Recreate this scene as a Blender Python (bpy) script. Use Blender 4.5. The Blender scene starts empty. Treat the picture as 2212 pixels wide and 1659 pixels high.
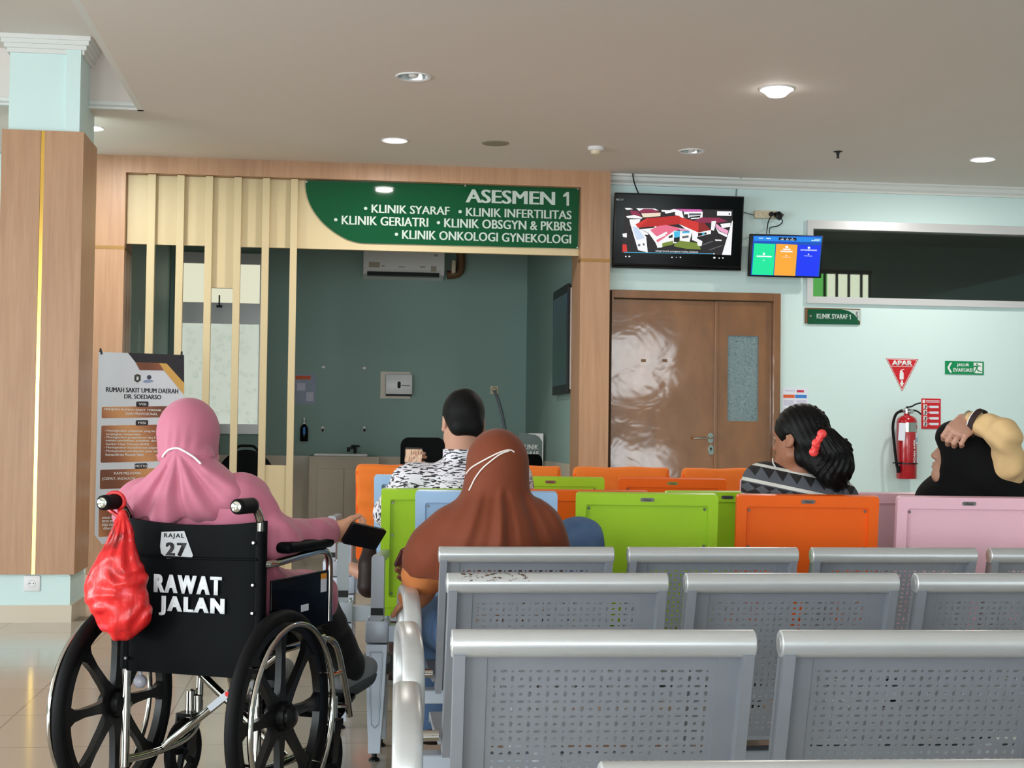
import bpy, bmesh, math, random
import numpy as np
from mathutils import Vector, Matrix, Euler
random.seed(7)
SC = bpy.context.scene
COL = SC.collection
PI = math.pi
R_ = math.radians
# ------------------------------------------------------------------ camera
W, H, F = 2212, 1659, 3200.0
CAM = Vector((0, 0, 1.12))
YAW, PITCH, ROLL = R_(7), R_(1.92), R_(0.7)
_f = Vector((math.sin(YAW) * math.cos(PITCH), math.cos(YAW) * math.cos(PITCH), math.sin(PITCH)))
_r = Vector((math.cos(YAW), -math.sin(YAW), 0))
_u = _r.cross(_f)
CR = math.cos(ROLL) * _r + math.sin(ROLL) * _u
CU = -math.sin(ROLL) * _r + math.cos(ROLL) * _u
CF = _f
cam_data = bpy.data.cameras.new('camera')
cam = bpy.data.objects.new('camera', cam_data)
COL.objects.link(cam)
m = Matrix((CR, CU, -CF)).transposed().to_4x4()
m.translation = CAM
cam.matrix_world = m
cam_data.sensor_fit = 'HORIZONTAL'
cam_data.sensor_width = 36
cam_data.lens = F / W * 36
cam_data.clip_start = 0.05
SC.camera = cam
# ------------------------------------------------------------------ world, daylight, exposure
wd = bpy.data.worlds.new('world')
SC.world = wd
wd.use_nodes = True
wd.node_tree.nodes['Background'].inputs[0].default_value = (0.75, 0.87, 1.0, 1)
wd.node_tree.nodes['Background'].inputs[1].default_value = 1.0
vs = SC.view_settings
vs.view_transform = 'Standard'
vs.look = 'None'
vs.exposure = 0.03
vs.gamma = 1.0
vs.use_curve_mapping = False

def area(name, loc, sx, sy, power, color, rot):
    l = bpy.data.lights.new(name, 'AREA')
    l.shape = 'RECTANGLE'
    l.size, l.size_y = sx, sy
    l.energy = power
    l.color = color
    o = bpy.data.objects.new(name, l)
    o.location = loc
    o.rotation_euler = rot
    COL.objects.link(o)
    return o
# daylight entering by the glazed bays in the wall behind the camera
DAY = 1.3
REAR = -5.0
LWIN = [(-1.5, 1.2), (2.2, 5.4)]          # glazed bays in the left wall, along Y
for y0, y1 in LWIN:
    area('daylight', (-6.27, (y0 + y1) / 2, 1.35), 1.8, y1 - y0 - 0.04, 190 * DAY * (y1 - y0) * 1.8 / 6.0, (0.9, 0.975, 1.0), (0, R_(-90), 0))
RWIN = [(-5.3, -3.0, 0.1, 2.55), (-1.6, 1.4, 0.4, 2.3), (5.0, 6.15, 0.15, 2.9)]
for x0, x1, z0, z1 in RWIN:
    area('daylight', ((x0 + x1) / 2, REAR - 0.25, (z0 + z1) / 2), x1 - x0 - 0.04, z1 - z0 - 0.04,
         165 * DAY * (x1 - x0) * (z1 - z0) / 6.0, (0.9, 0.975, 1.0), (R_(90), 0, 0))

# ------------------------------------------------------------------ pixel rays to points
def ray(px, py):
    return (px - W / 2) / F * CR - (py - H / 2) / F * CU + CF
def D(px, py, d):           # the point seen at a pixel, d metres deep
    return CAM + ray(px, py) * d
def atY(px, py, Y):
    v = ray(px, py)
    return CAM + v * (Y / v.y)
def atZ(px, py, Z):
    v = ray(px, py)
    return CAM + v * ((Z - CAM.z) / v.z)
def atX(px, py, X):
    v = ray(px, py)
    return CAM + v * (X / v.x)

# ------------------------------------------------------------------ materials
def lin(c):
    return tuple(((v / 255) / 12.92 if v / 255 <= 0.04045 else ((v / 255 + 0.055) / 1.055) ** 2.4) for v in c)
class NT:
    """small node writer"""
    def __init__(s, name):
        s.m = bpy.data.materials.new(name)
        s.m.use_nodes = True
        s.t = s.m.node_tree
        s.b = s.t.nodes['Principled BSDF']
        s.out = s.t.nodes['Material Output']
    def n(s, typ, **kw):
        nd = s.t.nodes.new(typ)
        for k, v in kw.items():
            setattr(nd, k, v)
        return nd
    def link(s, a, b):
        s.t.links.new(a, b)
    def val(s, sock, v):
        if isinstance(v, bpy.types.NodeSocket):
            s.link(v, sock)
        else:
            sock.default_value = v
    def m2(s, op, a, b=0.0, c=None):
        nd = s.n('ShaderNodeMath', operation=op)
        s.val(nd.inputs[0], a)
        s.val(nd.inputs[1], b)
        if c is not None:
            s.val(nd.inputs[2], c)
        return nd.outputs[0]
    def mix(s, fac, a, b):
        nd = s.n('ShaderNodeMix', data_type='RGBA')
        s.val(nd.inputs[0], fac)
        for k, v in ((6, a), (7, b)):
            if isinstance(v, bpy.types.NodeSocket):
                s.link(v, nd.inputs[k])
            else:
                nd.inputs[k].default_value = (*v[:3], 1)
        return nd.outputs[2]
    def coord(s, scale=(1, 1, 1), rot=(0, 0, 0), kind='Object'):
        tc = s.n('ShaderNodeTexCoord')
        mp = s.n('ShaderNodeMapping')
        mp.inputs['Scale'].default_value = scale
        mp.inputs['Rotation'].default_value = rot
        s.link(tc.outputs[kind], mp.inputs[0])
        return mp.outputs[0]
    def xyz(s, v):
        nd = s.n('ShaderNodeSeparateXYZ')
        s.link(v, nd.inputs[0])
        return nd.outputs
    def noise(s, vec, scale=5, detail=3, rough=0.5, dist=0.0):
        nd = s.n('ShaderNodeTexNoise')
        s.link(vec, nd.inputs['Vector'])
        nd.inputs['Scale'].default_value = scale
        nd.inputs['Detail'].default_value = detail
        nd.inputs['Roughness'].default_value = rough
        nd.inputs['Distortion'].default_value = dist
        return nd.outputs['Fac']
    def ramp(s, fac, stops, interp='LINEAR'):
        nd = s.n('ShaderNodeValToRGB')
        nd.color_ramp.interpolation = interp
        e = nd.color_ramp.elements
        while len(e) < len(stops):
            e.new(0.5)
        for i, (p, c) in enumerate(stops):
            e[i].position = p
            e[i].color = (*c[:3], 1) if len(c) >= 3 else (c[0],) * 3 + (1,)
        s.link(fac, nd.inputs[0])
        return nd.outputs[0]
    def bump(s, h, strength=0.2, dist=0.01):
        nd = s.n('ShaderNodeBump')
        nd.inputs['Strength'].default_value = strength
        nd.inputs['Distance'].default_value = dist
        s.link(h, nd.inputs['Height'])
        s.link(nd.outputs[0], s.b.inputs['Normal'])
    def base(s, c=None, rough=None, metal=None, spec=None):
        if c is not None:
            if isinstance(c, bpy.types.NodeSocket):
                s.link(c, s.b.inputs['Base Color'])
            else:
                s.b.inputs['Base Color'].default_value = (*c[:3], 1)
        if rough is not None:
            s.val(s.b.inputs['Roughness'], rough)
        if metal is not None:
            s.b.inputs['Metallic'].default_value = metal
        if spec is not None:
            s.b.inputs['Specular IOR Level'].default_value = spec
        return s

def mat(name, rgb, rough=0.5, metal=0.0, var=0.06, nscale=6.0, bump=0.0, bscale=60.0, spec=0.5, coat=0.0, sheen=0.0):
    """a procedural surface: base colour with slight noise variation and optional fine bump"""
    n = NT(name)
    c = lin(rgb)
    v = n.coord()
    f = n.noise(v, nscale, 4)
    lo = tuple(x * (1 - var) for x in c)
    hi = tuple(min(1, x * (1 + var)) for x in c)
    n.base(n.mix(f, lo, hi), rough, metal, spec)
    if bump:
        n.bump(n.noise(v, bscale, 3), bump, 0.004)
    if coat:
        n.b.inputs['Coat Weight'].default_value = coat
        n.b.inputs['Coat Roughness'].default_value = 0.08
    if sheen:
        n.b.inputs['Sheen Weight'].default_value = sheen
    return n.m
def glow(name, rgb, strength=1.0):
    n = NT(name)
    n.base((0, 0, 0), 0.4)
    n.b.inputs['Emission Color'].default_value = (*lin(rgb), 1)
    n.b.inputs['Emission Strength'].default_value = strength
    return n.m

MT = {}
def setup_materials():
    g = MT
    g['mint'] = mat('mint wall paint', (214, 237, 236), 0.6, var=0.02, nscale=1.5, bump=0.03, bscale=120)
    g['shaded_mint'] = mat('mint paint with room shade', (142, 170, 164), 0.6, var=0.03, nscale=1.2, bump=0.03, bscale=120)  # hall mint darkened: the unlit room's shade is put into the colour
    g['ceil'] = mat('ceiling paint', (226, 218, 212), 0.75, var=0.015, nscale=0.8)
    g['white'] = mat('white plaster', (226, 228, 226), 0.55, var=0.02)
    g['cream'] = mat('cream laminate', (208, 190, 150), 0.45, var=0.03, nscale=3)
    g['alu'] = mat('matt aluminium', (212, 212, 214), 0.35, 0.25, var=0.03)
    g['chrome'] = mat('chrome', (186, 183, 176), 0.09, 1.0, var=0.02)
    g['steel'] = mat('brushed steel', (190, 190, 190), 0.28, 1.0, var=0.04)
    g['gold'] = mat('brass strip', (228, 186, 96), 0.18, 1.0, var=0.05)
    g['dull_gold'] = mat('dull brass strip', (150, 112, 62), 0.4, 0.5, var=0.06)
    g['black'] = mat('black plastic', (14, 14, 16), 0.35, var=0.15, spec=.3)
    g['black_gloss'] = mat('glossy black plastic', (6, 6, 8), 0.12, var=0.1, spec=0.12)
    g['rubber'] = mat('black rubber', (16, 16, 18), 0.6, var=0.15, bump=0.1, bscale=90, spec=.15)
    g['black_cloth'] = mat('black vinyl cloth', (9, 11, 14), 0.5, var=0.2, nscale=9, bump=0.25, bscale=14, spec=.06)
    g['white_plastic'] = mat('white plastic', (236, 236, 238), 0.3, var=0.02)
    g['ivory'] = mat('ivory plastic', (222, 208, 180), 0.4, var=0.03)
    g['grey_plastic'] = mat('grey plastic', (122, 126, 132), 0.4, var=0.05)
    g['dark'] = mat('dark recess', (30, 32, 34), 0.7, var=0.1)
    g['green'] = mat('green acrylic', (0, 80, 47), 0.04, var=0.05, nscale=2, spec=0.5)
    g['letter'] = mat('silver lettering', (190, 205, 198), 0.4, var=0.02)
    g['letter_white'] = mat('white lettering', (240, 240, 240), 0.5, var=0.02)
    g['letter_black'] = mat('black lettering', (28, 26, 32), 0.5, var=0.05)
    g['red'] = mat('red sign vinyl', (205, 26, 38), 0.35, var=0.03)
    g['red_paint'] = mat('red enamel', (176, 14, 30), 0.2, var=0.04, coat=0.4)
    g['sign_green'] = mat('green sign vinyl', (0, 140, 84), 0.35, var=0.03)
    g['paper'] = mat('white paper', (228, 232, 244), 0.6, var=0.02)
    g['tile'] = mat('beige wall tile', (212, 198, 178), 0.3, var=0.06, nscale=2)
    g['skin_a'] = mat('light brown skin', (208, 152, 122), 0.5, var=0.06, nscale=12)
    g['skin_b'] = mat('brown skin', (160, 104, 78), 0.5, var=0.06, nscale=12)
    g['skin_c'] = mat('tan skin', (196, 146, 124), 0.5, var=0.06, nscale=12)
    # wood laminate, vertical grain
    def wood(name, a, b, rough, sc=(9, 9, 0.5)):
        n = NT(name)
        v = n.coord(sc)
        f = n.noise(v, 3.5, 6, 0.6, 0.4)
        v2 = n.coord((sc[0] * 7, sc[1] * 7, sc[2] * 2.5))
        f2 = n.noise(v2, 6, 3)
        c = n.ramp(f, [(0.3, lin(a)), (0.7, lin(b))])
        c2 = n.mix(n.m2('MULTIPLY', f2, 0.35), c, lin(tuple(x * 0.82 for x in a)))
        n.base(c2, rough)
        return n.m
    g['wood'] = wood('oak laminate', (180, 135, 102), (200, 156, 121), 0.4)
    g['wood_dark'] = wood('dark brown laminate', (110, 78, 50), (128, 92, 60), 0.5)  # dark brown for door marks, sign backing and pipe duct
    g['cabinet'] = mat('taupe laminate', (176, 166, 148), 0.45, var=0.03)
    # varnished door: brown with a wavy clear coat
    n = NT('glossy brown varnish')
    v = n.coord((1.4, 1.4, 0.6))
    f = n.noise(v, 3.0, 5, 0.6, 0.3)
    c = n.ramp(f, [(0.3, lin((116, 74, 38))), (0.7, lin((146, 96, 52)))])
    n.base(c, 0.3, 0.0, 0.5)
    n.b.inputs['Coat Weight'].default_value = 0.85
    n.b.inputs['Coat IOR'].default_value = 1.55
    n.b.inputs['Coat Roughness'].default_value = 0.07
    v3 = n.coord((1.3, 1.3, 1.8))
    bn = n.n('ShaderNodeBump')
    bn.inputs['Strength'].default_value = 0.16
    bn.inputs['Distance'].default_value = 0.02
    n.link(n.noise(v3, 2.2, 3, 0.45, 0.3), bn.inputs['Height'])
    n.link(bn.outputs[0], n.b.inputs['Normal'])
    n.link(bn.outputs[0], n.b.inputs['Coat Normal'])
    g['varnish'] = n.m
    # polished floor tiles
    n = NT('polished floor tiles')
    v = n.coord((1, 1, 1))
    br = n.n('ShaderNodeTexBrick')
    br.offset = 0.0
    br.squash = 1.0
    n.link(v, br.inputs['Vector'])
    br.inputs['Scale'].default_value = 1.0
    br.inputs['Brick Width'].default_value = 0.6
    br.inputs['Row Height'].default_value = 0.6
    br.inputs['Mortar Size'].default_value = 0.003
    br.inputs['Color1'].default_value = (*lin((196, 185, 170)), 1)
    br.inputs['Color2'].default_value = (*lin((188, 177, 162)), 1)
    br.inputs['Mortar'].default_value = (*lin((128, 118, 104)), 1)
    x, y, z = n.xyz(v)
    band = n.m2('MULTIPLY', n.m2('GREATER_THAN', y, 8.9), n.m2('LESS_THAN', y, 9.12))
    cl = n.mix(n.m2('MULTIPLY', n.noise(v, 4, 5), 0.3), br.outputs['Color'], lin((172, 160, 145)))
    n.base(n.mix(band, cl, lin((70, 64, 60))), 0.13)
    g['floor'] = n.m
    # painted metal of the perforated benches
    n = NT('silver grey powder coat')
    v = n.coord()
    f = n.noise(v, 14, 4)
    n.base(n.mix(f, lin((142, 146, 155)), lin((154, 158, 167))), 0.42, 0.3)
    g['bench'] = n.m
    n = NT('pale silver rail coat')
    v = n.coord((1, 6, 6))
    f = n.noise(v, 9, 6, 0.7)
    sc_ = n.ramp(n.noise(n.coord((3, 9, 9)), 11, 6, 0.75), [(0.74, (0, 0, 0)), (0.8, (1, 1, 1))])
    n.base(n.mix(sc_, n.mix(f, lin((192, 193, 195)), lin((208, 209, 210))), lin((120, 104, 92))), 0.3, 0.4)
    g['rail'] = n.m
    for k, c in dict(lime=(172, 216, 42), orange=(255, 104, 16), pink=(254, 200, 216), blue=(172, 208, 246)).items():
        g['seat_' + k] = mat(k + ' powder coat', c, 0.38, var=0.02)
    g['cover'] = mat('orange fabric slipcover', (240, 122, 36), 0.8, var=0.05, nscale=20, bump=0.35, bscale=18)
    g['legsteel'] = mat('light grey casting', (176, 184, 196), 0.4, 0.2, var=0.04)
setup_materials()

# ------------------------------------------------------------------ object helpers
def put(o, parent=None, loc=None, rot=None):
    COL.objects.link(o)
    if parent is not None:
        o.parent = parent
    if loc is not None:
        o.location = loc
    if rot is not None:
        o.rotation_euler = rot
    return o
def tag(o, label, cat, group=None):
    o['label'] = label
    o['category'] = cat
    if group:
        o['group'] = group
    return o
def thing(name, label, cat, loc=(0, 0, 0), rz=0.0, group=None):
    o = bpy.data.objects.new(name, None)
    o.empty_display_size = 0.1
    put(o, None, loc, (0, 0, rz))
    return tag(o, label, cat, group)
def struct(o):
    o['kind'] = 'structure'
    return o
def frame_of(o):
    return Matrix.Translation(o.location) @ o.rotation_euler.to_matrix().to_4x4()
def local(root):
    inv = frame_of(root).inverted()
    return lambda p: inv @ Vector(p)

class MB:
    """collects shapes, build() links them as one mesh object"""
    def __init__(s):
        s.bm = bmesh.new()
        s.mi = 0
    def _tagf(s, n0):
        s.bm.faces.ensure_lookup_table()
        for f in s.bm.faces[n0:]:
            f.material_index = s.mi
    def box(s, c, size, rot=None, bev=0.0, seg=2):
        n0 = len(s.bm.faces)
        r = bmesh.ops.create_cube(s.bm, size=1.0)
        vs_ = r['verts']
        M = Matrix.Translation(Vector(c)) @ (rot.to_matrix().to_4x4() if rot is not None else Matrix()) @ Matrix.Diagonal((*size, 1))
        bmesh.ops.transform(s.bm, matrix=M, verts=vs_)
        if bev:
            es = list({e for v in vs_ for e in v.link_edges})
            bmesh.ops.bevel(s.bm, geom=es, offset=bev, segments=seg, affect='EDGES', profile=0.5)
        s._tagf(n0)
        return s
    def bb(s, a, b, bev=0.0):
        a, b = Vector(a), Vector(b)
        return s.box((a + b) / 2, [abs(b[i] - a[i]) for i in range(3)], None, bev)
    def poly(s, pts):
        n0 = len(s.bm.faces)
        s.bm.faces.new([s.bm.verts.new(p) for p in pts])
        s._tagf(n0)
        return s
    def prism(s, pts2, y0, y1, axes='xz'):
        """extrude a 2D outline; axes names the plane of the outline"""
        n0 = len(s.bm.faces)
        def P(a, b, c):
            return {'xz': (a, c, b), 'yz': (c, a, b), 'xy': (a, b, c)}[axes]
        A = [s.bm.verts.new(P(a, b, y0)) for a, b in pts2]
        B = [s.bm.verts.new(P(a, b, y1)) for a, b in pts2]
        n = len(A)
        fs = [s.bm.faces.new(A), s.bm.faces.new(B[::-1])]
        for i in range(n):
            fs.append(s.bm.faces.new((A[i], B[i], B[(i + 1) % n], A[(i + 1) % n])))
        bmesh.ops.recalc_face_normals(s.bm, faces=fs)
        s._tagf(n0)
        return s
    def tube(s, pts, r, n=10, cap=True, radii=None, flat=1.0):
        n0 = len(s.bm.faces)
        pts = [Vector(p) for p in pts]
        rings = []
        up = None
        for i, p in enumerate(pts):
            t = (pts[min(i + 1, len(pts) - 1)] - pts[max(i - 1, 0)]).normalized()
            if up is None:
                a = Vector((0, 0, 1)) if abs(t.z) < 0.9 else Vector((1, 0, 0))
                up = (a - t * a.dot(t)).normalized()
            else:
                up = (up - t * up.dot(t)).normalized()
            sd = t.cross(up)
            rr = radii[i] if radii else r
            rings.append([s.bm.verts.new(p + (up * math.cos(k * 2 * PI / n) * flat + sd * math.sin(k * 2 * PI / n)) * rr) for k in range(n)])
        for a, b in zip(rings[:-1], rings[1:]):
            for k in range(n):
                s.bm.faces.new((a[k], a[(k + 1) % n], b[(k + 1) % n], b[k]))
        if cap:
            s.bm.faces.new(rings[0][::-1])
            s.bm.faces.new(rings[-1])
        s._tagf(n0)
        return s
    def lathe(s, prof, c=(0, 0, 0), axis='z', n=24):
        """profile of (radius, height) turned round an axis"""
        n0 = len(s.bm.faces)
        c = Vector(c)
        def P(r, h, a):
            x, y = r * math.cos(a), r * math.sin(a)
            return c + Vector({'z': (x, y, h), 'y': (x, h, y), 'x': (h, x, y)}[axis])
        rings = []
        for r, h in prof:
            if r < 1e-6:
                rings.append([s.bm.verts.new(P(0, h, 0))])
            else:
                rings.append([s.bm.verts.new(P(r, h, 2 * PI * k / n)) for k in range(n)])
        fs = []
        for a, b in zip(rings[:-1], rings[1:]):
            for k in range(n):
                k2 = (k + 1) % n
                q = [a[k % len(a)], a[k2 % len(a)], b[k2 % len(b)], b[k % len(b)]]
                u = []
                for v in q:
                    if v not in u:
                        u.append(v)
                if len(u) >= 3:
                    fs.append(s.bm.faces.new(u))
        bmesh.ops.recalc_face_normals(s.bm, faces=fs)
        s._tagf(n0)
        return s
    def torus(s, c, Rr, r, axis='x', n=48, k=10):
        n0 = len(s.bm.faces)
        c = Vector(c)
        g = []
        for i in range(n):
            a = 2 * PI * i / n
            row = []
            for j in range(k):
                b = 2 * PI * j / k
                q = Rr + r * math.cos(b)
                h = r * math.sin(b)
                x, y = q * math.cos(a), q * math.sin(a)
                row.append(s.bm.verts.new(c + Vector({'x': (h, x, y), 'y': (x, h, y), 'z': (x, y, h)}[axis])))
            g.append(row)
        fs = []
        for i in range(n):
            for j in range(k):
                fs.append(s.bm.faces.new((g[i][j], g[(i + 1) % n][j], g[(i + 1) % n][(j + 1) % k], g[i][(j + 1) % k])))
        bmesh.ops.recalc_face_normals(s.bm, faces=fs)
        s._tagf(n0)
        return s
    def ball(s, c, rad, n=16, rot=None):
        n0 = len(s.bm.faces)
        r = bmesh.ops.create_uvsphere(s.bm, u_segments=n, v_segments=max(8, n // 2), radius=1)
        rad = (rad,) * 3 if not hasattr(rad, '__len__') else rad
        M = Matrix.Translation(Vector(c)) @ (rot.to_matrix().to_4x4() if rot is not None else Matrix()) @ Matrix.Diagonal((*rad, 1))
        bmesh.ops.transform(s.bm, matrix=M, verts=r['verts'])
        s._tagf(n0)
        return s
    def build(s, name, mats, parent=None, loc=None, rot=None, smooth=False, angle=35):
        me = bpy.data.meshes.new(name)
        if smooth:
            for f in s.bm.faces:
                f.smooth = True
        s.bm.to_mesh(me)
        s.bm.free()
        if smooth:
            me.set_sharp_from_angle(angle=R_(angle))
        for m_ in (mats if isinstance(mats, (list, tuple)) else [mats]):
            me.materials.append(MT[m_] if isinstance(m_, str) else m_)
        o = bpy.data.objects.new(name, me)
        return put(o, parent, loc, rot)

def arc(c, r, a0, a1, n=8, plane='xz', k=1.0):
    out = []
    for i in range(n + 1):
        a = a0 + (a1 - a0) * i / n
        u, v = r * math.cos(a), r * math.sin(a) * k
        out.append((c[0] + u, c[1] + v) if plane == '2' else None)
    return out
def rrect(w, h, r, n=5):
    pts = []
    for cx, cz, a in ((w / 2 - r, h / 2 - r, 0), (-w / 2 + r, h / 2 - r, 90), (-w / 2 + r, -h / 2 + r, 180), (w / 2 - r, -h / 2 + r, 270)):
        for i in range(n + 1):
            t = R_(a + 90 * i / n)
            pts.append((cx + r * math.cos(t), cz + r * math.sin(t)))
    return pts
def bez(p, n=8):
    """smooth path through points (Catmull-Rom)"""
    p = [Vector(q) for q in p]
    p = [p[0]] + p + [p[-1]]
    out = []
    for i in range(1, len(p) - 2):
        for k in range(n):
            t = k / n
            a, b, c, d = p[i - 1], p[i], p[i + 1], p[i + 2]
            out.append(0.5 * (2 * b + (c - a) * t + (2 * a - 5 * b + 4 * c - d) * t * t + (3 * b - a - 3 * c + d) * t ** 3))
    out.append(p[-2])
    return out

def text(body, w, h, material, parent, c, name='lettering', bold=0.0, depth=0.002, rot=None, align='CENTER', spacing=1.0, space=1.0, heavy=0.0):
    """raised lettering in the XZ plane facing -Y, fitted to width w and height h (either may be None)"""
    cu = bpy.data.curves.new(name, 'FONT')
    cu.body = body
    cu.size = 1.0
    cu.offset = bold
    cu.extrude = 0.0
    cu.align_x = align
    cu.space_line = spacing
    cu.space_character = space
    cu.resolution_u = 3
    o = bpy.data.objects.new(name, cu)
    COL.objects.link(o)
    dg = bpy.context.evaluated_depsgraph_get()
    me = bpy.data.meshes.new_from_object(o.evaluated_get(dg))
    bpy.data.objects.remove(o)
    xs = [v.co.x for v in me.vertices]
    ys = [v.co.y for v in me.vertices]
    x0, x1, y0, y1 = min(xs), max(xs), min(ys), max(ys)
    sx = w / (x1 - x0) if w else h / (y1 - y0)
    sy = h / (y1 - y0) if h else sx
    for v in me.vertices:
        v.co = Vector(((v.co.x - (x0 + x1) / 2) * sx, 0, (v.co.y - (y0 + y1) / 2) * sy))
    bm = bmesh.new()
    bm.from_mesh(me)
    r = bmesh.ops.extrude_face_region(bm, geom=bm.faces[:])
    for v in [e for e in r['geom'] if isinstance(e, bmesh.types.BMVert)]:
        v.co.y += depth
    bmesh.ops.recalc_face_normals(bm, faces=bm.faces[:])
    if heavy:                              # extra stroke weight: the same outline laid down again, a little aside
        src = bm.faces[:]
        hh_ = (y1 - y0) * sy
        for i, dx in enumerate((-heavy, heavy)):
            d_ = bmesh.ops.duplicate(bm, geom=src)
            bmesh.ops.translate(bm, vec=(dx * hh_, -.00012 * (i + 1), 0), verts=[e for e in d_['geom'] if isinstance(e, bmesh.types.BMVert)])
    bm.to_mesh(me)
    bm.free()
    me.materials.clear()
    me.materials.append(MT[material] if isinstance(material, str) else material)
    me.name = name
    o = bpy.data.objects.new(name, me)
    return put(o, parent, c, rot)
# ------------------------------------------------------------------ the hall
HC = 3.05            # ceiling
RZ = 3.40            # ceiling of the raised tray by the column
YF = 10.65           # front of the timber portal
YW = 10.77           # mint wall
YB = 13.7            # back wall of the assessment room
XL, XR = -6.0, 8.0
TX, TY0, TY1 = -1.15, 3.0, 9.15
PX0, PX1 = -1.673, 2.02      # portal outside
OX0, OX1, OZ = -1.454, 1.802, 2.93   # portal opening

o = struct(MB().bb((XL - .2, REAR - .2, -0.1), (XR + .2, 16.5, 0)).build('floor', 'floor'))
b = MB()
b.bb((TX, REAR, HC), (XR, YW + 3.2, HC + .06))
b.bb((XL, REAR, HC), (TX, TY0, HC + .06))
b.bb((XL, TY1, HC), (TX, YW + 3.2, HC + .06))
b.bb((XL, TY0, RZ), (TX, TY1, RZ + .06))
b.bb((TX, TY0 - .05, HC + .06), (TX + .05, TY1 + .05, RZ + .06))
b.bb((XL, TY1, HC + .06), (TX, TY1 + .05, RZ + .06))
b.bb((XL, TY0 - .05, HC + .06), (TX, TY0, RZ + .06))
struct(b.build('ceiling', 'ceil'))
b = MB()
prof = [(0, 0), (.035, 0), (.035, .012), (.012, .03), (.012, .05), (0, .05)]
b.prism([(TX - u, HC + w) for u, w in prof], TY0, TY1, 'xz')
b.prism([(TY1 - u, HC + w) for u, w in prof], XL, TX, 'yz')
struct(b.build('trim_3', 'white'))
b = MB()
ys = REAR
for i, (y0, y1) in enumerate(LWIN):
    b.bb((XL - .12, ys, 0), (XL, y0, RZ))
    b.bb((XL - .12, y0, 0), (XL, y1, .45)).bb((XL - .12, y0, 2.25), (XL, y1, RZ))
    ys = y1
    f_ = MB()
    f_.bb((XL - .1, y0, .45), (XL - .03, y1, .5)).bb((XL - .1, y0, 2.2), (XL - .03, y1, 2.25))
    for yy in (y0, (y0 + y1) / 2 - .025, y1 - .05):
        f_.bb((XL - .1, yy, .45), (XL - .03, yy + .05, 2.25))
    struct(f_.build('window_%d' % (7 + i), 'alu'))
b.bb((XL - .12, ys, 0), (XL, 16, RZ))
struct(b.build('wall_left', 'mint'))
struct(MB().bb((XR, REAR, 0), (XR + .12, 16, HC)).build('wall_right', 'mint'))
# wall behind the camera with its glazed bays
b = MB()
xs = [XL]
for x0, x1, z0, z1 in RWIN:
    b.bb((xs[-1], REAR - .12, 0), (x0, REAR, HC))
    b.bb((x0, REAR - .12, 0), (x1, REAR, z0))
    b.bb((x0, REAR - .12, z1), (x1, REAR, HC))
    xs.append(x1)
b.bb((xs[-1], REAR - .12, 0), (XR, REAR, HC))
b.bb((5.0, REAR - .1, 1.0), (6.15, REAR - .02, 1.9))  # added unseen panel, blocks the bay's middle to split its reflection
struct(b.build('wall_rear', 'mint'))
for i, (x0, x1, z0, z1) in enumerate(RWIN):
    b = MB()
    t = .05
    b.bb((x0, REAR - .1, z0), (x0 + t, REAR - .03, z1)).bb((x1 - t, REAR - .1, z0), (x1, REAR - .03, z1))
    b.bb((x0, REAR - .1, z0), (x1, REAR - .03, z0 + t)).bb((x0, REAR - .1, z1 - t), (x1, REAR - .03, z1))
    for k in (1, 2):
        xm = x0 + (x1 - x0) * k / 3
        b.bb((xm - .025, REAR - .1, z0), (xm + .025, REAR - .03, z1))
    struct(b.build('window_%d' % (i + 3), 'alu'))

# mint wall right of the portal, with the doorway and the high window
DX0, DX1, DZ = 2.055, 3.339, 2.193
wa, wb = atY(1742, 476, YW), atY(1742, 655, YW)
WX0, WX1, WZ0, WZ1 = wa.x, 6.6, wb.z, wa.z
b = MB()
b.bb((OX1 + .02, YW, DZ), (DX1, YW + .12, HC))
b.bb((DX1, YW, 0), (WX0, YW + .12, HC))
b.bb((WX0, YW, 0), (WX1, YW + .12, WZ0))
b.bb((WX0, YW, WZ1), (WX1, YW + .12, HC))
b.bb((WX1, YW, 0), (XR, YW + .12, HC))
struct(b.build('wall_back', 'mint'))
struct(MB().bb((XL, YW, 0), (PX0 + .01, YW + .12, HC)).build('wall_far_left', 'mint'))
b = MB()
cp = [(0, 0), (-.07, 0), (-.07, -.014), (-.055, -.02), (-.045, -.045), (-.02, -.06), (-.02, -.075), (0, -.075)]
b.prism([(YW + u, HC + w) for u, w in cp], PX1, XR, 'yz')
struct(b.build('trim_2', 'white'))
b = MB()
b.bb((DX1 + .002, YW - .012, 0), (XR, YW, .1))
struct(b.build('baseboard_back', 'tile'))
b = MB()
b.bb((XL, YW - .012, 0), (PX0, YW, .1))
b.bb((PX0, YF - .012, 0), (PX0 + .215, YF + .1, .1))
struct(b.build('baseboard_left', 'tile'))

# ------------------------------------------------------------------ timber portal
por = struct(bpy.data.objects.new('trim_1', None)); put(por)
b = MB()
b.bb((PX0, YF, .1), (OX0, YF + .4, HC))
b.bb((OX1, YF, 0), (PX1, YF + .4, HC))
b.bb((OX0, YF, OZ), (OX1, YF + .4, HC))
b.build('portal_frame', 'wood', por)
zg = 2.395
MB().bb((PX0 - .003, YF - .002, zg - .012), (OX0 + .002, YF + .39, zg + .012)).build('brass_strip', 'dull_gold', por)
MB().bb((OX1 - .002, YF - .002, zg - .012), (PX1 + .003, YF + .1, zg + .012)).build('brass_strip', 'dull_gold', por)

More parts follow.
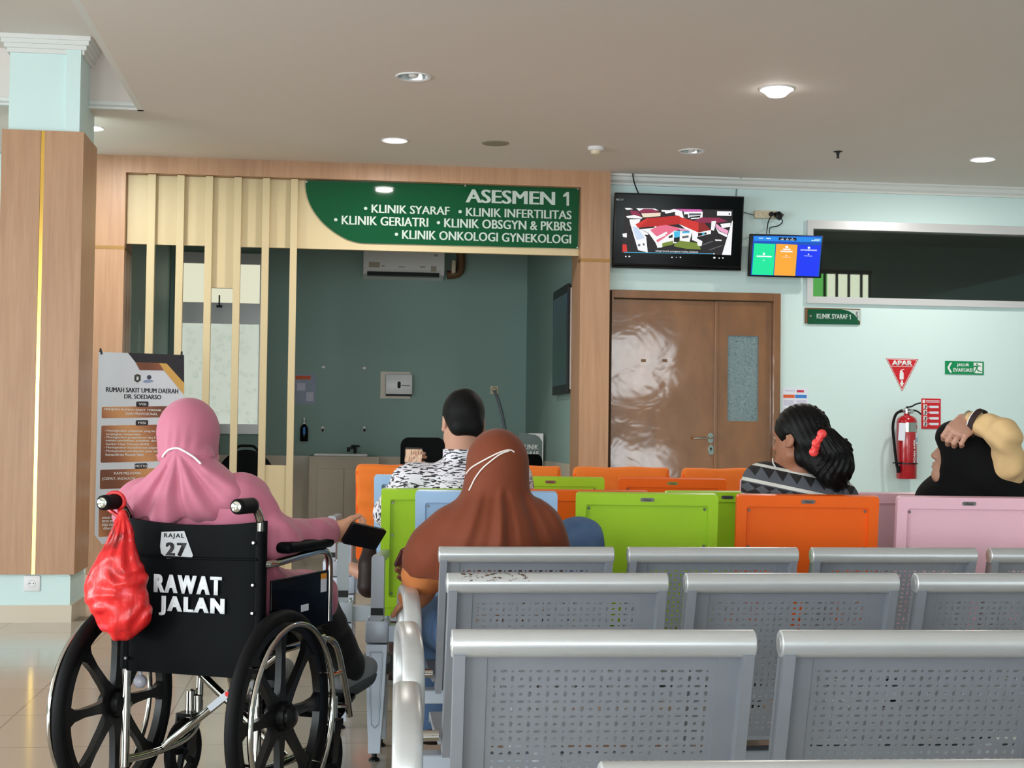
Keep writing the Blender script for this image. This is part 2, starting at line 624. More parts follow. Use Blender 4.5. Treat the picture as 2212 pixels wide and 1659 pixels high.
# ------------------------------------------------------------------ assessment room behind the portal
struct(MB().bb((OX0 - .1, YB, 0), (OX1 + .15, YB + .1, HC)).build('wall_room_back', 'shaded_mint'))
struct(MB().bb((OX1 + .012, YF + .4, 0), (OX1 + .1, YB, HC)).build('wall_room_right', 'shaded_mint'))
struct(MB().bb((OX0 - .1, YF + .4, 0), (OX0, YB, HC)).build('wall_room_left', 'shaded_mint'))
b = MB()
zt = atY(700, 985, YB).z
b.bb((OX0, YB - .01, 0), (OX1, YB, zt))
b.bb((OX1 + .002, YF + .4, 0), (OX1 + .012, YB, zt))
struct(b.build('trim_4', 'tile'))

# inner frosted window
n = NT('frosted patterned glass')
v = n.coord()
vo = n.n('ShaderNodeTexVoronoi', feature='F1')
n.link(v, vo.inputs['Vector']); vo.inputs['Scale'].default_value = 16
nz = n.noise(v, 26, 2, 0.5, 1.2)
sw = n.m2('MULTIPLY', n.m2('LESS_THAN', vo.outputs['Distance'], 0.42), n.m2('GREATER_THAN', n.m2('SINE', n.m2('MULTIPLY', nz, 42.0)), 0.45))
fc = n.mix(sw, lin((206, 214, 202)), lin((182, 194, 182)))
n.base(fc, 0.5)
n.link(fc, n.b.inputs['Emission Color'])
n.b.inputs['Emission Strength'].default_value = 0.72
MT['frosted'] = n.m
MT['lit_pane'] = glow('lit upper pane', (222, 222, 196), 1.0)
win = struct(bpy.data.objects.new('window_2', None)); put(win)
A_, B_ = atY(383, 545, YB), atY(567, 938, YB)
x0, x1, z1, z0 = A_.x, B_.x, A_.z, B_.z
b = MB()
y0, y1 = YB - .05, YB - .001
fr = .045
zm1, zm2 = atY(480, 655, YB).z, atY(480, 700, YB).z
b.bb((x0, y0, z0), (x0 + fr, y1, z1)).bb((x1 - fr, y0, z0), (x1, y1, z1))
b.bb((x0 + fr, y0, z0), (x1 - fr, y1, z0 + .09)).bb((x0 + fr, y0, z1 - .1), (x1 - fr, y1, z1)).bb((x0 + fr, y0, zm2), (x1 - fr, y1, zm1))
b.build('window_frame', 'alu', win)
MB().bb((x0 + fr, YB - .012, z0 + .09), (x1 - fr, YB - .004, zm2)).build('frosted_pane', 'frosted', win)
MB().bb((x0 + fr, YB - .012, zm1), (x1 - fr, YB - .004, z1 - .1)).build('upper_pane', 'lit_pane', win)
p_ = atY(474, 650, YB - .06)
MB().box((p_.x, YB - .07, p_.z), (.012, .03, .1)).box((p_.x, YB - .06, p_.z - .05), (.05, .03, .02)).build('window_latch', 'black', win)

# cream panel and slats closing the left of the portal: one fixed screen
part = thing('slat_screen', 'cream slatted screen with tall vertical battens filling the timber portal', 'screen', (0, 0, 0))
yp0, yp1 = 10.73, 10.77
b = MB()
zb = 2.434
b.bb((OX0 + .002, yp0, zb), (OX1 - .002, yp1, OZ - .002))
xa, xb = atY(453, 560, yp0).x, atY(515, 560, yp0).x
b.bb((xa, yp0, atY(485, 622, yp0).z), (xb, yp1, zb))
b.build('header_panel', 'cream', part)
slx = []
for l_, r_ in ((320, 337), (383, 399), (445, 460.5), (507, 522.5), (568, 583.5), (629, 644)):
    a_, c_ = atY(l_, 380, 10.68), atY(r_, 380, 10.68)
    slx.append((a_.x, c_.x))
    MB().bb((a_.x, 10.68, 0.0), (c_.x, yp0, OZ - .003), .002).build('slat', 'cream', part)
MB().bb((slx[4][1], 10.70, 0), (slx[5][0], yp1, atY(597, 1005, 10.7).z)).build('low_panel', 'cream', part)

# ------------------------------------------------------------------ column in timber cladding
colm = struct(bpy.data.objects.new('wall_column', None)); put(colm)
cy = 8.84
cxr = atY(152, 1250, cy).x
gx = atY(76.5, 1000, 8.8).x
cxl = 2 * gx - cxr
MB().bb((cxl, cy, 0), (cxr, cy + .5, RZ)).build('column_core', 'mint', colm)
MB().bb((atY(143, 230, cy).x, cy - .025, .27), (cxr - .001, cy + .001, RZ - .005)).build('column_rib', 'mint', colm)
wz0, wz1 = atY(80, 1241, 8.8).z, atY(100, 282, 8.8).z
wxr = cxr + .027
wxl = 2 * gx - wxr
b = MB()
b.bb((gx + .011, 8.80, wz0), (wxr, 9.3, wz1))
b.bb((wxl, 8.80, wz0), (gx - .011, 9.3, wz1))
b.bb((gx - .012, 8.815, wz0), (gx + .012, 9.3, wz1))
b.build('cladding', 'wood', colm)
MB().bb((gx - .0105, 8.806, wz0), (gx + .0105, 8.816, wz1)).build('brass_strip', 'gold', colm)
b = MB()
for k, (u, h0, h1) in enumerate(((.055, .075, .10), (.045, .05, .076), (.03, .025, .052), (.016, 0, .027))):
    zz = RZ - .10
    b.bb((cxl - u, cy - u, zz + h0), (cxr + u, cy + .5 + u, zz + h1))
b.build('column_crown', 'white', colm)
b = MB()
b.bb((cxl - .012, cy - .012, 0), (cxr + .012, cy + .512, .10))
b.build('column_skirting', 'tile', colm)

# ------------------------------------------------------------------ door of two unequal leaves
door = struct(bpy.data.objects.new('door_1', None)); put(door)
yd = YW - .02
def xat(px, py, Y=yd):
    return atY(px, py, Y).x
fx = .055
b = MB()
b.bb((DX0, YW - .035, 0), (DX0 + .012, YW + .1, DZ)).bb((DX1 - fx, YW - .035, 0), (DX1, YW + .1, DZ), .004).bb((DX0 + .0125, YW - .035, DZ - .06), (DX1 - fx - .0005, YW + .1, DZ), .004)
b.build('door_frame', 'varnish', door)
xm = xat(1549, 800)
ya, yb_ = YW + .01, YW + .05
lf = MB().bb((DX0 + .014, ya, 0.01), (xm - .012, yb_, DZ - .065), .003).build('door_leaf', 'varnish', door)
MB().bb((xm - .014, ya - .012, 0.01), (xm + .012, ya + .02, DZ - .065), .005).build('meeting_stile', 'varnish', door)
gx0, gx1 = xat(1574, 810), xat(1641, 810)
gz1, gz0 = atY(1606, 725, YW).z, atY(1606, 910, YW).z
b = MB()
rx1 = DX1 - fx - .002
b.bb((xm + .012, ya, .01), (gx0, yb_, DZ - .065)).bb((gx1, ya, .01), (rx1, yb_, DZ - .065))
b.bb((gx0, ya, .01), (gx1, yb_, gz0)).bb((gx0, ya, gz1), (gx1, yb_, DZ - .065))
lf2 = b.build('door_leaf', 'varnish', door)
n = NT('etched grey glass')
v = n.coord()
nz = n.noise(v, 19, 2, 0.5, 1.4)
sw = n.m2('GREATER_THAN', n.m2('SINE', n.m2('MULTIPLY', nz, 46.0)), 0.62)
n.base(n.mix(sw, lin((126, 146, 150)), lin((96, 118, 124))), 0.35)
MT['etched'] = n.m
MB().bb((gx0, ya + .012, gz0), (gx1, ya + .02, gz1)).build('glass_panel', 'etched', lf2)
c = atY(1535, 946, YW)
b = MB()
b.prism(rrect(.042, .075, .02), 0, .008, 'xz')
b.tube(bez([(0, 0, 0), (0, -.035, 0), (-.03, -.05, 0), (-.14, -.05, -.003)], 6), .0085, 12)
b.build('door_handle', 'chrome', lf, (c.x, ya - .008, c.z), smooth=True)
c = atY(1536, 972, YW)
b = MB()
b.prism(rrect(.04, .075, .019), 0, .008, 'xz')
b.mi = 1
b.lathe([(0, -.002), (.008, -.002), (.008, .002)], (0, 0, .01), 'y', 12).box((0, -.001, -.004), (.005, .003, .014))
b.build('keyhole_plate', ['chrome', 'dark'], lf, (c.x, ya - .008, c.z), smooth=True)
for px in (1390, 1436):
    c = atY(px, 779, ya)
    MB().box((c.x, ya - .0005, c.z), (.036, .001, .02)).build('adhesive_mark', 'wood_dark', lf)

# ------------------------------------------------------------------ high window with dark glass and the room behind it
wn = struct(bpy.data.objects.new('window_1', None)); put(wn)
fw = .065
b = MB()
b.bb((WX0, YW - .03, WZ0), (WX0 + .045, YW + .1, WZ1)).bb((WX1 - .05, YW - .03, WZ0), (WX1, YW + .1, WZ1))
b.bb((WX0 + .045, YW - .03, WZ0), (WX1 - .05, YW + .1, WZ0 + .05)).bb((WX0 + .045, YW - .03, WZ1 - fw), (WX1 - .05, YW + .1, WZ1))
b.build('window_frame', 'alu', wn)
n = NT('smoked window glass')
n.base(lin((176, 184, 180)), 0.03)
n.b.inputs['Transmission Weight'].default_value = 1.0
n.b.inputs['IOR'].default_value = 1.45
MT['smoked'] = n.m
MB().bb((WX0 + .045, YW + .03, WZ0 + .05), (WX1 - .05, YW + .036, WZ1 - fw)).build('window_pane', 'smoked', wn)
YR = 14.2
RX0, RX1 = OX1 + .1, 8.6
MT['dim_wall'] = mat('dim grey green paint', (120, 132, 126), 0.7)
area('added_clinic_fill', (5.2, 11.12, 2.98), .6, .25, 22.0, (0.9, 1.0, 0.95), (0, 0, 0))  # added fill light, out of view, brightens the room behind the dark glass
b = MB()
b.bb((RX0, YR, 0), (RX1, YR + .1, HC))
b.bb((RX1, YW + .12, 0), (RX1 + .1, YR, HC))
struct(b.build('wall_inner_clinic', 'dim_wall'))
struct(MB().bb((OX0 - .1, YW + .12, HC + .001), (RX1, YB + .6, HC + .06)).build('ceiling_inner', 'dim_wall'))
# the far barred window seen through it
bw = struct(bpy.data.objects.new('window_6', None)); put(bw)
def bx(px, py):
    return atY(px, py, YR - .03)
z1, z0 = bx(1815, 590).z, bx(1815, 650).z
lit = [glow('green light through bars', (92, 178, 84), 1.7), glow('cream light through bars', (238, 240, 214), 1.7)]
xs_ = [1752, 1788, 1876]
for k, (p0, p1, mi) in enumerate(((1750, 1788, 0), (1788, 1880, 1))):
    MB().bb((bx(p0, 620).x, YR - .012, z0), (bx(p1, 620).x, YR - .004, z1)).build('window_pane', lit[mi], bw)
b = MB()
for px in (1750, 1781, 1807, 1833, 1860, 1878):
    x = bx(px, 620).x
    b.bb((x - .011, YR - .045, z0 - .02), (x + .011, YR - .02, z1 + .02))
b.bb((bx(1746, 620).x, YR - .045, z1 - .01), (bx(1882, 620).x, YR - .02, z1 + .03))
b.bb((bx(1746, 620).x, YR - .045, z0 - .03), (bx(1882, 620).x, YR - .02, z0 + .01))
b.build('window_bars', 'dark', bw)
# ------------------------------------------------------------------ shared-mesh copies
def inst(o, parent, loc=None, rot=None):
    c = o.copy()
    COL.objects.link(c)
    c.parent = parent
    if loc is not None:
        c.location = loc
    if rot is not None:
        c.rotation_euler = rot
    for ch in list(o.children):
        d = ch.copy()
        COL.objects.link(d)
        d.parent = c
    return c

def ringprism(mb, outer, inner, c0, c1, axes='yz'):
    n0 = len(mb.bm.faces)
    def P(a, b, c):
        return {'xz': (a, c, b), 'yz': (c, a, b), 'xy': (a, b, c)}[axes]
    V = [[mb.bm.verts.new(P(a, b, c)) for a, b in pts] for pts, c in ((outer, c0), (outer, c1), (inner, c0), (inner, c1))]
    n = len(outer)
    fs = []
    for i in range(n):
        j = (i + 1) % n
        for a, b in ((0, 1), (1, 3), (3, 2), (2, 0)):
            fs.append(mb.bm.faces.new((V[a][i], V[a][j], V[b][j], V[b][i])))
    bmesh.ops.recalc_face_normals(mb.bm, faces=fs)
    mb._tagf(n0)
    return mb

# ------------------------------------------------------------------ perforated steel benches
RAILW, PITCH = .489, .53
LEAN = R_(19)
def perforated(w, h, cx, cz, nx, nz):
    """sheet in a local plane (x across, z up), y = 0 front and y = .0015 back, pierced by slots and dots"""
    mb = MB()
    bm = mb.bm
    gx, gz = nx * cx, nz * cz
    for i in range(nx):
        for j in range(nz):
            x, z = -gx / 2 + (i + .5) * cx, -gz / 2 + (j + .5) * cz
            if j % 2 == 0:
                a, b_ = (.0031, .0052) if i % 2 == 0 else (.0032, .0029)
            else:
                a, b_ = (.0023, .0023) if i % 2 == 0 else (.0056, .0026)
            o = [(1, 0), (1, 1), (0, 1), (-1, 1), (-1, 0), (-1, -1), (0, -1), (1, -1)]
            c_ = min(a, b_) * .6
            hole = [(a, 0), (a - c_ * .5, b_ - c_ * .35), (0, b_), (-a + c_ * .5, b_ - c_ * .35), (-a, 0), (-a + c_ * .5, -b_ + c_ * .35), (0, -b_), (a - c_ * .5, -b_ + c_ * .35)]
            V = []
            for y in (0, .0015):
                V.append([bm.verts.new((x + u * cx / 2, y, z + v * cz / 2)) for u, v in o])
                V.append([bm.verts.new((x + u, y, z + v)) for u, v in hole])
            for k in range(8):
                k2 = (k + 1) % 8
                bm.faces.new((V[0][k], V[1][k], V[1][k2], V[0][k2]))
                bm.faces.new((V[2][k], V[2][k2], V[3][k2], V[3][k]))
                bm.faces.new((V[1][k], V[3][k], V[3][k2], V[1][k2]))
    bmesh.ops.remove_doubles(bm, verts=bm.verts[:], dist=1e-5)
    # plain margins
    mx, mz = (w - gx) / 2, (h - gz) / 2
    mb.bb((-w / 2, 0, -h / 2), (-gx / 2, .0015, h / 2)).bb((gx / 2, 0, -h / 2), (w / 2, .0015, h / 2))
    mb.bb((-gx / 2, 0, gz / 2), (gx / 2, .0015, h / 2)).bb((-gx / 2, 0, -h / 2), (gx / 2, .0015, -gz / 2))
    return mb
PBH = .375
def bench_protos():
    P = {}
    sl = Matrix.Rotation(LEAN, 4, 'X')
    P['back'] = perforated(RAILW - .05, PBH, .0144, .0137, 25, 24)
    P['back'] = P['back'].build('backrest', 'bench')
    for s in (-1, 1):                        # side flanges of the back, turned towards the rear
        x = s * (RAILW / 2 - .013)
        mb = MB()
        mb.prism([(x - s * -.009, -.028), (x + s * -.009, -.028), (x + s * -.009, -.002), (x - s * .045, -.004), (x - s * .045, 0), (x - s * -.009, .012)], -PBH / 2 - .02, PBH / 2 + .012, 'xy')
        P['flange%d' % s] = mb.build('back_flange', 'bench')
    mb = MB()
    mb.lathe([(0, -RAILW / 2), (.02, -RAILW / 2), (.0225, -RAILW / 2 + .002), (.0225, RAILW / 2 - .002), (.02, RAILW / 2), (0, RAILW / 2)], (0, 0, 0), 'x', 32)
    for s in (-1, 1):
        mb.lathe([(.0105, s * (RAILW / 2 - .004)), (.0105, s * (RAILW / 2 + .0015)), (0, s * (RAILW / 2 + .0015))], (0, 0, 0), 'x', 20)
    P['rail'] = mb.build('top_rail', 'rail', smooth=True)
    mb = MB()
    pr = [(.0, .03), (.12, .004), (.30, 0), (.40, .012), (.435, .004), (.44, -.02), (.425, -.02), (.42, -.008), (.395, -.006), (.30, -.016), (.12, -.012), (.0, .014)]
    mb.prism(pr, -RAILW / 2 + .005, RAILW / 2 - .005, 'yz')
    P['seat'] = mb.build('seat', 'bench', smooth=True, angle=50)
    mb = MB()
    n_, k_ = 48, 14
    def sg(v, p):
        return math.copysign(abs(v) ** p, v)
    rows = []
    for i in range(n_):
        a = 2 * PI * i / n_
        cy_, cz_ = .27 + .222 * sg(math.cos(a), .75), .545 + .112 * sg(math.sin(a), .75)
        ny, nz = math.cos(a) / .222, math.sin(a) / .112
        l_ = math.hypot(ny, nz)
        ny, nz = ny / l_, nz / l_
        rows.append([mb.bm.verts.new((.0255 * sg(math.cos(2 * PI * j / k_), .6), cy_ + ny * .0135 * sg(math.sin(2 * PI * j / k_), .7), cz_ + nz * .0135 * sg(math.sin(2 * PI * j / k_), .7))) for j in range(k_)])
    fs = [mb.bm.faces.new((rows[i][j], rows[(i + 1) % n_][j], rows[(i + 1) % n_][(j + 1) % k_], rows[i][(j + 1) % k_])) for i in range(n_) for j in range(k_)]
    bmesh.ops.recalc_face_normals(mb.bm, faces=fs)
    P['arm'] = mb.build('armrest', 'rail', smooth=True, angle=80)
    mb = MB().lathe([(0, -.03), (.0125, -.03), (.0125, .03), (0, .03)], (0, .12, .44), 'x', 16)
    P['stub'] = mb.build('armrest_bracket', 'chrome', smooth=True)
    mb = MB()
    mb.bb((-.03, .20, .05), (.03, .30, .40), .006)
    mb.box((0, .25, .03), (.06, .5, .035), bev=.008)
    mb.lathe([(0, 0), (.022, 0), (.022, .006), (.01, .014), (0, .014)], (0, .03, 0), 'z', 14)
    mb.lathe([(0, 0), (.022, 0), (.022, .006), (.01, .014), (0, .014)], (0, .47, 0), 'z', 14)
    P['leg'] = mb.build('leg', 'legsteel', smooth=True)
    return P
BP = bench_protos()
def metal_bench(label, px, py, d, rz, n):
    p = D(px, py, d)
    t = thing('steel_bench', label, 'bench', (p.x, p.y, 0), rz, 'perforated steel benches')
    zt = p.z - .0225
    yb, zb = math.sin(LEAN), math.cos(LEAN)
    for i in range(n):
        cx = RAILW / 2 + i * PITCH
        s = inst(BP['rail'], t, (cx, 0, zt))
        q = (PBH / 2 + .02)
        s = inst(BP['back'], t, (cx, .004 + q * yb, zt - q * zb), (LEAN, 0, 0))
        for s in (-1, 1):
            inst(BP['flange%d' % s], t, (cx, .004 + q * yb, zt - q * zb), (LEAN, 0, 0))
        inst(BP['seat'], t, (cx, .13, .405))
    mb = MB().bb((-.05, .22, .335), (n * PITCH, .28, .375), .004)
    mb.build('beam', 'legsteel', t)
    for x in (-.066, n * PITCH - .041 + .066):
        a = inst(BP['arm'], t, (x, 0, 0))
        inst(BP['stub'], t, (x + (.032 if x < 0 else -.032), 0, 0))
    for x in (.25, (n - .5) * PITCH):
        inst(BP['leg'], t, (x, 0, -.0))
    return t
B0 = metal_bench('front steel bench, only the end of a top rail showing at the bottom edge', 1295, 1645, 1.42, R_(-2.4), 3)
B3 = metal_bench('nearest fully seen perforated steel bench, with the widest seat backs', 975, 1359, 2.352, R_(-2.6), 3)
B2 = metal_bench('middle perforated steel bench with scuffed brown marks on its left rail', 965, 1237, 3.222, R_(0), 3)
B1 = metal_bench('farthest perforated steel bench, where the person in brown sits', 948, 1180, 4.083, R_(0), 4)
for k in BP:
    bpy.data.objects.remove(BP[k])
# scuffs on the middle bench rail
n = NT('scuffed rail coat')
v = n.coord()
x, y, z = n.xyz(v)
scr = n.m2('MULTIPLY', n.m2('GREATER_THAN', n.noise(n.coord((60, 60, 160)), 1.0, 5, 0.7), 0.56), n.m2('LESS_THAN', n.m2('ABSOLUTE', n.m2('ADD', x, 0.14)), 0.075))
top = n.m2('GREATER_THAN', z, 0.006)
f = n.noise(n.coord((1, 6, 6)), 9, 6, 0.7)
n.base(n.mix(n.m2('MULTIPLY', scr, top), n.mix(f, lin((192, 193, 195)), lin((208, 209, 210))), lin((92, 74, 62))), 0.3, 0.4)
for ch in B2.children:
    if ch.name.startswith('top_rail'):
        ch.data = ch.data.copy()
        ch.data.materials[0] = n.m
        break

# ------------------------------------------------------------------ coloured waiting seats
BW = .469
CLEAN = R_(9)
BH = .445
def color_protos():
    P = {}
    for col in ('lime', 'orange', 'pink', 'blue'):
        m_ = MT['seat_' + col]
        mb = MB()
        w, h = BW, BH
        o = rrect(w, h, .012, 3)
        zc = -h / 2
        out = [(a, b + zc) for a, b in o]
        inn = [(a, b + zc + .0) for a, b in rrect(w - .066, h - .076, .008, 3)]
        ringprism(mb, out, inn, 0, .03, 'xz')
        mb.prism([(a, b + zc) for a, b in rrect(w - .05, h - .05, .008, 3)], .012, .026, 'xz')
        P[col] = mb.build('backrest', m_, smooth=True, angle=25)
        mb = MB()
        mb.prism(rrect(BW - .01, .40, .03, 4), -.014, .014, 'xy')
        P[col + 's'] = mb.build('seat', m_, smooth=True, angle=30)
        mb = MB()
        mb.bb((-.025, .0, -BH - .035), (.025, .004, -BH + .02)).lathe([(.006, -.002), (.006, .001), (0, .001)], (0, 0, -BH - .02), 'y', 10)
        P[col + 't'] = mb.build('back_bracket', m_)
    mb = MB()
    mb.lathe([(0, -.003), (.004, -.003), (.0055, 0), (.0055, .004)], (0, 0, 0), 'y', 12)
    P['screw'] = mb.build('screw', 'steel', smooth=True)
    mb = MB()
    mb.prism([(a, b - .019) for a, b in rrect(.046, .013, .006, 4)], -.0022, .001, 'xz')
    P['badge'] = mb.build('badge', 'steel', smooth=True)
    text('Chitose', .026, .0075, 'letter_black', P['badge'], (0, -.0028, -.019), bold=.012, depth=.0008)
    mb = MB()
    mb.box((0, 0, -.17), (BW, .055, .36), bev=.02, seg=3)
    bmesh.ops.subdivide_edges(mb.bm, edges=[e for e in mb.bm.edges if e.calc_length() > .03], cuts=14, use_grid_fill=True)
    for v in mb.bm.verts:
        x, y, z = v.co
        v.co.y += .004 * math.sin(z * 70 + 3 * math.sin(x * 9)) * (1 if z < -.03 else .2) + .003 * math.sin(x * 21 + z * 30)
        v.co.z += .0015 * math.sin(x * 13) + (.0015 * math.sin(x * 31) if z > -.05 else 0)
        v.co.x += .003 * math.sin(z * 40)
    P['cover'] = mb.build('slipcover', 'cover', smooth=True, angle=70)
    mb = MB()
    mb.bb((-.04, .225, .395), (.04, .315, .472), .006)
    for s in (-1, 1):
        for y_ in (.235, .305):
            mb.lathe([(0, .008), (.006, .008), (.006, 0)], (s * .03, y_, .472), 'z', 8)
    P['joint'] = mb.build('beam_clamp', 'legsteel', smooth=True)
    mb = MB()
    for y0, y1 in ((.255, .205), (.29, .44)):
        prof = [(.39, .036, .026), (.2, .029, .023), (.10, .0235, .02), (.085, .0215, .02), (.028, .02, .018)]
        n0 = len(mb.bm.faces)
        rings = []
        for z, hx, hy in prof:
            yc = y0 + (y1 - y0) * (.39 - z) / .36
            rings.append([mb.bm.verts.new((sx * hx, yc + sy * hy, z)) for sx, sy in ((-1, -1), (1, -1), (1, 1), (-1, 1))])
        for a, b_ in zip(rings[:-1], rings[1:]):
            for k in range(4):
                mb.bm.faces.new((a[k], a[(k + 1) % 4], b_[(k + 1) % 4], b_[k]))
        mb.bm.faces.new(rings[0][::-1]); mb.bm.faces.new(rings[-1])
        mb.mi = 1
        yr = y0 + (y1 - y0) * .5
        # raised border of the sunken field on the rear face
        def q(z, u):
            yc = y0 + (y1 - y0) * (.39 - z) / .36
            hy = .026 - .006 * (.39 - z) / .3
            return Vector((u, yc - hy - .001, z))
        mb.mi = 0
        for s in (-1, 1):
            mb.tube([q(.365, s * .021), q(.2, s * .0165), q(.125, s * .0125)], .0028, 6)
        mb.tube([q(.365, -.021), q(.365, .021)], .0028, 6)
        mb.tube([q(.125, -.0125), q(.112, 0), q(.125, .0125)], .0028, 6)
        mb.mi = 1
        mb.lathe([(0, 0), (.019, 0), (.019, .006), (.009, .014), (.009, .032), (0, .032)], (0, y1, 0), 'z', 14)
    P['leg'] = mb.build('leg', ['legsteel', 'black'], smooth=True, angle=30)
    mb = MB()
    o = rrect(.044, .225, .012, 4)
    mb.prism([(a, b_ + .472 + .112) for a, b_ in o], .23, .28, 'xz')
    mb.mi = 1
    mb.bb((-.0215, .228, .49), (.0215, .282, .515))
    mb.mi = 0
    mb.bb((-.019, .24, .665), (.019, .52, .6935), .008)
    P['post'] = mb.build('armrest', ['grey_plastic', 'dark'], smooth=True, angle=30)
    P['post'].data.materials[0] = mat('pale grey armrest plastic', (160, 166, 174), 0.3, var=.03)
    return P
CP = color_protos()
def color_bench(label, px, py, d, rz, cols, kind=None):
    p = D(px, py, d)
    t = thing('beam_seating', label, 'waiting seats', (p.x, p.y, 0), rz, 'coloured waiting seats on beams')
    n = len(cols)
    for i, c in enumerate(cols):
        x = BW / 2 + i * PITCH
        if c == 'cover':
            inst(CP['orange'], t, (x, .012, p.z - .02), (CLEAN, 0, 0))
            o = inst(CP['cover'], t, (x, .03, p.z), (CLEAN, 0, 0))
            inst(CP['oranges'], t, (x, .30, .472))
            continue
        o = inst(CP[c], t, (x, 0, p.z), (CLEAN, 0, 0))
        o['label'] = c + ' painted seat back'
        rc = Matrix.Rotation(CLEAN, 3, 'X')
        for sx in (-1, 1):
            for z in (-.052, -.175, -BH + .05):
                inst(CP['screw'], t, Vector((x, 0, p.z)) + rc @ Vector((sx * (BW / 2 - .043), .012, z)), (CLEAN, 0, 0))
            inst(CP[c + 't'], t, (x + sx * .19, .01, p.z), (CLEAN, 0, 0))
        inst(CP['badge'], t, (x, 0, p.z), (CLEAN, 0, 0))
        s = inst(CP[c + 's'], t, (x, .30, .472))
        s['label'] = c + ' painted seat'
    MB().bb((-.14, .24, .397), (n * PITCH - .061 + .14, .30, .455), .003).build('beam', 'legsteel', t)
    for x in (-.14, n * PITCH - .061 + .14):
        inst(CP['joint'], t, (x, 0, 0))
        inst(CP['leg'], t, (x, 0, 0))
        inst(CP['post'], t, (x, 0, 0))
    return t
A7 = R_(-7)
CA = color_bench('nearest coloured seating row, reading blue, lime, orange and pink', 897, 1061, 4.878, A7, ('blue', 'lime', 'orange', 'pink'))
CB = color_bench('second coloured seating row, lime seat at its left end behind blue', 824, 1057, 5.44, R_(-1.5), ('lime', 'orange', 'lime', 'pink'))
CC = color_bench('third coloured seating row, pale blue seat at its left end', 808, 1027, 6.42, A7, ('blue', 'lime', 'orange', 'pink'))
CD = color_bench('farthest seating row wearing orange fabric slipcovers', 768, 1007, 7.2, A7, ('cover', 'cover', 'cover', 'cover'))
def purge(o):
    for ch in list(o.children):
        purge(ch)
    bpy.data.objects.remove(o)
for k in CP:
    purge(CP[k])

# ------------------------------------------------------------------ wheelchair
wcp = CAM + CR * 0 + Vector((_r.x, _r.y, 0)) * -.91 + Vector((math.sin(YAW), math.cos(YAW), 0)) * 4.35
WC = thing('wheelchair', 'black folding wheelchair with chrome tubes, white stencilled back and number sticker', 'wheelchair', (wcp.x, wcp.y, 0), R_(-25))
wl_ = local(WC)
def wl(px, py, d):
    return wl_(D(px, py, d))
HUB = .305
def wheel(sx):
    mb = MB()
    x0 = sx * .27
    ringprism(mb, [(.268 * math.cos(2 * PI * k / 64), HUB + .268 * math.sin(2 * PI * k / 64)) for k in range(64)],
              [(.243 * math.cos(2 * PI * k / 64), HUB + .243 * math.sin(2 * PI * k / 64)) for k in range(64)], x0 - .012, x0 + .012)
    for k in range(8):
        a = R_(45 * k)
        pts = [(.03, .024), (.10, .0145), (.17, .012), (.22, .017), (.25, .034), (.25, -.034), (.22, -.017), (.17, -.012), (.10, -.0145), (.03, -.024)]
        mb.prism([(u * math.cos(a) - v * math.sin(a), HUB + u * math.sin(a) + v * math.cos(a)) for u, v in pts], x0 - .01, x0 + .01, 'yz')
    mb.lathe([(0, x0 - .035), (.04, x0 - .03), (.045, x0), (.04, x0 + .03), (0, x0 + .035)], (0, 0, HUB), 'x', 24)
    w = mb.build('wheel', 'black', WC, smooth=True, angle=30)
    MB().torus((x0, 0, HUB), .284, .019, 'x', 72, 10).build('tyre', 'rubber', w, smooth=True, angle=60)
    mb = MB().torus((x0 + sx * .045, 0, HUB), .262, .0085, 'x', 72, 10)
    for k in range(6):
        a = R_(60 * k + 20)
        mb.tube([(x0 + sx * .012, .257 * math.cos(a), HUB + .257 * math.sin(a)), (x0 + sx * .045, .262 * math.cos(a), HUB + .262 * math.sin(a))], .004, 8)
    mb.build('handrim', 'chrome', w, smooth=True, angle=60)
    mb = MB().lathe([(.034, x0 + sx * .028), (.034, x0 + sx * .04), (.026, x0 + sx * .047), (0, x0 + sx * .05)], (0, 0, HUB), 'x', 24)
    mb.build('hub_cap', 'black', w, smooth=True)
for s in (-1, 1):
    wheel(s)
TR = .0125
fr_ = MB()
for s in (-1, 1):
    x = s * .215
    fr_.tube(bez([(x, -.03, .13), (x, -.03, .5), (x, -.03, .82), (x, -.037, .868), (x, -.07, .903), (x, -.10, .908)], 6), TR, 12)
    fr_.tube(bez([(x, -.03, .15), (x, .10, .14), (x, .30, .145), (x, .385, .19), (x, .395, .3), (x, .395, .47)], 6), TR, 12)
    fr_.tube([(x, -.03, .475), (x, .40, .475)], TR, 12)
    fr_.lathe([(.016, .20), (.016, .27)], (x, .385, 0), 'z', 14)
    fr_.lathe([(0, -s * .0), (.007, 0), (.007, s * .075), (0, s * .075)], (x, 0, HUB), 'x', 10)
    # cross brace
    fr_.tube([(-s * .205, .17, .15), (s * .205, .17, .475)], .0125, 12)
fr_.lathe([(0, .16), (.012, .16), (.012, .19), (0, .19)], (0, 0, .312), 'y', 12)
fr_.build('frame', 'chrome', WC, smooth=True)
for s in (-1, 1):
    x = s * .215
    mb = MB()
    mb.lathe([(.0, -.175), (.014, -.178), (.0215, -.172), (.0225, -.16), (.0205, -.15), (.0225, -.14), (.0205, -.13), (.0225, -.12), (.0205, -.11), (.0225, -.10), (.0225, -.085), (.018, -.078)], (x, 0, .908), 'y', 20)
    gp = mb.build('push_handle', 'rubber', WC, smooth=True, angle=60)
    MB().lathe([(0, -.181), (.006, -.181), (.015, -.178), (.015, -.170)], (x, 0, .908), 'y', 16).build('handle_end', 'chrome', gp, smooth=True)
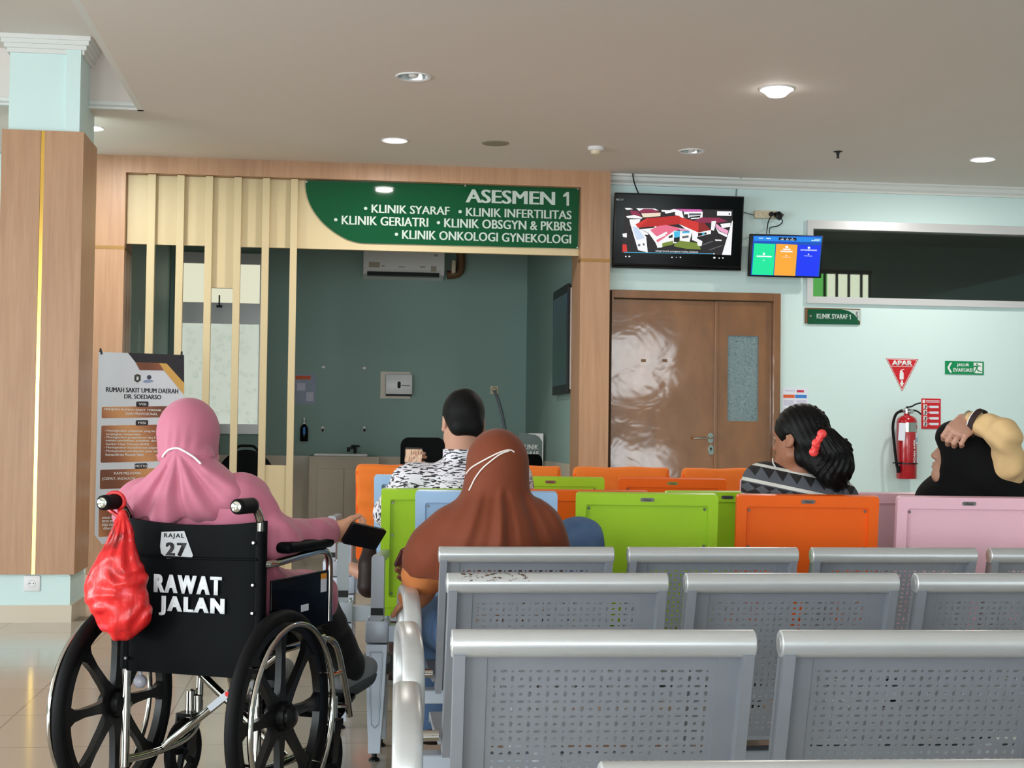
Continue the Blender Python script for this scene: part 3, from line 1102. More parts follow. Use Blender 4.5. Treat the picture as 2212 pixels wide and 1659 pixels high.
# back upholstery: sagging panel with side hems round the canes
mb = MB()
nx_, nz_ = 24, 26
zb0, zb1 = .412, .862
def backpt(u, w, off):
    e = abs(u)
    y = -.046 + .012 * max(0, (e - .78) / .22) ** 2
    y -= .004 * math.sin(w * 9 + u * 2) * (1 - e)
    z = zb0 + (zb1 - zb0) * w
    if w > .95:
        z -= .018 * (1 - u * u) * (w - .95) / .05
    x = u * .232
    return Vector((x, y + off, z))
for off in (0, .014):
    g_ = [[mb.bm.verts.new(backpt(-1 + 2 * i / nx_, j / nz_, off)) for j in range(nz_ + 1)] for i in range(nx_ + 1)]
    for i in range(nx_):
        for j in range(nz_):
            q_ = (g_[i][j], g_[i + 1][j], g_[i + 1][j + 1], g_[i][j + 1])
            mb.bm.faces.new(q_ if off == 0 else q_[::-1])
    if off == 0:
        g0 = g_
for i in range(nx_):
    mb.bm.faces.new((g0[i][nz_], g0[i + 1][nz_], g_[i + 1][nz_], g_[i][nz_]))
    mb.bm.faces.new((g0[i + 1][0], g0[i][0], g_[i][0], g_[i + 1][0]))
for j in range(nz_):
    mb.bm.faces.new((g0[nx_][j], g_[nx_][j], g_[nx_][j + 1], g0[nx_][j + 1]))
    mb.bm.faces.new((g0[0][j + 1], g_[0][j + 1], g_[0][j], g0[0][j]))
for s in (-1, 1):
    x = s * .216
    mb.tube([(x, -.031, zb0 + .005), (x, -.031, zb1 - .03)], .018, 12)
mb.tube([(-.215, -.05, .752), (0, -.053, .748), (.215, -.05, .752)], .0035, 6)
bk = mb.build('backrest', 'black_cloth', WC, smooth=True, angle=50)
for s in (-1, 1):
    for z in (.80, .68, .60, .45):
        MB().lathe([(0, -.052), (.004, -.052), (.006, -.048), (.006, -.044)], (s * .205, -.004, z), 'y', 12).build('rivet', 'steel', bk, smooth=True)
MT['stencil'] = mat('white spray paint', (232, 236, 242), 0.7, var=.08, nscale=40)
def onback(px, py):
    o_, dr = wl_(CAM), frame_of(WC).inverted().to_3x3() @ ray(px, py)
    tt = (-.052 - o_.y) / dr.y
    return o_ + dr * tt
def wt(body, x0, x1, y0, y1, material, bold, off, h=None):
    a, b_ = onback(x0, (y0 + y1) / 2), onback(x1, (y0 + y1) / 2)
    c0, c1 = onback((x0 + x1) / 2, y0), onback((x0 + x1) / 2, y1)
    return text(body, (b_ - a).length, abs(c0.z - c1.z), material, bk, ((a.x + b_.x) / 2, -.052 - off, (c0.z + c1.z) / 2), bold=.02, depth=.0015, space=1.3, heavy=bold)
wt('RAWAT', 334, 477, 1243, 1283, 'stencil', .055, .0)
wt('JALAN', 345, 483, 1290, 1333, 'stencil', .055, .0)
pts = [onback(*p) for p in ((349, 1149), (398, 1147), (417, 1200), (413, 1207), (360, 1206), (348, 1195), (346, 1180))]
MT['sticker'] = mat('worn white sticker', (186, 188, 192), 0.6, var=.12, nscale=30)
st = MB().prism([(p.x, p.z) for p in pts], -.0525, -.0510, 'xz').build('number_sticker', 'sticker', bk)
st['label'] = 'white sticker numbered 27'
wt('RAJAL', 355, 398, 1152, 1164, 'letter_black', .0, .002)
wt('27', 360, 402, 1172, 1201, 'letter_black', .06, .002)
# seat, armrests and skirt guards
mb = MB().box((0, .19, .492), (.43, .43, .035), bev=.012, seg=3)
mb.build('seat', 'black_cloth', WC, smooth=True)
for s in (-1, 1):
    x = s * .24
    mb = MB().tube(bez([(x - s * .02, -.028, .735), (x, .02, .738), (x, .2, .748), (x, .33, .752), (x, .375, .73), (x, .385, .67), (x, .385, .53)], 6), .0115, 12)
    ar = mb.build('armrest', 'chrome', WC, smooth=True)
    mb = MB().box((x, .215, .778), (.055, .31, .034), bev=.016, seg=4)
    mb.build('arm_pad', 'black_cloth', ar, smooth=True, angle=60)
    mb = MB().bb((x - .004, -.01, .52), (x + .004, .375, .69), .003)
    for y_ in (.10, .21):
        mb.bb((x - .0055, y_, .63), (x + .0055, y_ + .075, .636)).bb((x - .0055, y_, .66), (x + .0055, y_ + .075, .664))
    sg = mb.build('skirt_guard', 'black_gloss', WC)
    if s > 0:
        q = MB()
        q.bb((x + .0042, .315, .665), (x + .0052, .355, .682))
        q.mi = 1
        q.bb((x + .0042, .315, .625), (x + .0052, .355, .665))
        q.build('warning_label', [mat('orange label band', (240, 160, 40), .5), 'paper'], sg)
        MB().bb((x + .0042, .18, .58), (x + .0052, .23, .6)).build('logo_label', 'paper', sg)
# casters
for s in (-1, 1):
    x, y = s * .235, (.335 if s < 0 else .395)
    mb = MB()
    mb.torus((x, y, .102), .086, .016, 'x', 40, 8)
    ringprism(mb, [(y + .08 * math.cos(2 * PI * k / 32), .102 + .08 * math.sin(2 * PI * k / 32)) for k in range(32)],
              [(y + .064 * math.cos(2 * PI * k / 32), .102 + .064 * math.sin(2 * PI * k / 32)) for k in range(32)], x - .012, x + .012)
    for k in range(5):
        a = R_(72 * k + 30)
        mb.prism([(y + u * math.cos(a) - v * math.sin(a), .102 + u * math.sin(a) + v * math.cos(a)) for u, v in ((.01, .009), (.07, .007), (.07, -.007), (.01, -.009))], x - .008, x + .008, 'yz')
    mb.lathe([(0, x - .02), (.016, x - .02), (.016, x + .02), (0, x + .02)], (0, y, .102), 'x', 16)
    cs = mb.build('caster', 'rubber', WC, smooth=True, angle=40)
    mb = MB()
    for k in (-1, 1):
        mb.prism([(y - .018, .09), (y + .018, .09), (y + .045, .19), (y - .01, .215), (y + .06, .215), (y + .06, .19)][:3] + [(y + .06, .2), (y + .06, .215), (y + .0, .215)], x + k * .026 - .003, x + k * .026 + .003, 'yz')
    mb.bb((x - .029, y, .208), (x + .029, y + .06, .218))
    mb.build('fork', 'black', cs)
    MB().lathe([(0, .216), (.0165, .216), (.0165, .285), (.008, .292), (0, .292)], (x, y + .04, 0), 'z', 16).build('caster_stem', 'chrome', cs, smooth=True)
    # leg rest
    xx = s * .20
    mb = MB().tube(bez([(xx, .39, .46), (xx + s * .005, .46, .462), (xx + s * .01, .52, .42), (xx + s * .01, .60, .26), (xx + s * .01, .625, .19)], 7), .0105, 12)
    mb.tube([(xx, .40, .34), (xx + s * .01, .555, .345)], .008, 10)
    mb.tube([(xx + s * .01, .61, .225), (xx - s * .03, .615, .222)], .012, 10)
    lr = mb.build('leg_rest', 'chrome', WC, smooth=True)
    MB().box((xx - s * .085, .655, .215), (.15, .14, .018), Euler((R_(22), 0, 0)), bev=.006).build('footplate', 'black_gloss', lr, smooth=True)
# small fittings seen under the seat
c = wl(303, 1472, 4.36)
mb = MB().ball(c, .0205, 20)
mb.lathe([(.006, 0), (.006, .022), (.011, .022), (.011, .03), (0, .03)], (c.x, c.y, c.z + .016), 'z', 12)
mb.tube([(c.x, c.y, c.z + .04), (-.215, -.03, c.z + .045)], .004, 8)
mb.build('tip_ball', mat('grey plastic ball', (168, 168, 180), .25), WC, smooth=True)
u0, u1 = Vector((-.205, .17, .15)), Vector((.205, .17, .475))
pc = u0.lerp(u1, .47)
ang = math.atan2(u1.z - u0.z, u1.x - u0.x)
lb = MB().box((pc.x, pc.y - .0135, pc.z), (.085, .002, .02), Euler((0, -ang, 0))).build('serial_label', 'paper', WC)
pd = u0.lerp(u1, .54)
MB().lathe([(0, 0), (.008, 0), (.008, .001), (0, .001)], (pd.x, pd.y - .0158, pd.z), 'y', 14).build('red_dot', mat('red dot sticker', (255, 50, 50), .5), lb)
# ------------------------------------------------------------------ ceiling fittings
LAMPS = []
def downlight(label, px, py, rad, lit, dome=.012):
    p = atZ(px, py, HC)
    t = thing('downlight', label, 'ceiling light', (p.x, p.y, HC), 0, 'lit recessed downlights' if lit else 'unlit recessed downlights')
    LAMPS.append((p.x, p.y, rad * .86))
    mb = MB().lathe([(rad * .84, .0), (rad * .84, -.004), (rad * .95, -.007), (rad, -.003), (rad, .001)], n=40)
    mb.build('trim_ring', 'white_plastic', t, smooth=True)
    mb = MB().lathe([(rad * .86, .0), (rad * .8, .03), (rad * .6, .075), (rad * .4, .095), (0, .1)], n=32)
    mb.build('reflector', 'steel', t, smooth=True, angle=60)
    if lit:
        MB().lathe([(rad * .8, .004), (rad * .78, -.004 - dome * .2), (rad * .5, -dome * .8), (0, -dome)], n=32).build('diffuser', 'lamp_glow', t, smooth=True)
        l = bpy.data.lights.new('lamp', 'AREA')
        l.shape = 'DISK'
        l.size = rad * 1.4
        l.energy = 22
        l.color = (1.0, .95, .88)
        o = bpy.data.objects.new('lamp', l)
        put(o, t, (0, 0, -.01 - dome))
    else:
        MB().lathe([(.028, .09), (.03, .02), (.026, .0), (.012, -.006), (0, -.007)], n=20).build('bulb', 'white_plastic', t, smooth=True)
MT['lamp_glow'] = glow('lit diffuser', (255, 253, 248), 14.0)
downlight('bright lit round downlight, largest on the right of the ceiling', 1678, 192, .098, True, .05)
downlight('unlit downlight with visible bulb, nearest on the left ceiling', 893, 165, .098, False)
downlight('lit downlight above the left part of the green sign', 853, 303, .09, True)
downlight('small unlit downlight above the television', 1494, 326, .09, False)
downlight('lit downlight at the right edge above the high window', 2123, 344, .09, True)
downlight('lit downlight half hidden behind the top of the timber column', 195, 276, .09, True)
# round cover plate
p = atZ(1070, 309, HC)
tag(MB().lathe([(0, -.009), (.06, -.008), (.088, -.005), (.092, 0), (0, 0)], n=36).build('cover_plate', mat('tan ceiling plate', (150, 142, 126), .6), None, (p.x, p.y, HC), smooth=True),
    'flat tan round plate on the ceiling above the green sign', 'ceiling plate')
p = atZ(1287, 318, HC)
t = thing('smoke_detector', 'white smoke detector hanging from the ceiling near the television', 'smoke detector', (p.x, p.y, HC))
MB().lathe([(0, 0), (.055, 0), (.056, -.012), (.05, -.022), (.034, -.026)], n=32).build('base', 'white_plastic', t, smooth=True)
MB().lathe([(.036, -.022), (.034, -.034), (.03, -.046), (.02, -.052), (0, -.053)], n=32).build('sensor_head', 'ivory', t, smooth=True)
p = atZ(1810, 327, HC)
t = thing('sprinkler', 'small dark sprinkler head under the ceiling on the right', 'sprinkler', (p.x, p.y, HC))
MB().lathe([(0, 0), (.03, 0), (.03, -.003), (.012, -.006), (.009, -.03), (.006, -.04), (0, -.04)], n=20).build('body', 'dark', t, smooth=True)
MB().lathe([(0, -.042), (.012, -.042), (.012, -.045), (0, -.045)], n=16).build('deflector', 'dark', t)
# ceiling sheet pierced for the downlights
ce = bpy.data.objects['ceiling']
bm = bmesh.new()
edges = []
def loop(pts):
    vs_ = [bm.verts.new((x, y, HC)) for x, y in pts]
    for i in range(len(vs_)):
        edges.append(bm.edges.new((vs_[i], vs_[(i + 1) % len(vs_)])))
loop([(TX, REAR), (XR, REAR), (XR, YW + .01), (TX, YW + .01)])
for x, y, r in LAMPS:
    if x > TX:
        loop([(x + r * math.cos(2 * PI * k / 32), y + r * math.sin(2 * PI * k / 32)) for k in range(32)])
bmesh.ops.triangle_fill(bm, edges=edges, use_beauty=True)
me_old = ce.data
b2 = MB()
b2.bb((TX, REAR, HC + .12), (XR, YW + 3.2, HC + .16))
b2.bb((XL, REAR, HC), (TX, TY0, HC + .06))
b2.bb((XL, TY0, RZ), (TX, TY1, RZ + .06))
b2.bb((TX - .001, TY0 - .05, HC + .002), (TX + .03, TY1 + .03, RZ + .06))
b2.bb((XL, TY0 - .05, HC + .06), (TX, TY0, RZ + .06))
b2.bb((XL, TY1, HC + .12), (TX, YW + .1, HC + .16))
b2.bb((XL, TY1 - .001, HC + .002), (TX + .03, TY1 + .03, RZ + .06))
edges = []
loop([(XL, TY1), (TX, TY1), (TX, YW + .01), (XL, YW + .01)])
for x, y, r in LAMPS:
    if x < TX:
        loop([(x + r * math.cos(2 * PI * k / 32), y + r * math.sin(2 * PI * k / 32)) for k in range(32)])
bmesh.ops.triangle_fill(bm, edges=edges, use_beauty=True)
tmp = bpy.data.meshes.new('tmp')
b2.bm.to_mesh(tmp)
bm.from_mesh(tmp)
bm.to_mesh(me_old)
bm.free(); b2.bm.free()
bpy.data.meshes.remove(tmp)

# ------------------------------------------------------------------ helpers for flat things on a wall plane Y = const
def wrect(px0, py0, px1, py1, Y):
    """centre and size on the plane Y of a box seen between two pixel corners"""
    cx_, cy_ = (px0 + px1) / 2, (py0 + py1) / 2
    a, b_ = atY(px0, cy_, Y), atY(px1, cy_, Y)
    c0, c1 = atY(cx_, py0, Y), atY(cx_, py1, Y)
    return (a.x + b_.x) / 2, (c0.z + c1.z) / 2, abs(b_.x - a.x), abs(c0.z - c1.z)
def wtext(body, box, Y, material, parent, bold=0.0, depth=.002, name='lettering', space=1.0, heavy=0.0):
    x, z, w, h = wrect(*box, Y)
    o = parent.location if parent else Vector((0, 0, 0))
    return text(body, w, h, material, parent, (x - o.x, Y - o.y - depth, z - o.z), name, bold, depth, space=space, heavy=heavy)
def wpoly(mb, pts, Y, org, t=.001):
    mb.prism([(atY(px, py, Y).x - org.x, atY(px, py, Y).z - org.z) for px, py in pts], Y - org.y - t, Y - org.y, 'xz')
    return mb

# ------------------------------------------------------------------ main green sign
YS = 10.7285
x, z, w, h = wrect(660, 390, 1250, 540, YS)
t = thing('clinic_sign', 'large green sign listing clinics in silver letters above the opening', 'sign', (x, YS, z))
def sp(u, v):
    return (600 + u / 2.989, 340 + v / 2.989)
out = [sp(*q) for q in bez([(180, 150, 0), (181, 190, 0), (190, 250, 0), (212, 310, 0), (245, 365, 0), (290, 420, 0), (345, 468, 0), (400, 505, 0), (455, 533, 0), (520, 551, 0), (560, 555, 0)], 4) for q in [(q[0], q[1])]]
out += [sp(1935, 590), sp(1946, 186)]
wpoly(MB(), out, YS, t.location, .012).build('board', 'green', t)
YT = YS - .012
def st_(body, u0, v0, u1, v1, bold):
    a, c = sp(u0, v0), sp(u1, v1)
    return wtext(body, (a[0], a[1], c[0], c[1]), YT, 'letter', t, 0, .003, heavy=bold)
st_('ASESMEN', 1218, 214, 1786, 300, .06)
def digit_one(x0, y0, x1, y1, Y, org, parent, material):
    w, h = x1 - x0, y1 - y0
    sw = .42
    wpoly(MB(), [(x0 + w * (1 - sw), y0 + h * .30), (x0, y0 + h * .36), (x0, y0 + h * .22), (x0 + w * .55, y0), (x1, y0), (x1, y1), (x0 + w * (1 - sw), y1)], Y, org, .003).build('lettering', material, parent)
a, c = sp(1843, 224), sp(1880, 312)
digit_one(a[0], a[1], c[0], c[1], YT, t.location, t, 'letter')
st_('\u2022 KLINIK SYARAF', 558, 311, 1108, 364, .035)
st_('\u2022 KLINIK INFERTILITAS', 1168, 334, 1895, 389, .035)
st_('\u2022 KLINIK GERIATRI', 365, 383, 970, 440, .035)
st_('\u2022 KLINIK OBSGYN & PKBRS', 1028, 405, 1895, 463, .035)
st_('\u2022 KLINIK ONKOLOGI GYNEKOLOGI', 757, 484, 1892, 541, .035)
for u, v in ((186, 158), (1210, 183), (1938, 205), (1935, 582)):
    a = atY(*sp(u, v), YT)
    MB().lathe([(0, -.004), (.006, -.004), (.008, 0)], (a.x - t.location.x, YT - YS, a.z - t.location.z), 'y', 10).build('stud', 'steel', t)

# ------------------------------------------------------------------ television with a film playing
def flatscreen(name, label, quad, Yt, tilt, thick, group=None):
    """quad of pixel corners TL TR BR BL; leans forward by tilt about a horizontal axis"""
    cx_ = sum(q[0] for q in quad) / 4
    cy_ = sum(q[1] for q in quad) / 4
    c_ = atY(cx_, cy_, Yt)
    root = thing(name, label, 'screen', c_, 0, group)
    root.rotation_euler = (tilt, 0, 0)
    M_ = Matrix.Translation(c_) @ Matrix.Rotation(tilt, 4, 'X')
    inv = M_.inverted()
    def L(px, py, off=0.0):
        o_, d_ = inv @ CAM, inv.to_3x3() @ ray(px, py)
        tt = (-off - o_.y) / d_.y
        return o_ + d_ * tt
    return root, L
tv, L = flatscreen('television', 'large wall television playing a video of red roofed buildings', [(1330, 418), (1608, 424), (1601, 585), (1323, 580)], 10.62, R_(8), .06)
mb = MB()
q = [L(*p) for p in ((1330, 417), (1608, 423), (1601, 585), (1322.5, 579))]
x0, x1 = (q[0].x + q[3].x) / 2, (q[1].x + q[2].x) / 2
z1, z0 = (q[0].z + q[1].z) / 2, (q[2].z + q[3].z) / 2
mb.bb((x0, 0, z0), (x1, .045, z1), .006).bb((x0 + .1, .04, z0 + .08), (x1 - .1, .075, z1 - .1), .01)
mb.build('casing', 'black', tv, smooth=True)
MB().bb((x0 + .012, -.0015, z0 + .035), (x1 - .012, .001, z1 - .012)).build('screen', 'black_gloss', tv)
MB().tube([(x0 + .004, -.004, z0 + .012), (x1 - .004, -.004, z0 + .012)], .008, 10).build('lower_bezel', 'black_gloss', tv, smooth=True)
MB().bb((x0 + (x1 - x0) * .45, .04, z0 + .12), (x0 + (x1 - x0) * .55, .14, z1 - .2)).build('wall_bracket', 'dark', tv)
cols = dict(k=(10, 10, 12), w=(250, 250, 252), r=(190, 28, 26), rd=(140, 24, 26), rr=(214, 44, 40), p=(236, 110, 140), pk=(214, 96, 176), mg=(140, 34, 74), bl=(70, 190, 235), g=(120, 140, 50), gr=(90, 96, 100), wc=(240, 225, 200), wb=(205, 222, 246), dk=(26, 16, 22), lp=(240, 170, 205))
cm = {k: glow('film ' + k, v, .95 if k != 'k' else .12) for k, v in cols.items()}
def tvp(lst):
    mb = MB()
    mats, idx = [], {}
    for i, (c, pts) in enumerate(lst):
        if c not in idx:
            idx[c] = len(mats); mats.append(cm[c])
        mb.mi = idx[c]
        off = .0018 + i * .00012
        mb.poly([L(1320 + a / 7.373, 410 + b_ / 7.373, off) for a, b_ in pts])
    return mb.build('film_picture', mats, tv)
tvp([('dk', [(215, 290), (1940, 320), (1910, 1040), (175, 1000)]),
     ('w', [(215, 290), (300, 290), (350, 310), (250, 320)]), ('w', [(400, 295), (700, 300), (760, 330), (640, 320), (450, 340)]),
     ('mg', [(300, 330), (430, 340), (490, 440), (330, 400)]), ('w', [(240, 420), (370, 400), (500, 440), (490, 460), (260, 450)]),
     ('mg', [(440, 340), (520, 302), (660, 305), (790, 365), (480, 375)]), ('wc', [(480, 375), (790, 365), (785, 420), (510, 440)]),
     ('w', [(1000, 305), (1130, 340), (1160, 460), (1020, 400), (1020, 350), (870, 380), (850, 350)]),
     ('pk', [(985, 305), (1430, 312), (1460, 350), (1160, 348), (1090, 320)]), ('w', [(1160, 350), (1460, 350), (1455, 440), (1165, 450)]),
     ('k', [(1165, 390), (1225, 390), (1225, 450), (1165, 445)]), ('gr', [(1240, 375), (1430, 375), (1430, 405), (1240, 410)]),
     ('k', [(1240, 430), (1420, 415), (1420, 440), (1260, 450)]), ('w', [(1270, 450), (1455, 438), (1450, 455), (1270, 465)]),
     ('w', [(800, 320), (970, 330), (960, 350), (810, 350)]),
     ('mg', [(1300, 500), (1440, 440), (1720, 445), (1860, 500), (1700, 530), (1390, 520)]),
     ('w', [(1740, 545), (1905, 525), (1900, 590), (1770, 610)]), ('w', [(1690, 340), (1918, 345), (1915, 415), (1688, 412)]),
     ('k', [(1875, 370), (1895, 370), (1895, 398), (1875, 398)]),
     ('w', [(290, 470), (470, 465), (420, 600), (600, 700), (560, 760), (585, 1000), (430, 960), (310, 560)]),
     ('wb', [(340, 580), (420, 600), (540, 770), (410, 800), (360, 660)]), ('gr', [(430, 865), (465, 865), (465, 900), (430, 900)]),
     ('gr', [(505, 850), (530, 850), (535, 885), (508, 888)]),
     ('w', [(420, 600), (720, 570), (760, 700), (700, 850), (600, 690)]), ('k', [(440, 605), (690, 580), (690, 605), (450, 630)]),
     ('dk', [(530, 715), (620, 720), (720, 860), (720, 960), (590, 980), (570, 760)]),
     ('r', [(390, 555), (560, 455), (1070, 410), (1120, 440), (1090, 545), (720, 580), (430, 605)]),
     ('rr', [(390, 550), (600, 440), (560, 500), (440, 600), (425, 598)]), ('rr', [(1120, 440), (1395, 520), (1390, 680), (1090, 545)]),
     ('rd', [(1395, 520), (1480, 520), (1590, 640), (1390, 680)]),
     ('w', [(1080, 545), (1390, 680), (1590, 640), (1590, 700), (1370, 750), (1370, 830), (1290, 800), (1290, 680), (1200, 640)]),
     ('k', [(1385, 690), (1520, 680), (1520, 710), (1385, 740)]), ('bl', [(1450, 690), (1490, 685), (1490, 712), (1452, 720)]),
     ('w', [(620, 640), (720, 790), (740, 920), (800, 920), (810, 850), (990, 720), (1000, 650), (1290, 670), (1250, 830), (1000, 850), (820, 910)]),
     ('w', [(720, 790), (1000, 660), (1000, 830), (740, 930)]),
     ('p', [(620, 640), (760, 575), (880, 560), (1060, 600), (1080, 640), (1010, 650), (740, 840), (720, 800), (880, 720), (720, 740)]),
     ('lp', [(1060, 600), (1240, 640), (1250, 655), (1100, 650)]), ('w', [(740, 740), (880, 665), (900, 690), (780, 770)]),
     ('bl', [(1000, 665), (1100, 655), (1095, 750), (1005, 765)]), ('k', [(1000, 765), (1095, 750), (1090, 840), (1000, 830)]),
     ('bl', [(1130, 665), (1250, 660), (1250, 690), (1135, 695)]), ('gr', [(1130, 740), (1235, 725), (1235, 760), (1135, 775)]),
     ('k', [(920, 740), (980, 710), (980, 760), (915, 770)]), ('g', [(815, 850), (990, 810), (990, 870), (815, 910)]),
     ('g', [(1010, 860), (1100, 810), (1400, 850), (1430, 950), (1200, 940), (1000, 900)]), ('w', [(1360, 770), (1455, 820), (1440, 900), (1380, 890)]),
     ('w', [(1600, 500), (1675, 495), (1640, 650), (1590, 640)]), ('lp', [(1680, 540), (1740, 590), (1870, 650), (1850, 710), (1720, 650), (1660, 580)]),
     ('w', [(1660, 590), (1720, 660), (1850, 715), (1845, 755), (1710, 690)]), ('gr', [(1450, 870), (1620, 810), (1625, 825), (1460, 885)]),
     ('gr', [(1560, 950), (1770, 880), (1775, 892), (1570, 965)]), ('w', [(1655, 790), (1760, 795), (1760, 815), (1660, 812)]),
     ('w', [(1930, 490), (1940, 500), (1910, 1040), (1765, 1035)]),
     ('w', [(180, 700), (250, 690), (250, 760), (190, 750)]), ('rr', [(180, 870), (245, 870), (260, 985), (180, 990)]),
     ('bl', [(205, 992), (1640, 1014), (1640, 1022), (205, 1000)])])
mb = MB()
for a, b_, r in ((235, 1062, 14), (292, 1062, 16), (970, 1075, 13), (1040, 1075, 8), (1105, 1075, 13), (1645, 1082, 20), (1722, 1088, 12), (1780, 1086, 13), (1640, 1018, 13)):
    mb.poly([L(1320 + (a + r * math.cos(k)) / 7.373, 410 + (b_ + r * .8 * math.sin(k)) / 7.373, .009) for k in [2 * PI * j / 6 for j in range(6)]])
mb.build('player_icons', cm['w'], tv)
def ltext(body, Lf, box, material, parent, off, bold=0.0):
    a, b_ = Lf(box[0], (box[1] + box[3]) / 2, off), Lf(box[2], (box[1] + box[3]) / 2, off)
    c0, c1 = Lf((box[0] + box[2]) / 2, box[1], off), Lf((box[0] + box[2]) / 2, box[3], off)
    return text(body, abs(b_.x - a.x), abs(c0.z - c1.z), material, parent, ((a.x + b_.x) / 2, -off, (c0.z + c1.z) / 2), bold=bold, depth=.0004)
ltext('sebagai bentuk peningkatan kualitas pelayanan', L, (1416, 541, 1508, 546), cm['w'], tv, .0095)
ltext('FHD TV', L, (1331, 429, 1347, 433.5), 'letter', tv, .002)

mo, L2 = flatscreen('monitor', 'smaller screen with green, orange and blue cards beside the big television', [(1622, 504), (1780, 512), (1773, 602), (1616, 597)], 10.60, R_(9), .05)
q = [L2(*p) for p in ((1622, 503.5), (1780, 511), (1772.5, 602), (1615.5, 596))]
x0, x1 = (q[0].x + q[3].x) / 2, (q[1].x + q[2].x) / 2
z1, z0 = (q[0].z + q[1].z) / 2, (q[2].z + q[3].z) / 2
MB().bb((x0, 0, z0), (x1, .035, z1), .004).build('casing', 'black', mo, smooth=True)
MB().bb((x0 + .2, .03, z0 + .06), (x1 - .2, .16, z1 - .06)).build('wall_bracket', 'dark', mo)
def mc(name, rgb, s=1.0):
    return glow('screen ' + name, rgb, s)
ly = [('base', (0, 78, 190), (168, 425, 1082, 428, 1040, 968, 132, 945)), ('bar', (20, 140, 240), (178, 430, 1078, 448, 1072, 512, 172, 492)),
      ('green card', (0, 236, 160), (180, 525, 462, 535, 432, 948, 148, 940)), ('orange card', (255, 172, 50), (472, 533, 754, 545, 722, 960, 442, 950)),
      ('blue card', (0, 50, 250), (762, 545, 1062, 556, 1022, 966, 738, 958)), ('pill', (4, 8, 30), (505, 445, 742, 452, 740, 492, 502, 485))]
def mpx(a, b_):
    return 1600 + a / 6.143, 440 + b_ / 6.143
for i, (nm, rgb, pts) in enumerate(ly):
    mb = MB()
    mb.poly([L2(*mpx(pts[k], pts[k + 1]), .001 + i * .0002) for k in (0, 2, 4, 6)])
    mb.build('screen' if i == 0 else 'screen_card', mc(nm, rgb, .95), mo)
W_ = mc('white', (240, 250, 255), 1.0)
mb = MB()
for a, b_, w_, h_ in ((312, 700, 200, 18), (308, 665, 28, 30), (306, 752, 16, 14), (612, 606, 100, 18), (608, 634, 160, 18), (612, 576, 36, 28), (604, 690, 14, 20), (602, 712, 120, 3),
                      (906, 584, 32, 26), (900, 672, 18, 14), (896, 694, 110, 4), (368, 462, 60, 12), (270, 458, 60, 10), (620, 478, 36, 8), (552, 475, 42, 8), (684, 481, 54, 8), (558, 457, 12, 10), (618, 459, 12, 10), (684, 462, 12, 10), (1018, 474, 80, 6), (992, 490, 110, 8)):
    MB().poly([L2(*mpx(a + sx * w_ / 2, b_ + sy * h_ / 2 + sx * w_ * .015), .0026) for sx, sy in ((-1, -1), (1, -1), (1, 1), (-1, 1))]).build('screen_mark', W_, mo)
ltext('DAFTAR MENUNGGU', L2, (*mpx(795, 606), *mpx(1012, 626)), W_, mo, .0028, .02)

# power strip, plugs and cables
x, z, w, h = wrect(1627.5, 456, 1681, 473, YW)
t = thing('power_strip', 'cream four socket power strip on the wall above the small screen', 'power strip', (x, YW, z))
MB().box((0, -.017, 0), (w, .034, h), bev=.008).build('housing', 'ivory', t, smooth=True)
for k in range(4):
    xx = -w / 2 + .045 + k * .04
    if k < 2:
        MB().lathe([(.017, -.037), (.017, -.034), (.014, -.033), (0, -.033)], (xx, 0, 0), 'y', 20).build('socket', 'cabinet', t, smooth=True)
    else:
        pg = MB().lathe([(.018, -.034), (.018, -.055), (.010, -.075), (0, -.078)], (xx, 0, .002), 'y', 18)
        if k == 3:
            pg.box((xx + .014, -.06, -.012), (.05, .045, .05), Euler((0, R_(35), 0)), .006)
        tag(pg.build('power_plug', 'black', None, (x, YW, z), smooth=True), ('round black plug in the third socket of the cream power strip' if k == 2 else 'bulky black adapter plugged in the last socket of the power strip'), 'plug')
def cable(name, label, pts, r, material):
    return tag(MB().tube(bez(pts, 8), r, 8).build(name, material, smooth=True, angle=80), label, 'cable')
ym = YW - .03
cable('power_cable', 'thin black cable from the power strip straight down to the small screen', [atY(1666, 467, ym - .03), atY(1660, 478, ym), atY(1657, 495, ym), atY(1656, 504, 10.58)], .004, 'black')
cable('power_cable', 'thin black cable looping from the adapter to the small screen', [atY(1688, 472, ym - .02), atY(1690, 480, ym), atY(1680, 488, ym), atY(1664, 492, ym), atY(1662, 504, 10.585)], .004, 'black')
cable('aerial_cable', 'black cable dropping from the ceiling to the large television', [atY(1367, 372, YW - .08), atY(1368, 385, YW - .08), atY(1373, 403, YW - .06), atY(1380, 419, YW - .09)], .005, 'black')
cable('wall_cable', 'thin pale cable on the wall above the right corner of the television', [atY(1601, 384, YW - .075), atY(1593, 398, YW - .012), atY(1591, 408, YW - .006), atY(1590, 425, YW - .006)], .004, 'grey_plastic')
cable('wall_cable', 'short grey cable running from the television edge to the power strip', [atY(1600, 456, YW - .006), atY(1612, 460, YW - .006), atY(1628, 464, YW - .008)], .004, 'grey_plastic')

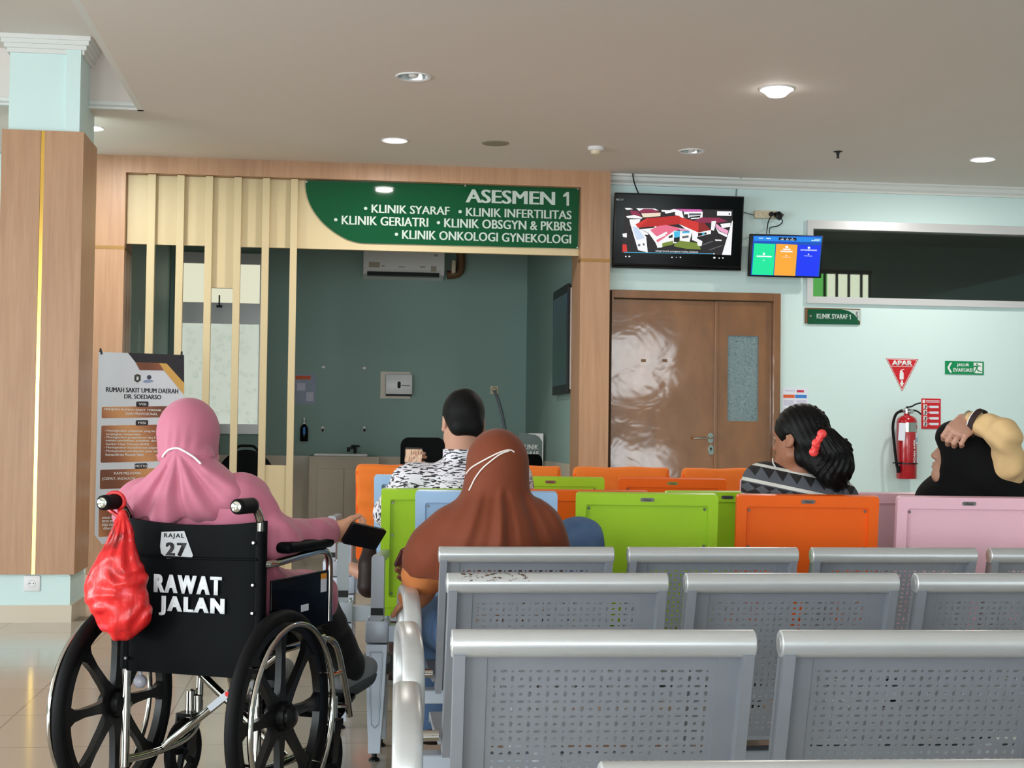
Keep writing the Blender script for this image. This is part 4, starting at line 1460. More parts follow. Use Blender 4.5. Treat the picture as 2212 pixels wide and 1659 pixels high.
# ------------------------------------------------------------------ door sign and safety signs on the mint wall
x, z, w, h = wrect(1738, 666, 1857, 700, YW)
t = thing('door_sign', 'small green clinic sign on a wooden backing above the right of the door', 'sign', (x, YW, z))
MB().box((0, -.006, 0), (w, .012, h)).build('backing', 'wood_dark', t)
def kp(a, b_):
    return 1600 + a / 6.143, 440 + b_ / 6.143
wpoly(MB(), [kp(*p) for p in ((1330, 1402), (1580, 1412), (1580, 1560), (1500, 1500))], YW - .012, t.location, .003).build('corner_panel', 'letter', t)
wpoly(MB(), [kp(*p) for p in ((890, 1398), (1330, 1402), (1430, 1424), (1500, 1466), (1545, 1520), (1570, 1580), (1572, 1606), (888, 1596))], YW - .012, t.location, .005).build('board', 'green', t)
wtext('KLINIK SYARAF', (*kp(1008, 1463), *kp(1418, 1530)), YW - .017, 'letter', t, .012, .002, heavy=.03)
digit_one(*kp(1438, 1472), *kp(1460, 1535), YW - .017, t.location, t, 'letter')
a = atY(*kp(928, 1488), YW - .017)
MB().lathe([(0, -.004), (.009, -.004), (.012, 0)], (a.x - x, -.017, a.z - z), 'y', 14).build('stud', 'chrome', t, smooth=True)
wpoly(wpoly(MB(), [kp(*p) for p in ((1530, 1440), (1545, 1425), (1556, 1440), (1550, 1470), (1555, 1500), (1525, 1480))], YW - .0152, t.location, .0004), [kp(*p) for p in ((1515, 1500), (1565, 1495), (1560, 1520), (1530, 1525))], YW - .0152, t.location, .0004).build('emblem', 'grey_plastic', t)

tri = [(1914, 774), (1983, 776), (1948.5, 845)]
def shrink(pts, k):
    cx_ = sum(p[0] for p in pts) / 3; cy_ = sum(p[1] for p in pts) / 3
    return [(cx_ + (p[0] - cx_) * k, cy_ + (p[1] - cy_) * k) for p in pts]
x, z, w, h = wrect(1914, 774, 1983, 845, YW)
t = thing('extinguisher_sign', 'red triangular sign pointing down above the fire extinguisher', 'sign', (x, YW, z))
wpoly(MB(), tri, YW, t.location, .004).build('board', 'red', t)
for k1, k2 in ((.955, .915),):
    o_, i_ = shrink(tri, k1), shrink(tri, k2)
    mb = MB()
    for k in range(3):
        j = (k + 1) % 3
        wpoly(mb, [o_[k], o_[j], i_[j], i_[k]], YW - .004, t.location, .0005)
    mb.build('border', 'letter_white', t)
def ap(a, b_):
    return 1880 + a / 5.027, 750 + b_ / 5.027
wtext('APAR', (*ap(236, 145), *ap(455, 199)), YW - .004, 'letter_white', t, .015, .001, heavy=.07)
mb = MB()
wpoly(mb, [ap(*p) for p in ((230, 207), (460, 210), (459, 214), (230, 211))], YW - .004, t.location, .0005)
wpoly(mb, [ap(*p) for p in ((318, 285), (330, 262), (352, 262), (362, 285), (362, 350), (318, 350))], YW - .004, t.location, .0005)
wpoly(mb, [ap(*p) for p in ((334, 262), (334, 245), (366, 236), (368, 242), (346, 250), (346, 262))], YW - .004, t.location, .0005)
wpoly(mb, [ap(*p) for p in ((318, 265), (334, 246), (336, 252), (323, 270))], YW - .004, t.location, .0005)
mb.build('extinguisher_symbol', 'letter_white', t)
wpoly(MB(), [ap(*p) for p in ((333, 360), (353, 360), (353, 388), (366, 388), (343, 432), (321, 386), (333, 386))], YW - .004, t.location, .0005).build('arrow', 'letter_white', t)

x, z, w, h = wrect(2041, 780.5, 2124.5, 809, YW)
t = thing('exit_sign', 'green and white evacuation route sign with running figure and left arrow', 'sign', (x, YW, z))
MB().box((0, -.003, 0), (w, .006, h)).build('board', 'sign_green', t)
YE = YW - .006
wpoly(MB(), [ap(*p) for p in ((865, 168), (888, 168), (858, 222), (888, 276), (866, 276), (836, 222))], YE, t.location, .0005).build('arrow', 'letter_white', t)
wtext('JALUR', (*ap(940, 176), *ap(1076, 218)), YE, 'letter_white', t, .03, .001)
wtext('EVAKUASI', (*ap(902, 228), *ap(1108, 270)), YE, 'letter_white', t, .03, .001)
pn = wpoly(MB(), [ap(*p) for p in ((1122, 168), (1216, 172), (1216, 284), (1122, 280))], YE, t.location, .0006).build('door_symbol', 'letter_white', t)
mb = MB()
for pts in (((1150, 176), (1166, 176), (1166, 194), (1150, 194)), ((1136, 200), (1180, 196), (1204, 206), (1200, 213), (1178, 206), (1160, 228), (1176, 252), (1216, 262), (1214, 270), (1168, 262), (1152, 240), (1132, 282), (1122, 280), (1142, 236), (1150, 208), (1136, 218), (1126, 214)), ((1126, 200), (1140, 200), (1136, 215), (1122, 222))):
    wpoly(mb, [ap(*p) for p in pts], YE - .0006, t.location, .0005)
mb.build('running_figure', 'sign_green', t)

x, z, w, h = wrect(1990, 861, 2031.5, 926.5, YW)
t = thing('instruction_sign', 'red instruction sign with four small pictures right of the extinguisher', 'sign', (x, YW, z))
MB().box((0, -.0025, 0), (w, .005, h)).build('board', 'red', t)
YP = YW - .005
MT['sign_grey'] = mat('grey sign print', (96, 92, 96), .5)
mb, mb2, mb3 = MB(), MB(), MB()
for k in range(4):
    b0 = 622 + k * 62
    wpoly(mb, [ap(*p) for p in ((576, b0), (616, b0 + 1), (616, b0 + 52), (576, b0 + 51))], YP, t.location, .0005)
    wpoly(mb2, [ap(*p) for p in ((640, b0 + 14), (742, b0 + 14), (742, b0 + 40), (650, b0 + 40), (640, b0 + 27))], YP, t.location, .0005)
    wpoly(mb3, [ap(*p) for p in ((588, b0 + 10), (606, b0 + 6), (612, b0 + 22), (604, b0 + 48), (584, b0 + 46), (594, b0 + 28))], YP - .0005, t.location, .0004)
    wpoly(mb2, [ap(*p) for p in ((620, b0 + 24), (634, b0 + 24), (634, b0 + 30), (620, b0 + 30))], YP, t.location, .0005)
wpoly(mb, [ap(*p) for p in ((568, 570), (594, 570), (594, 606), (568, 606))], YP, t.location, .0005)
wpoly(mb2, [ap(*p) for p in ((604, 578), (750, 580), (750, 588), (604, 586))], YP, t.location, .0005)
wpoly(mb2, [ap(*p) for p in ((604, 594), (750, 596), (750, 602), (604, 600))], YP, t.location, .0005)
mb.build('pictures', 'letter_white', t); mb2.build('captions', 'paper', t); mb3.build('picture_figures', 'sign_grey', t)

def poster(name, label, box, Y, parts, m='paper'):
    x, z, w, h = wrect(*box, Y)
    t = thing(name, label, 'poster', (x, Y, z))
    MB().box((0, -.001, 0), (w, .002, h)).build('sheet', m, t)
    for nm, m_, u0, v0, u1, v1 in parts:
        MB().bb((-w / 2 + u0 * w, -.0026, h / 2 - v1 * h), (-w / 2 + u1 * w, -.002, h / 2 - v0 * h)).build(nm, m_, t)
    return t
MT['p_orange'] = mat('orange print', (224, 96, 50), .6)
MT['p_blue'] = mat('blue print', (60, 130, 210), .6)
MT['p_lilac'] = mat('pale print', (206, 206, 226), .6)
MT['p_red'] = mat('crimson print', (200, 50, 80), .6)
ps = poster('notice_poster', 'white information poster with orange and blue headings beside the door', (1689.5, 838, 1745, 925), YW,
       [('heading', 'p_orange', .04, .17, .48, .25), ('heading', 'p_blue', .5, .17, .95, .25), ('title', 'p_red', .56, .05, .84, .11), ('title_line', 'p_lilac', .12, .05, .5, .09),
        ('picture', 'p_lilac', .06, .30, .45, .44), ('picture', 'p_lilac', .55, .30, .93, .44), ('picture', 'p_lilac', .06, .5, .3, .72), ('picture', 'p_lilac', .38, .5, .62, .72), ('picture', 'p_lilac', .7, .5, .93, .72)])
MT['p_teal'] = mat('faded poster film', (150, 160, 186), .5, var=.12, nscale=18)
poster('wall_poster', 'faded transparent poster with orange strip on the inner room wall', (637, 808, 682, 873), YB,
       [('heading', 'p_orange', .02, .06, .75, .18), ('picture', 'p_lilac', .1, .3, .5, .55), ('picture', 'p_lilac', .55, .6, .9, .9)], 'p_teal')

# ------------------------------------------------------------------ fire extinguisher
c = atY(1959, 965, 10.66)
zb_, zt_ = atY(1959, 1034, 10.66).z, atY(1959, 897, 10.66).z
rad = .0755
t = thing('fire_extinguisher', 'red fire extinguisher with black hose hung on the mint wall', 'fire extinguisher', (c.x, 10.665, zb_))
hh = zt_ - zb_
MB().lathe([(0, 0), (rad * .96, 0), (rad, .006), (rad, hh - .05), (rad * .9, hh - .025), (rad * .6, hh - .006), (.024, hh), (.02, hh + .012), (0, hh + .012)], n=40).build('cylinder', 'red_paint', t, smooth=True, angle=40)
mb = MB().lathe([(0, hh + .01), (.019, hh + .01), (.019, hh + .05), (.012, hh + .055), (0, hh + .06)], n=16)
mb.lathe([(0, -.05), (.014, -.05), (.014, .03), (0, .03)], (.0, 0, hh + .034), 'x', 14)
mb.lathe([(0, -.045), (.017, -.045), (.017, -.02), (0, -.02)], (.022, 0, hh + .028), 'y', 16)
mb.build('valve', 'steel', t, smooth=True)
MB().tube(bez([(-.01, -.01, hh + .06), (.03, -.01, hh + .065), (.07, -.01, hh + .085), (.105, -.01, hh + .093)], 6), .006, 8).build('lever', 'black', t, smooth=True)
MB().tube(bez([(0, -.01, hh + .045), (.04, -.01, hh + .04), (.08, -.01, hh + .03), (.108, -.01, hh + .008)], 6), .006, 8).build('carry_handle', 'black', t, smooth=True)
mb = MB().tube(bez([(-.04, -.01, hh + .034), (-.09, -.015, hh + .005), (-.115, -.02, hh - .08), (-.11, -.03, hh - .2), (-.095, -.04, .12), (-.085, -.05, .06)], 8), .0105, 10)
mb.tube([(-.085, -.05, .095), (-.083, -.05, .045)], .0145, 10)
mb.build('hose', 'rubber', t, smooth=True)
mb = MB()
ringprism(mb, [((rad + .006) * math.cos(2 * PI * k / 32), (rad + .006) * math.sin(2 * PI * k / 32)) for k in range(32)], [((rad + .0005) * math.cos(2 * PI * k / 32), (rad + .0005) * math.sin(2 * PI * k / 32)) for k in range(32)], .108, .118, 'xy')
mb.bb((-.13, -.06, .114), (-.05, -.054, .122)).bb((-.02, .07, .0), (.02, .104, .3))
mb.build('strap', 'black', t)
mb = MB()
def onc(a, z_, r=rad + .001):
    return (r * math.sin(a), -r * math.cos(a), z_)
def curved(mb, a0, a1, z0, z1, r=rad + .0012, n=8):
    n0 = len(mb.bm.faces)
    for k in range(n):
        p0, p1 = a0 + (a1 - a0) * k / n, a0 + (a1 - a0) * (k + 1) / n
        mb.bm.faces.new([mb.bm.verts.new(q) for q in (onc(p0, z0, r), onc(p1, z0, r), onc(p1, z1, r), onc(p0, z1, r))])
    mb._tagf(n0)
curved(mb, -.45, 1.5, hh - .125, hh - .055)
mb.build('silver_label', 'chrome', t)
mb = MB()
curved(mb, .62, 1.5, hh - .215, hh - .13)
mb.build('white_label', 'paper', t)
mb = MB()
curved(mb, .8, 1.2, hh - .2, hh - .165, rad + .0016)
mb.build('round_mark', 'p_blue', t)
MB().box((-.062, -.064, hh - .125), (.05, .002, .13), Euler((0, R_(3), R_(-35)))).build('inspection_tag', 'paper', t)
o = text('FOAM AFFF', .17, .018, 'letter_white', t, (.033, -rad - .001, .21), bold=.03, depth=.001)
o.rotation_euler = (0, R_(-90), R_(26))
o.location = (.034, -.0695, .205)
mb = MB()
curved(mb, .85, 1.35, .125, .16, rad + .0016)
mb.build('lower_mark', 'paper', t)

# ------------------------------------------------------------------ socket at the foot of the column
x, z, w, h = wrect(51.5, 1243, 87, 1277, cy)
t = thing('wall_socket', 'white electrical socket on the column base under the brass strip', 'socket', (x, cy, z))
MB().box((0, -.005, 0), (w, .010, h), bev=.004).build('plate', 'white_plastic', t, smooth=True)
mb = MB().lathe([(.021, -.011), (.0195, -.0135), (.018, -.011), (.018, -.0102), (0, -.0102)], (0, 0, 0), 'y', 24)
mb.build('socket_ring', 'white_plastic', t, smooth=True)
for s in (-1, 1):
    MB().lathe([(0, -.011), (.0028, -.011), (.0028, -.0098)], (s * .0095, 0, 0), 'y', 10).build('pin_hole', 'dark', t)

# ------------------------------------------------------------------ things in the assessment room
x0, x1 = atY(785, 590, 13.46).x, atY(960, 590, 13.46).x
zb_ = atY(872, 599, 13.46).z
t = thing('air_conditioner', 'white wall air conditioner partly hidden behind the cream header', 'air conditioner', ((x0 + x1) / 2, YB, zb_))
w = x1 - x0
MB().prism([(0, .0), (-.19, .03), (-.225, .075), (-.225, .26), (-.20, .285), (0, .285)], -w / 2, w / 2, 'yz').build('housing', 'white_plastic', t)
MB().bb((-w / 2 + .035, -.214, .012), (w / 2 - .045, -.18, .05)).build('outlet_slot', 'dark', t)
MB().box((0, -.2, .028), (w - .1, .012, .045), Euler((R_(-28), 0, 0))).build('louvre', 'grey_plastic', t)
for u, v, a, b_ in ((-.27, .10, .10, .05), (-.19, .09, .03, .012), (-.02, .085, .06, .008), (.17, .09, .045, .012), (.27, .075, .05, .05), (.29, .2, .03, .02)):
    MB().bb((u - a / 2, -.2265, v - b_ / 2 + .01), (u + a / 2, -.2245, v + b_ / 2 + .01)).build('sticker', 'cabinet', t)
cable('pipe_trunk', 'dark pipe duct bending beside the air conditioner', [atY(966, 594, 13.662), atY(984, 592, 13.662), atY(994, 584, 13.662), atY(996, 566, 13.662), atY(995, 535, 13.662)], .04, 'wood_dark')['category'] = 'pipe'
x, z, w, h = wrect(975.5, 562, 984.5, 590, 13.56)
tag(MB().box((x, 13.62, z), (w, .16, h), bev=.012).build('switch_box', 'ivory', smooth=True), 'small pale switch box on the pipe beside the air conditioner', 'switch')
x, z, w, h = wrect(822, 803, 886, 861, YB)
xd, zd, wd_, hd = wrect(833, 808, 891, 855, YB - .1)
t = thing('towel_dispenser', 'grey white paper towel dispenser on a beige wall plate', 'dispenser', (xd, YB, zd))
MB().box((x - xd, -.004, z - zd), (w, .008, h)).build('back_plate', 'tile', t)
MB().box((0, -.055, .005), (wd_, .095, hd - .01), bev=.012).build('housing', 'white_plastic', t, smooth=True)
MB().box((0, -.06, -hd / 2 + .008), (wd_ * .96, .085, .016)).build('slot', 'dark', t)
mb = MB().prism(rrect(.03, .062, .014), -.1045, -.102, 'xz')
mb.build('sight_window', 'dark', t)
MB().bb((.02, -.1035, -.01), (.1, -.102, .0)).build('brand_line', 'grey_plastic', t)
x, z, w, h = wrect(647, 900, 667, 953, YB - .05)
t = thing('soap_bottle', 'dark pump bottle hung on the inner wall beside the slats', 'bottle', (x, YB - .045, z))
MB().lathe([(0, -h / 2), (.034, -h / 2), (.036, -h / 2 + .01), (.036, .0), (.03, .02), (.012, .04), (.011, .05), (0, .05)], n=20).build('bottle', 'black_gloss', t, smooth=True)
MB().lathe([(.013, .045), (.013, .06), (.005, .062), (.005, .085), (.012, .086), (.012, .1), (0, .102)], n=14).build('pump', 'white_plastic', t, smooth=True)
MB().bb((-.01, -.0372, -.05), (.012, -.036, .015)).build('label', 'p_blue', t)
MB().bb((-.02, .03, -.04), (.02, .045, .03)).build('holder', 'grey_plastic', t)
for px, py, wh in ((699, 793, 'upper left'), (787, 795, 'upper right'), (697, 928, 'lower left'), (787, 928, 'lower right')):
    p = atY(px, py, YB)
    mb = MB().box((0, -.012, 0), (.034, .024, .026 if py < 900 else .05), bev=.006)
    if py > 900:
        mb.mi = 1
        mb.box((0, -.02, .018), (.016, .018, .02))
    tag(mb.build('mirror_clip', ['white_plastic', 'dark'], None, (p.x, YB, p.z), smooth=True), 'small white mirror clip, %s of the four on the inner wall' % wh, 'clip', 'mirror clips')
x, z, w, h = wrect(1059, 834, 1076, 851, YB)
t = thing('wall_socket', 'cream round socket on the inner room wall with a hanging cable', 'socket', (x, YB, z))
MB().box((0, -.004, 0), (w, .008, h), bev=.003).build('plate', 'ivory', t)
MB().lathe([(.024, -.02), (.028, -.008), (.014, -.024), (0, -.024)][::-1], (0, 0, 0), 'y', 18).build('socket_ring', 'ivory', t, smooth=True)
cable('socket_cable', 'grey cable curving down from the inner room wall socket', [atY(1067, 843, YB - .03), atY(1074, 860, YB - .02), atY(1083, 890, YB - .02), atY(1090, 930, YB - .02), atY(1092, 1000, YB - .02)], .012, 'grey_plastic')
# wash stand
yf = YB - .42
xa, xb = atY(668, 1000, yf).x, atY(818, 1000, yf).x
zc_ = atY(743, 986, yf).z
t = thing('wash_cabinet', 'taupe double door washstand cabinet against the inner back wall', 'cabinet', ((xa + xb) / 2, YB - .012, 0))
w = xb - xa
MB().bb((-w / 2, -.41, 0), (w / 2, 0, zc_)).build('body', 'cabinet', t)
for s in (-1, 1):
    MB().bb((min(s * .003, s * (w / 2 - .07)), -.422, .1), (max(s * .003, s * (w / 2 - .07)), -.41, zc_ - .11), .002).build('door', 'cabinet', t)
t2 = thing('sink', 'pale sink basin with dark tap on top of the washstand cabinet', 'sink', ((xa + xb) / 2, YB - .2, zc_))
MB().box((-.03, 0, .012), (w * .78, .36, .024), bev=.01).build('basin', 'white_plastic', t2, smooth=True)
mb = MB().tube(bez([(.1, .05, .02), (.1, .05, .07), (.09, .0, .09), (.07, -.06, .085), (.07, -.07, .065)], 6), .014, 10)
mb.box((.11, .05, .09), (.06, .03, .02), bev=.005).box((.04, .02, .06), (.03, .03, .04), bev=.005)
mb.build('tap', 'dark', t2, smooth=True)
# display panel on the right inner wall
XD = 1.772
pn_, pf = atX(1225.5, 735, XD), atX(1194, 735, XD)
z1, z0 = atX(1225, 613, XD).z, atX(1225, 849, XD).z
t = thing('wall_display', 'tall narrow dark display panel seen edge-on on the right inner wall', 'screen', (XD, (pn_.y + pf.y) / 2, (z0 + z1) / 2))
hh, ll = z1 - z0, abs(pf.y - pn_.y)
MB().bb((0, -ll / 2, -hh / 2), (.02, ll / 2, hh / 2), .003).build('casing', 'black', t)
MB().bb((.02, -ll / 2 + .01, -hh / 2 + .03), (.041, ll / 2 - .04, hh / 2 - .03)).build('wall_frame', 'alu', t)
n = NT('dark blue green display')  # blue and green tones graded by height, faintly emissive
v = n.coord()
x, y, z = n.xyz(v)
f = n.m2('ADD', n.m2('MULTIPLY', z, 0.9), n.m2('MULTIPLY', n.noise(v, 4, 3), .5))
c_ = n.ramp(n.m2('ADD', f, .3), [(0.0, lin((18, 40, 80))), (.35, lin((10, 44, 34))), (.7, lin((14, 34, 40))), (.95, lin((40, 66, 100)))])
n.base(c_, .15)
n.link(c_, n.b.inputs['Emission Color'])
n.b.inputs['Emission Strength'].default_value = .15
MB().bb((-.002, -ll / 2 + .03, -hh / 2 + .07), (0, ll / 2 - .03, hh / 2 - .07)).build('screen', n.m, t)
# office chairs
def office_chair(label, px, py, d, wd2, ht, rz, handle):
    p = D(px, py, d)
    t = thing('office_chair', label, 'office chair', (p.x, p.y, 0), rz, 'black office chairs')
    zt = p.z
    mb = MB()
    if handle:
        mb.prism([(wd2 / 2 * math.cos(2 * PI * k / 40), zt - .3 + .27 * math.sin(2 * PI * k / 40)) for k in range(40)], -.02, .03, 'xz')
        mb.tube(bez([(-.1, .0, zt - .045), (-.06, .0, zt - .005), (0, 0, zt), (.06, 0, zt - .005), (.1, 0, zt - .045)], 5), .011, 8)
    else:
        mb.prism([(a, b_ + zt - ht / 2) for a, b_ in rrect(wd2, ht, .07, 6)], -.02, .03, 'xz')
    mb.build('backrest', 'black_cloth', t, smooth=True)
    MB().tube(bez([(0, -.03, zt - .35), (0, -.05, .55), (0, .0, .42), (0, .2, .41)], 6), .025, 10).build('back_support', 'black', t, smooth=True)
    MB().box((0, .27, .47), (.46, .46, .07), bev=.03, seg=3).build('seat', 'black_cloth', t, smooth=True)
    MB().lathe([(0, .08), (.03, .08), (.03, .3), (.022, .3), (.022, .44), (0, .44)], (0, .27, 0), 'z', 14).build('gas_column', 'black', t, smooth=True)
    mb = MB()
    for k in range(5):
        a = R_(72 * k + 18)
        mb.tube([(0, .27, .1), (.27 * math.cos(a), .27 + .27 * math.sin(a), .065)], .018, 8)
    bs = mb.build('star_base', 'black', t, smooth=True)
    for k in range(5):
        a = R_(72 * k + 18)
        MB().lathe([(0, -.02), (.028, -.02), (.028, .02), (0, .02)], (.27 * math.cos(a), .27 + .27 * math.sin(a), .028), 'x', 14).build('castor', 'rubber', bs, smooth=True)
    return t
office_chair('black office chair with rounded back and loop handle behind the slats', 532, 963, 11.9, .48, .55, R_(-5), True)
office_chair('black office chair with square mesh back beside the seated man', 914, 945, 12.3, .37, .55, R_(-8), False)
t = office_chair('black office chair at the right, in front of the standing clinic board', 1150, 981, 11.75, .2, .5, R_(40), False)
p = D(1165, 991, 11.54)
# standing clinic board
p = D(1147, 936, 12.45)
t = thing('standing_board', 'grey standing board lettered in white at the right of the inner room', 'sign', (p.x, p.y, 0), R_(-4))
hz = p.z
MB().bb((-.103, -.008, hz - .46), (.103, .012, hz)).build('board', mat('slate grey acrylic', (92, 110, 106), .35), t)
MB().prism([(-.02, hz), (.103, hz), (.103, hz - .46), (.095, hz - .46), (.095, hz - .07), (.07, hz - .03), (.04, hz - .012), (-.02, hz - .006)], -.0095, -.008, 'xz').build('border', 'letter_white', t)
text('KLINIK', .15, .042, 'letter_white', t, (-.01, -.009, hz - .115), bold=.03, depth=.001)
text('SYARAF', .155, .042, 'letter_white', t, (-.012, -.009, hz - .172), bold=.03, depth=.001)
MB().bb((-.015, .0, .02), (.015, .012, hz - .4)).build('post', 'alu', t)
MB().box((0, 0, .01), (.3, .25, .02)).build('foot', 'alu', t)
# desk and computer half hidden behind the slats
p = D(450, 1010, 11.9)
t = thing('desk', 'cream desk with black computer, mostly hidden behind the slats', 'desk', (p.x - .19, p.y + .75, 0))
MB().box((0, 0, .735), (.42, .5, .03)).build('desktop', 'cream', t)
for s in (-1, 1):
    MB().box((s * .19, 0, .36), (.03, .46, .72)).build('side_panel', 'cream', t)
zq = D(450, 968, 11.9).z
p2 = D(449, 985, 12.5)
t = thing('computer_monitor', 'black computer monitor behind the head of the person in pink', 'monitor', (p2.x, p2.y, .75))
MB().box((0, 0, .26), (.19, .03, .26), bev=.006).build('casing', 'black', t, smooth=True)
MB().box((0, .02, .08), (.04, .02, .14)).build('neck', 'black', t)
MB().box((0, .02, .008), (.2, .16, .016)).build('foot', 'black', t)

# ------------------------------------------------------------------ standing banner
bl_, br_ = D(213, 760, 9.52), D(397.5, 766, 9.80)
ux = Vector((br_.x - bl_.x, br_.y - bl_.y, 0))
bwid = ux.length
rzb = math.atan2(ux.y, ux.x)
ztop = bl_.z
bn_ = thing('roll_banner', 'white and gold standing banner with vision and mission text beside the column', 'banner', (bl_.x, bl_.y, 0), rzb)
k_ = bwid / 675
def bu(a, b_):
    return ((a - 77) * k_, ztop - (b_ - 65 - 20 * (a - 77) / 675) * k_ * 1.0)
hb = ztop - bu(77, 1545)[1]
mb = MB()
mb.prism([(0, ztop), (bwid, ztop), (bwid, ztop - hb + .06), (bwid - .045, ztop - hb), (.045, ztop - hb), (0, ztop - hb + .06)], -.002, 0, 'xz')
sheet = mb.build('sheet', 'paper', bn_)
n = NT('gold gradient print')
v = n.coord()
x, y, z = n.xyz(v)
f = n.m2('ADD', n.m2('MULTIPLY', n.m2('SINE', n.m2('ADD', n.m2('MULTIPLY', x, 11.0), n.m2('MULTIPLY', z, 5.0))), .4), .5)
n.base(n.ramp(f, [(0, lin((112, 66, 52))), (.5, lin((172, 106, 74))), (1, lin((236, 172, 116)))]), .5)
MT['print_gold'] = n.m
def bpoly(pts, material, name, lay=1):
    return MB().prism([bu(*p) for p in pts], -.002 - .0006 * lay, -.002 - .0006 * (lay - 1), 'xz').build(name, material, bn_)
MT['print_dark'] = mat('near black print', (44, 40, 50), .55)
bpoly([(303, 70), (752, 85), (757, 310), (612, 155), (363, 143)], 'print_dark', 'dark_corner')
bpoly([(363, 143), (552, 150), (592, 208), (400, 206)], 'print_gold', 'gold_band', 2)
bpoly([(552, 150), (612, 153), (757, 308), (757, 400), (592, 208)], mat('bright gold print', (226, 176, 96), .45), 'gold_band', 2)
bpoly([(358, 245), (382, 237), (407, 245), (409, 285), (384, 304), (358, 288)], mat('dark olive crest', (64, 66, 56), .6), 'crest', 1)
bpoly([(376, 256), (390, 256), (392, 280), (383, 286), (374, 280)], 'paper', 'crest_centre', 2)
bpoly([(475 + 18 * math.cos(2 * PI * k / 16), 262 + 18 * math.sin(2 * PI * k / 16)) for k in range(16)], mat('slate emblem', (70, 78, 96), .6), 'emblem', 1)
bpoly([(427, 290), (450, 282), (500, 284), (512, 296), (470, 306), (432, 304)], mat('pale blue wave', (150, 165, 205), .6), 'emblem_wave', 1)
def btext(body, x0, y0, x1, y1, material, bold=.0, lay=2, heavy=.025):
    a, c = bu(x0, (y0 + y1) / 2), bu(x1, (y0 + y1) / 2)
    zc = (bu((x0 + x1) / 2, y0)[1] + bu((x0 + x1) / 2, y1)[1]) / 2
    return text(body, abs(c[0] - a[0]), (y1 - y0) * k_, material, bn_, ((a[0] + c[0]) / 2, -.0022 - .0006 * lay, zc), bold=0, depth=.0005, heavy=heavy)
btext('RUMAH SAKIT UMUM DAERAH', 141, 346, 709, 383, 'print_dark', .012, 0, .05)
btext('DR. SOEDARSO', 283, 397, 573, 432, 'print_dark', .012, 0, .05)
def rr(x0, y0, x1, y1, material, name, lay=1):
    r = 10
    pts = []
    for cx_, cy_, a in ((x1 - r, y1 - r, 0), (x0 + r, y1 - r, 90), (x0 + r, y0 + r, 180), (x1 - r, y0 + r, 270)):
        pts += [(cx_ + r * math.cos(R_(a + 30 * k)), cy_ + r * math.sin(R_(a + 30 * k))) for k in range(4)]
    return bpoly(pts, material, name, lay)
for x0, y0, x1, y1 in ((110, 490, 735, 578), (110, 635, 735, 922), (108, 976, 735, 1125), (105, 1190, 735, 1492)):
    rr(x0, y0, x1, y1, 'print_gold', 'text_panel')
for body, y in (('VISI', 451), ('MISI', 597), ('MOTTO', 935)):
    rr(376, y, 474, y + 42, 'print_dark', 'heading_pill', 2)
    btext(body, 396 if len(body) < 5 else 382, y + 12, 455 if len(body) < 5 else 470, y + 31, 'letter_white', .02, 3)
LW = 'letter_white'
btext('MENJADI RUMAH SAKIT TERBAIK,', 130, 507, 583, 528, LW, .03)
btext('DAN PROFESIONAL', 297, 538, 548, 558, LW, .03)
for body, x0, x1, y in (('- Meningkatkan pelayanan yang be', 132, 530, 681), ('terjangkau masyarakat', 147, 415, 706), ('- Meningkatkan pengetahuan dan k', 132, 537, 732), ('melalui pendidikan, pelatihan, dan', 147, 540, 757),
                        ('Sumber Daya Manusia (SDM)', 147, 482, 784), ('- Meningkatkan kesejahteraan pegaw', 132, 556, 811), ('- Meningkatkan pendapatan guna men', 132, 566, 838), ('kemandirian Rumah Sakit', 147, 445, 862)):
    btext(body, x0, y - 10, x1, y + 11, LW, .015)
btext('KAMI MELAYANI', 216, 999, 420, 1018, LW, .015)
btext('(CEPAT, INOVATIF', 126, 1038, 380, 1064, LW, .02)
for body, x1, y in (('sesuai kew', 245, 1345), ('terus men', 232, 1372), ('atau men', 232, 1400), ('diberik', 222, 1427)):
    btext(body, 130 if body != 'diberik' else 142, y - 10, x1, y + 11, LW, .015)
mb = MB()
mb.tube([(bwid / 2, .02, .0), (bwid / 2, .03, ztop - hb / 2)], .012, 8)
mb.tube([(.01, .01, ztop + .008), (bwid / 2, .03, ztop - hb * .5), (bwid - .01, .01, ztop - hb + .05)], .006, 8)
mb.tube([(bwid - .01, .01, ztop + .008), (bwid / 2, .03, ztop - hb * .5), (.01, .01, ztop - hb + .05)], .006, 8)
mb.tube([(bwid / 2 - .25, -.1, .012), (bwid / 2, .02, .03), (bwid / 2 + .25, -.1, .012)], .01, 8)
mb.tube([(bwid / 2, .02, .03), (bwid / 2, .25, .012)], .01, 8)
mb.build('stand', 'black', bn_, smooth=True)
for s in (0, 1):
    x = .02 if s == 0 else bwid - .02
    MB().tube([(x, -.004, ztop - .015), (x + (-.008 if s == 0 else .006), .004, ztop + .022)], .0065, 8).build('corner_hook', 'dark', bn_, smooth=True)
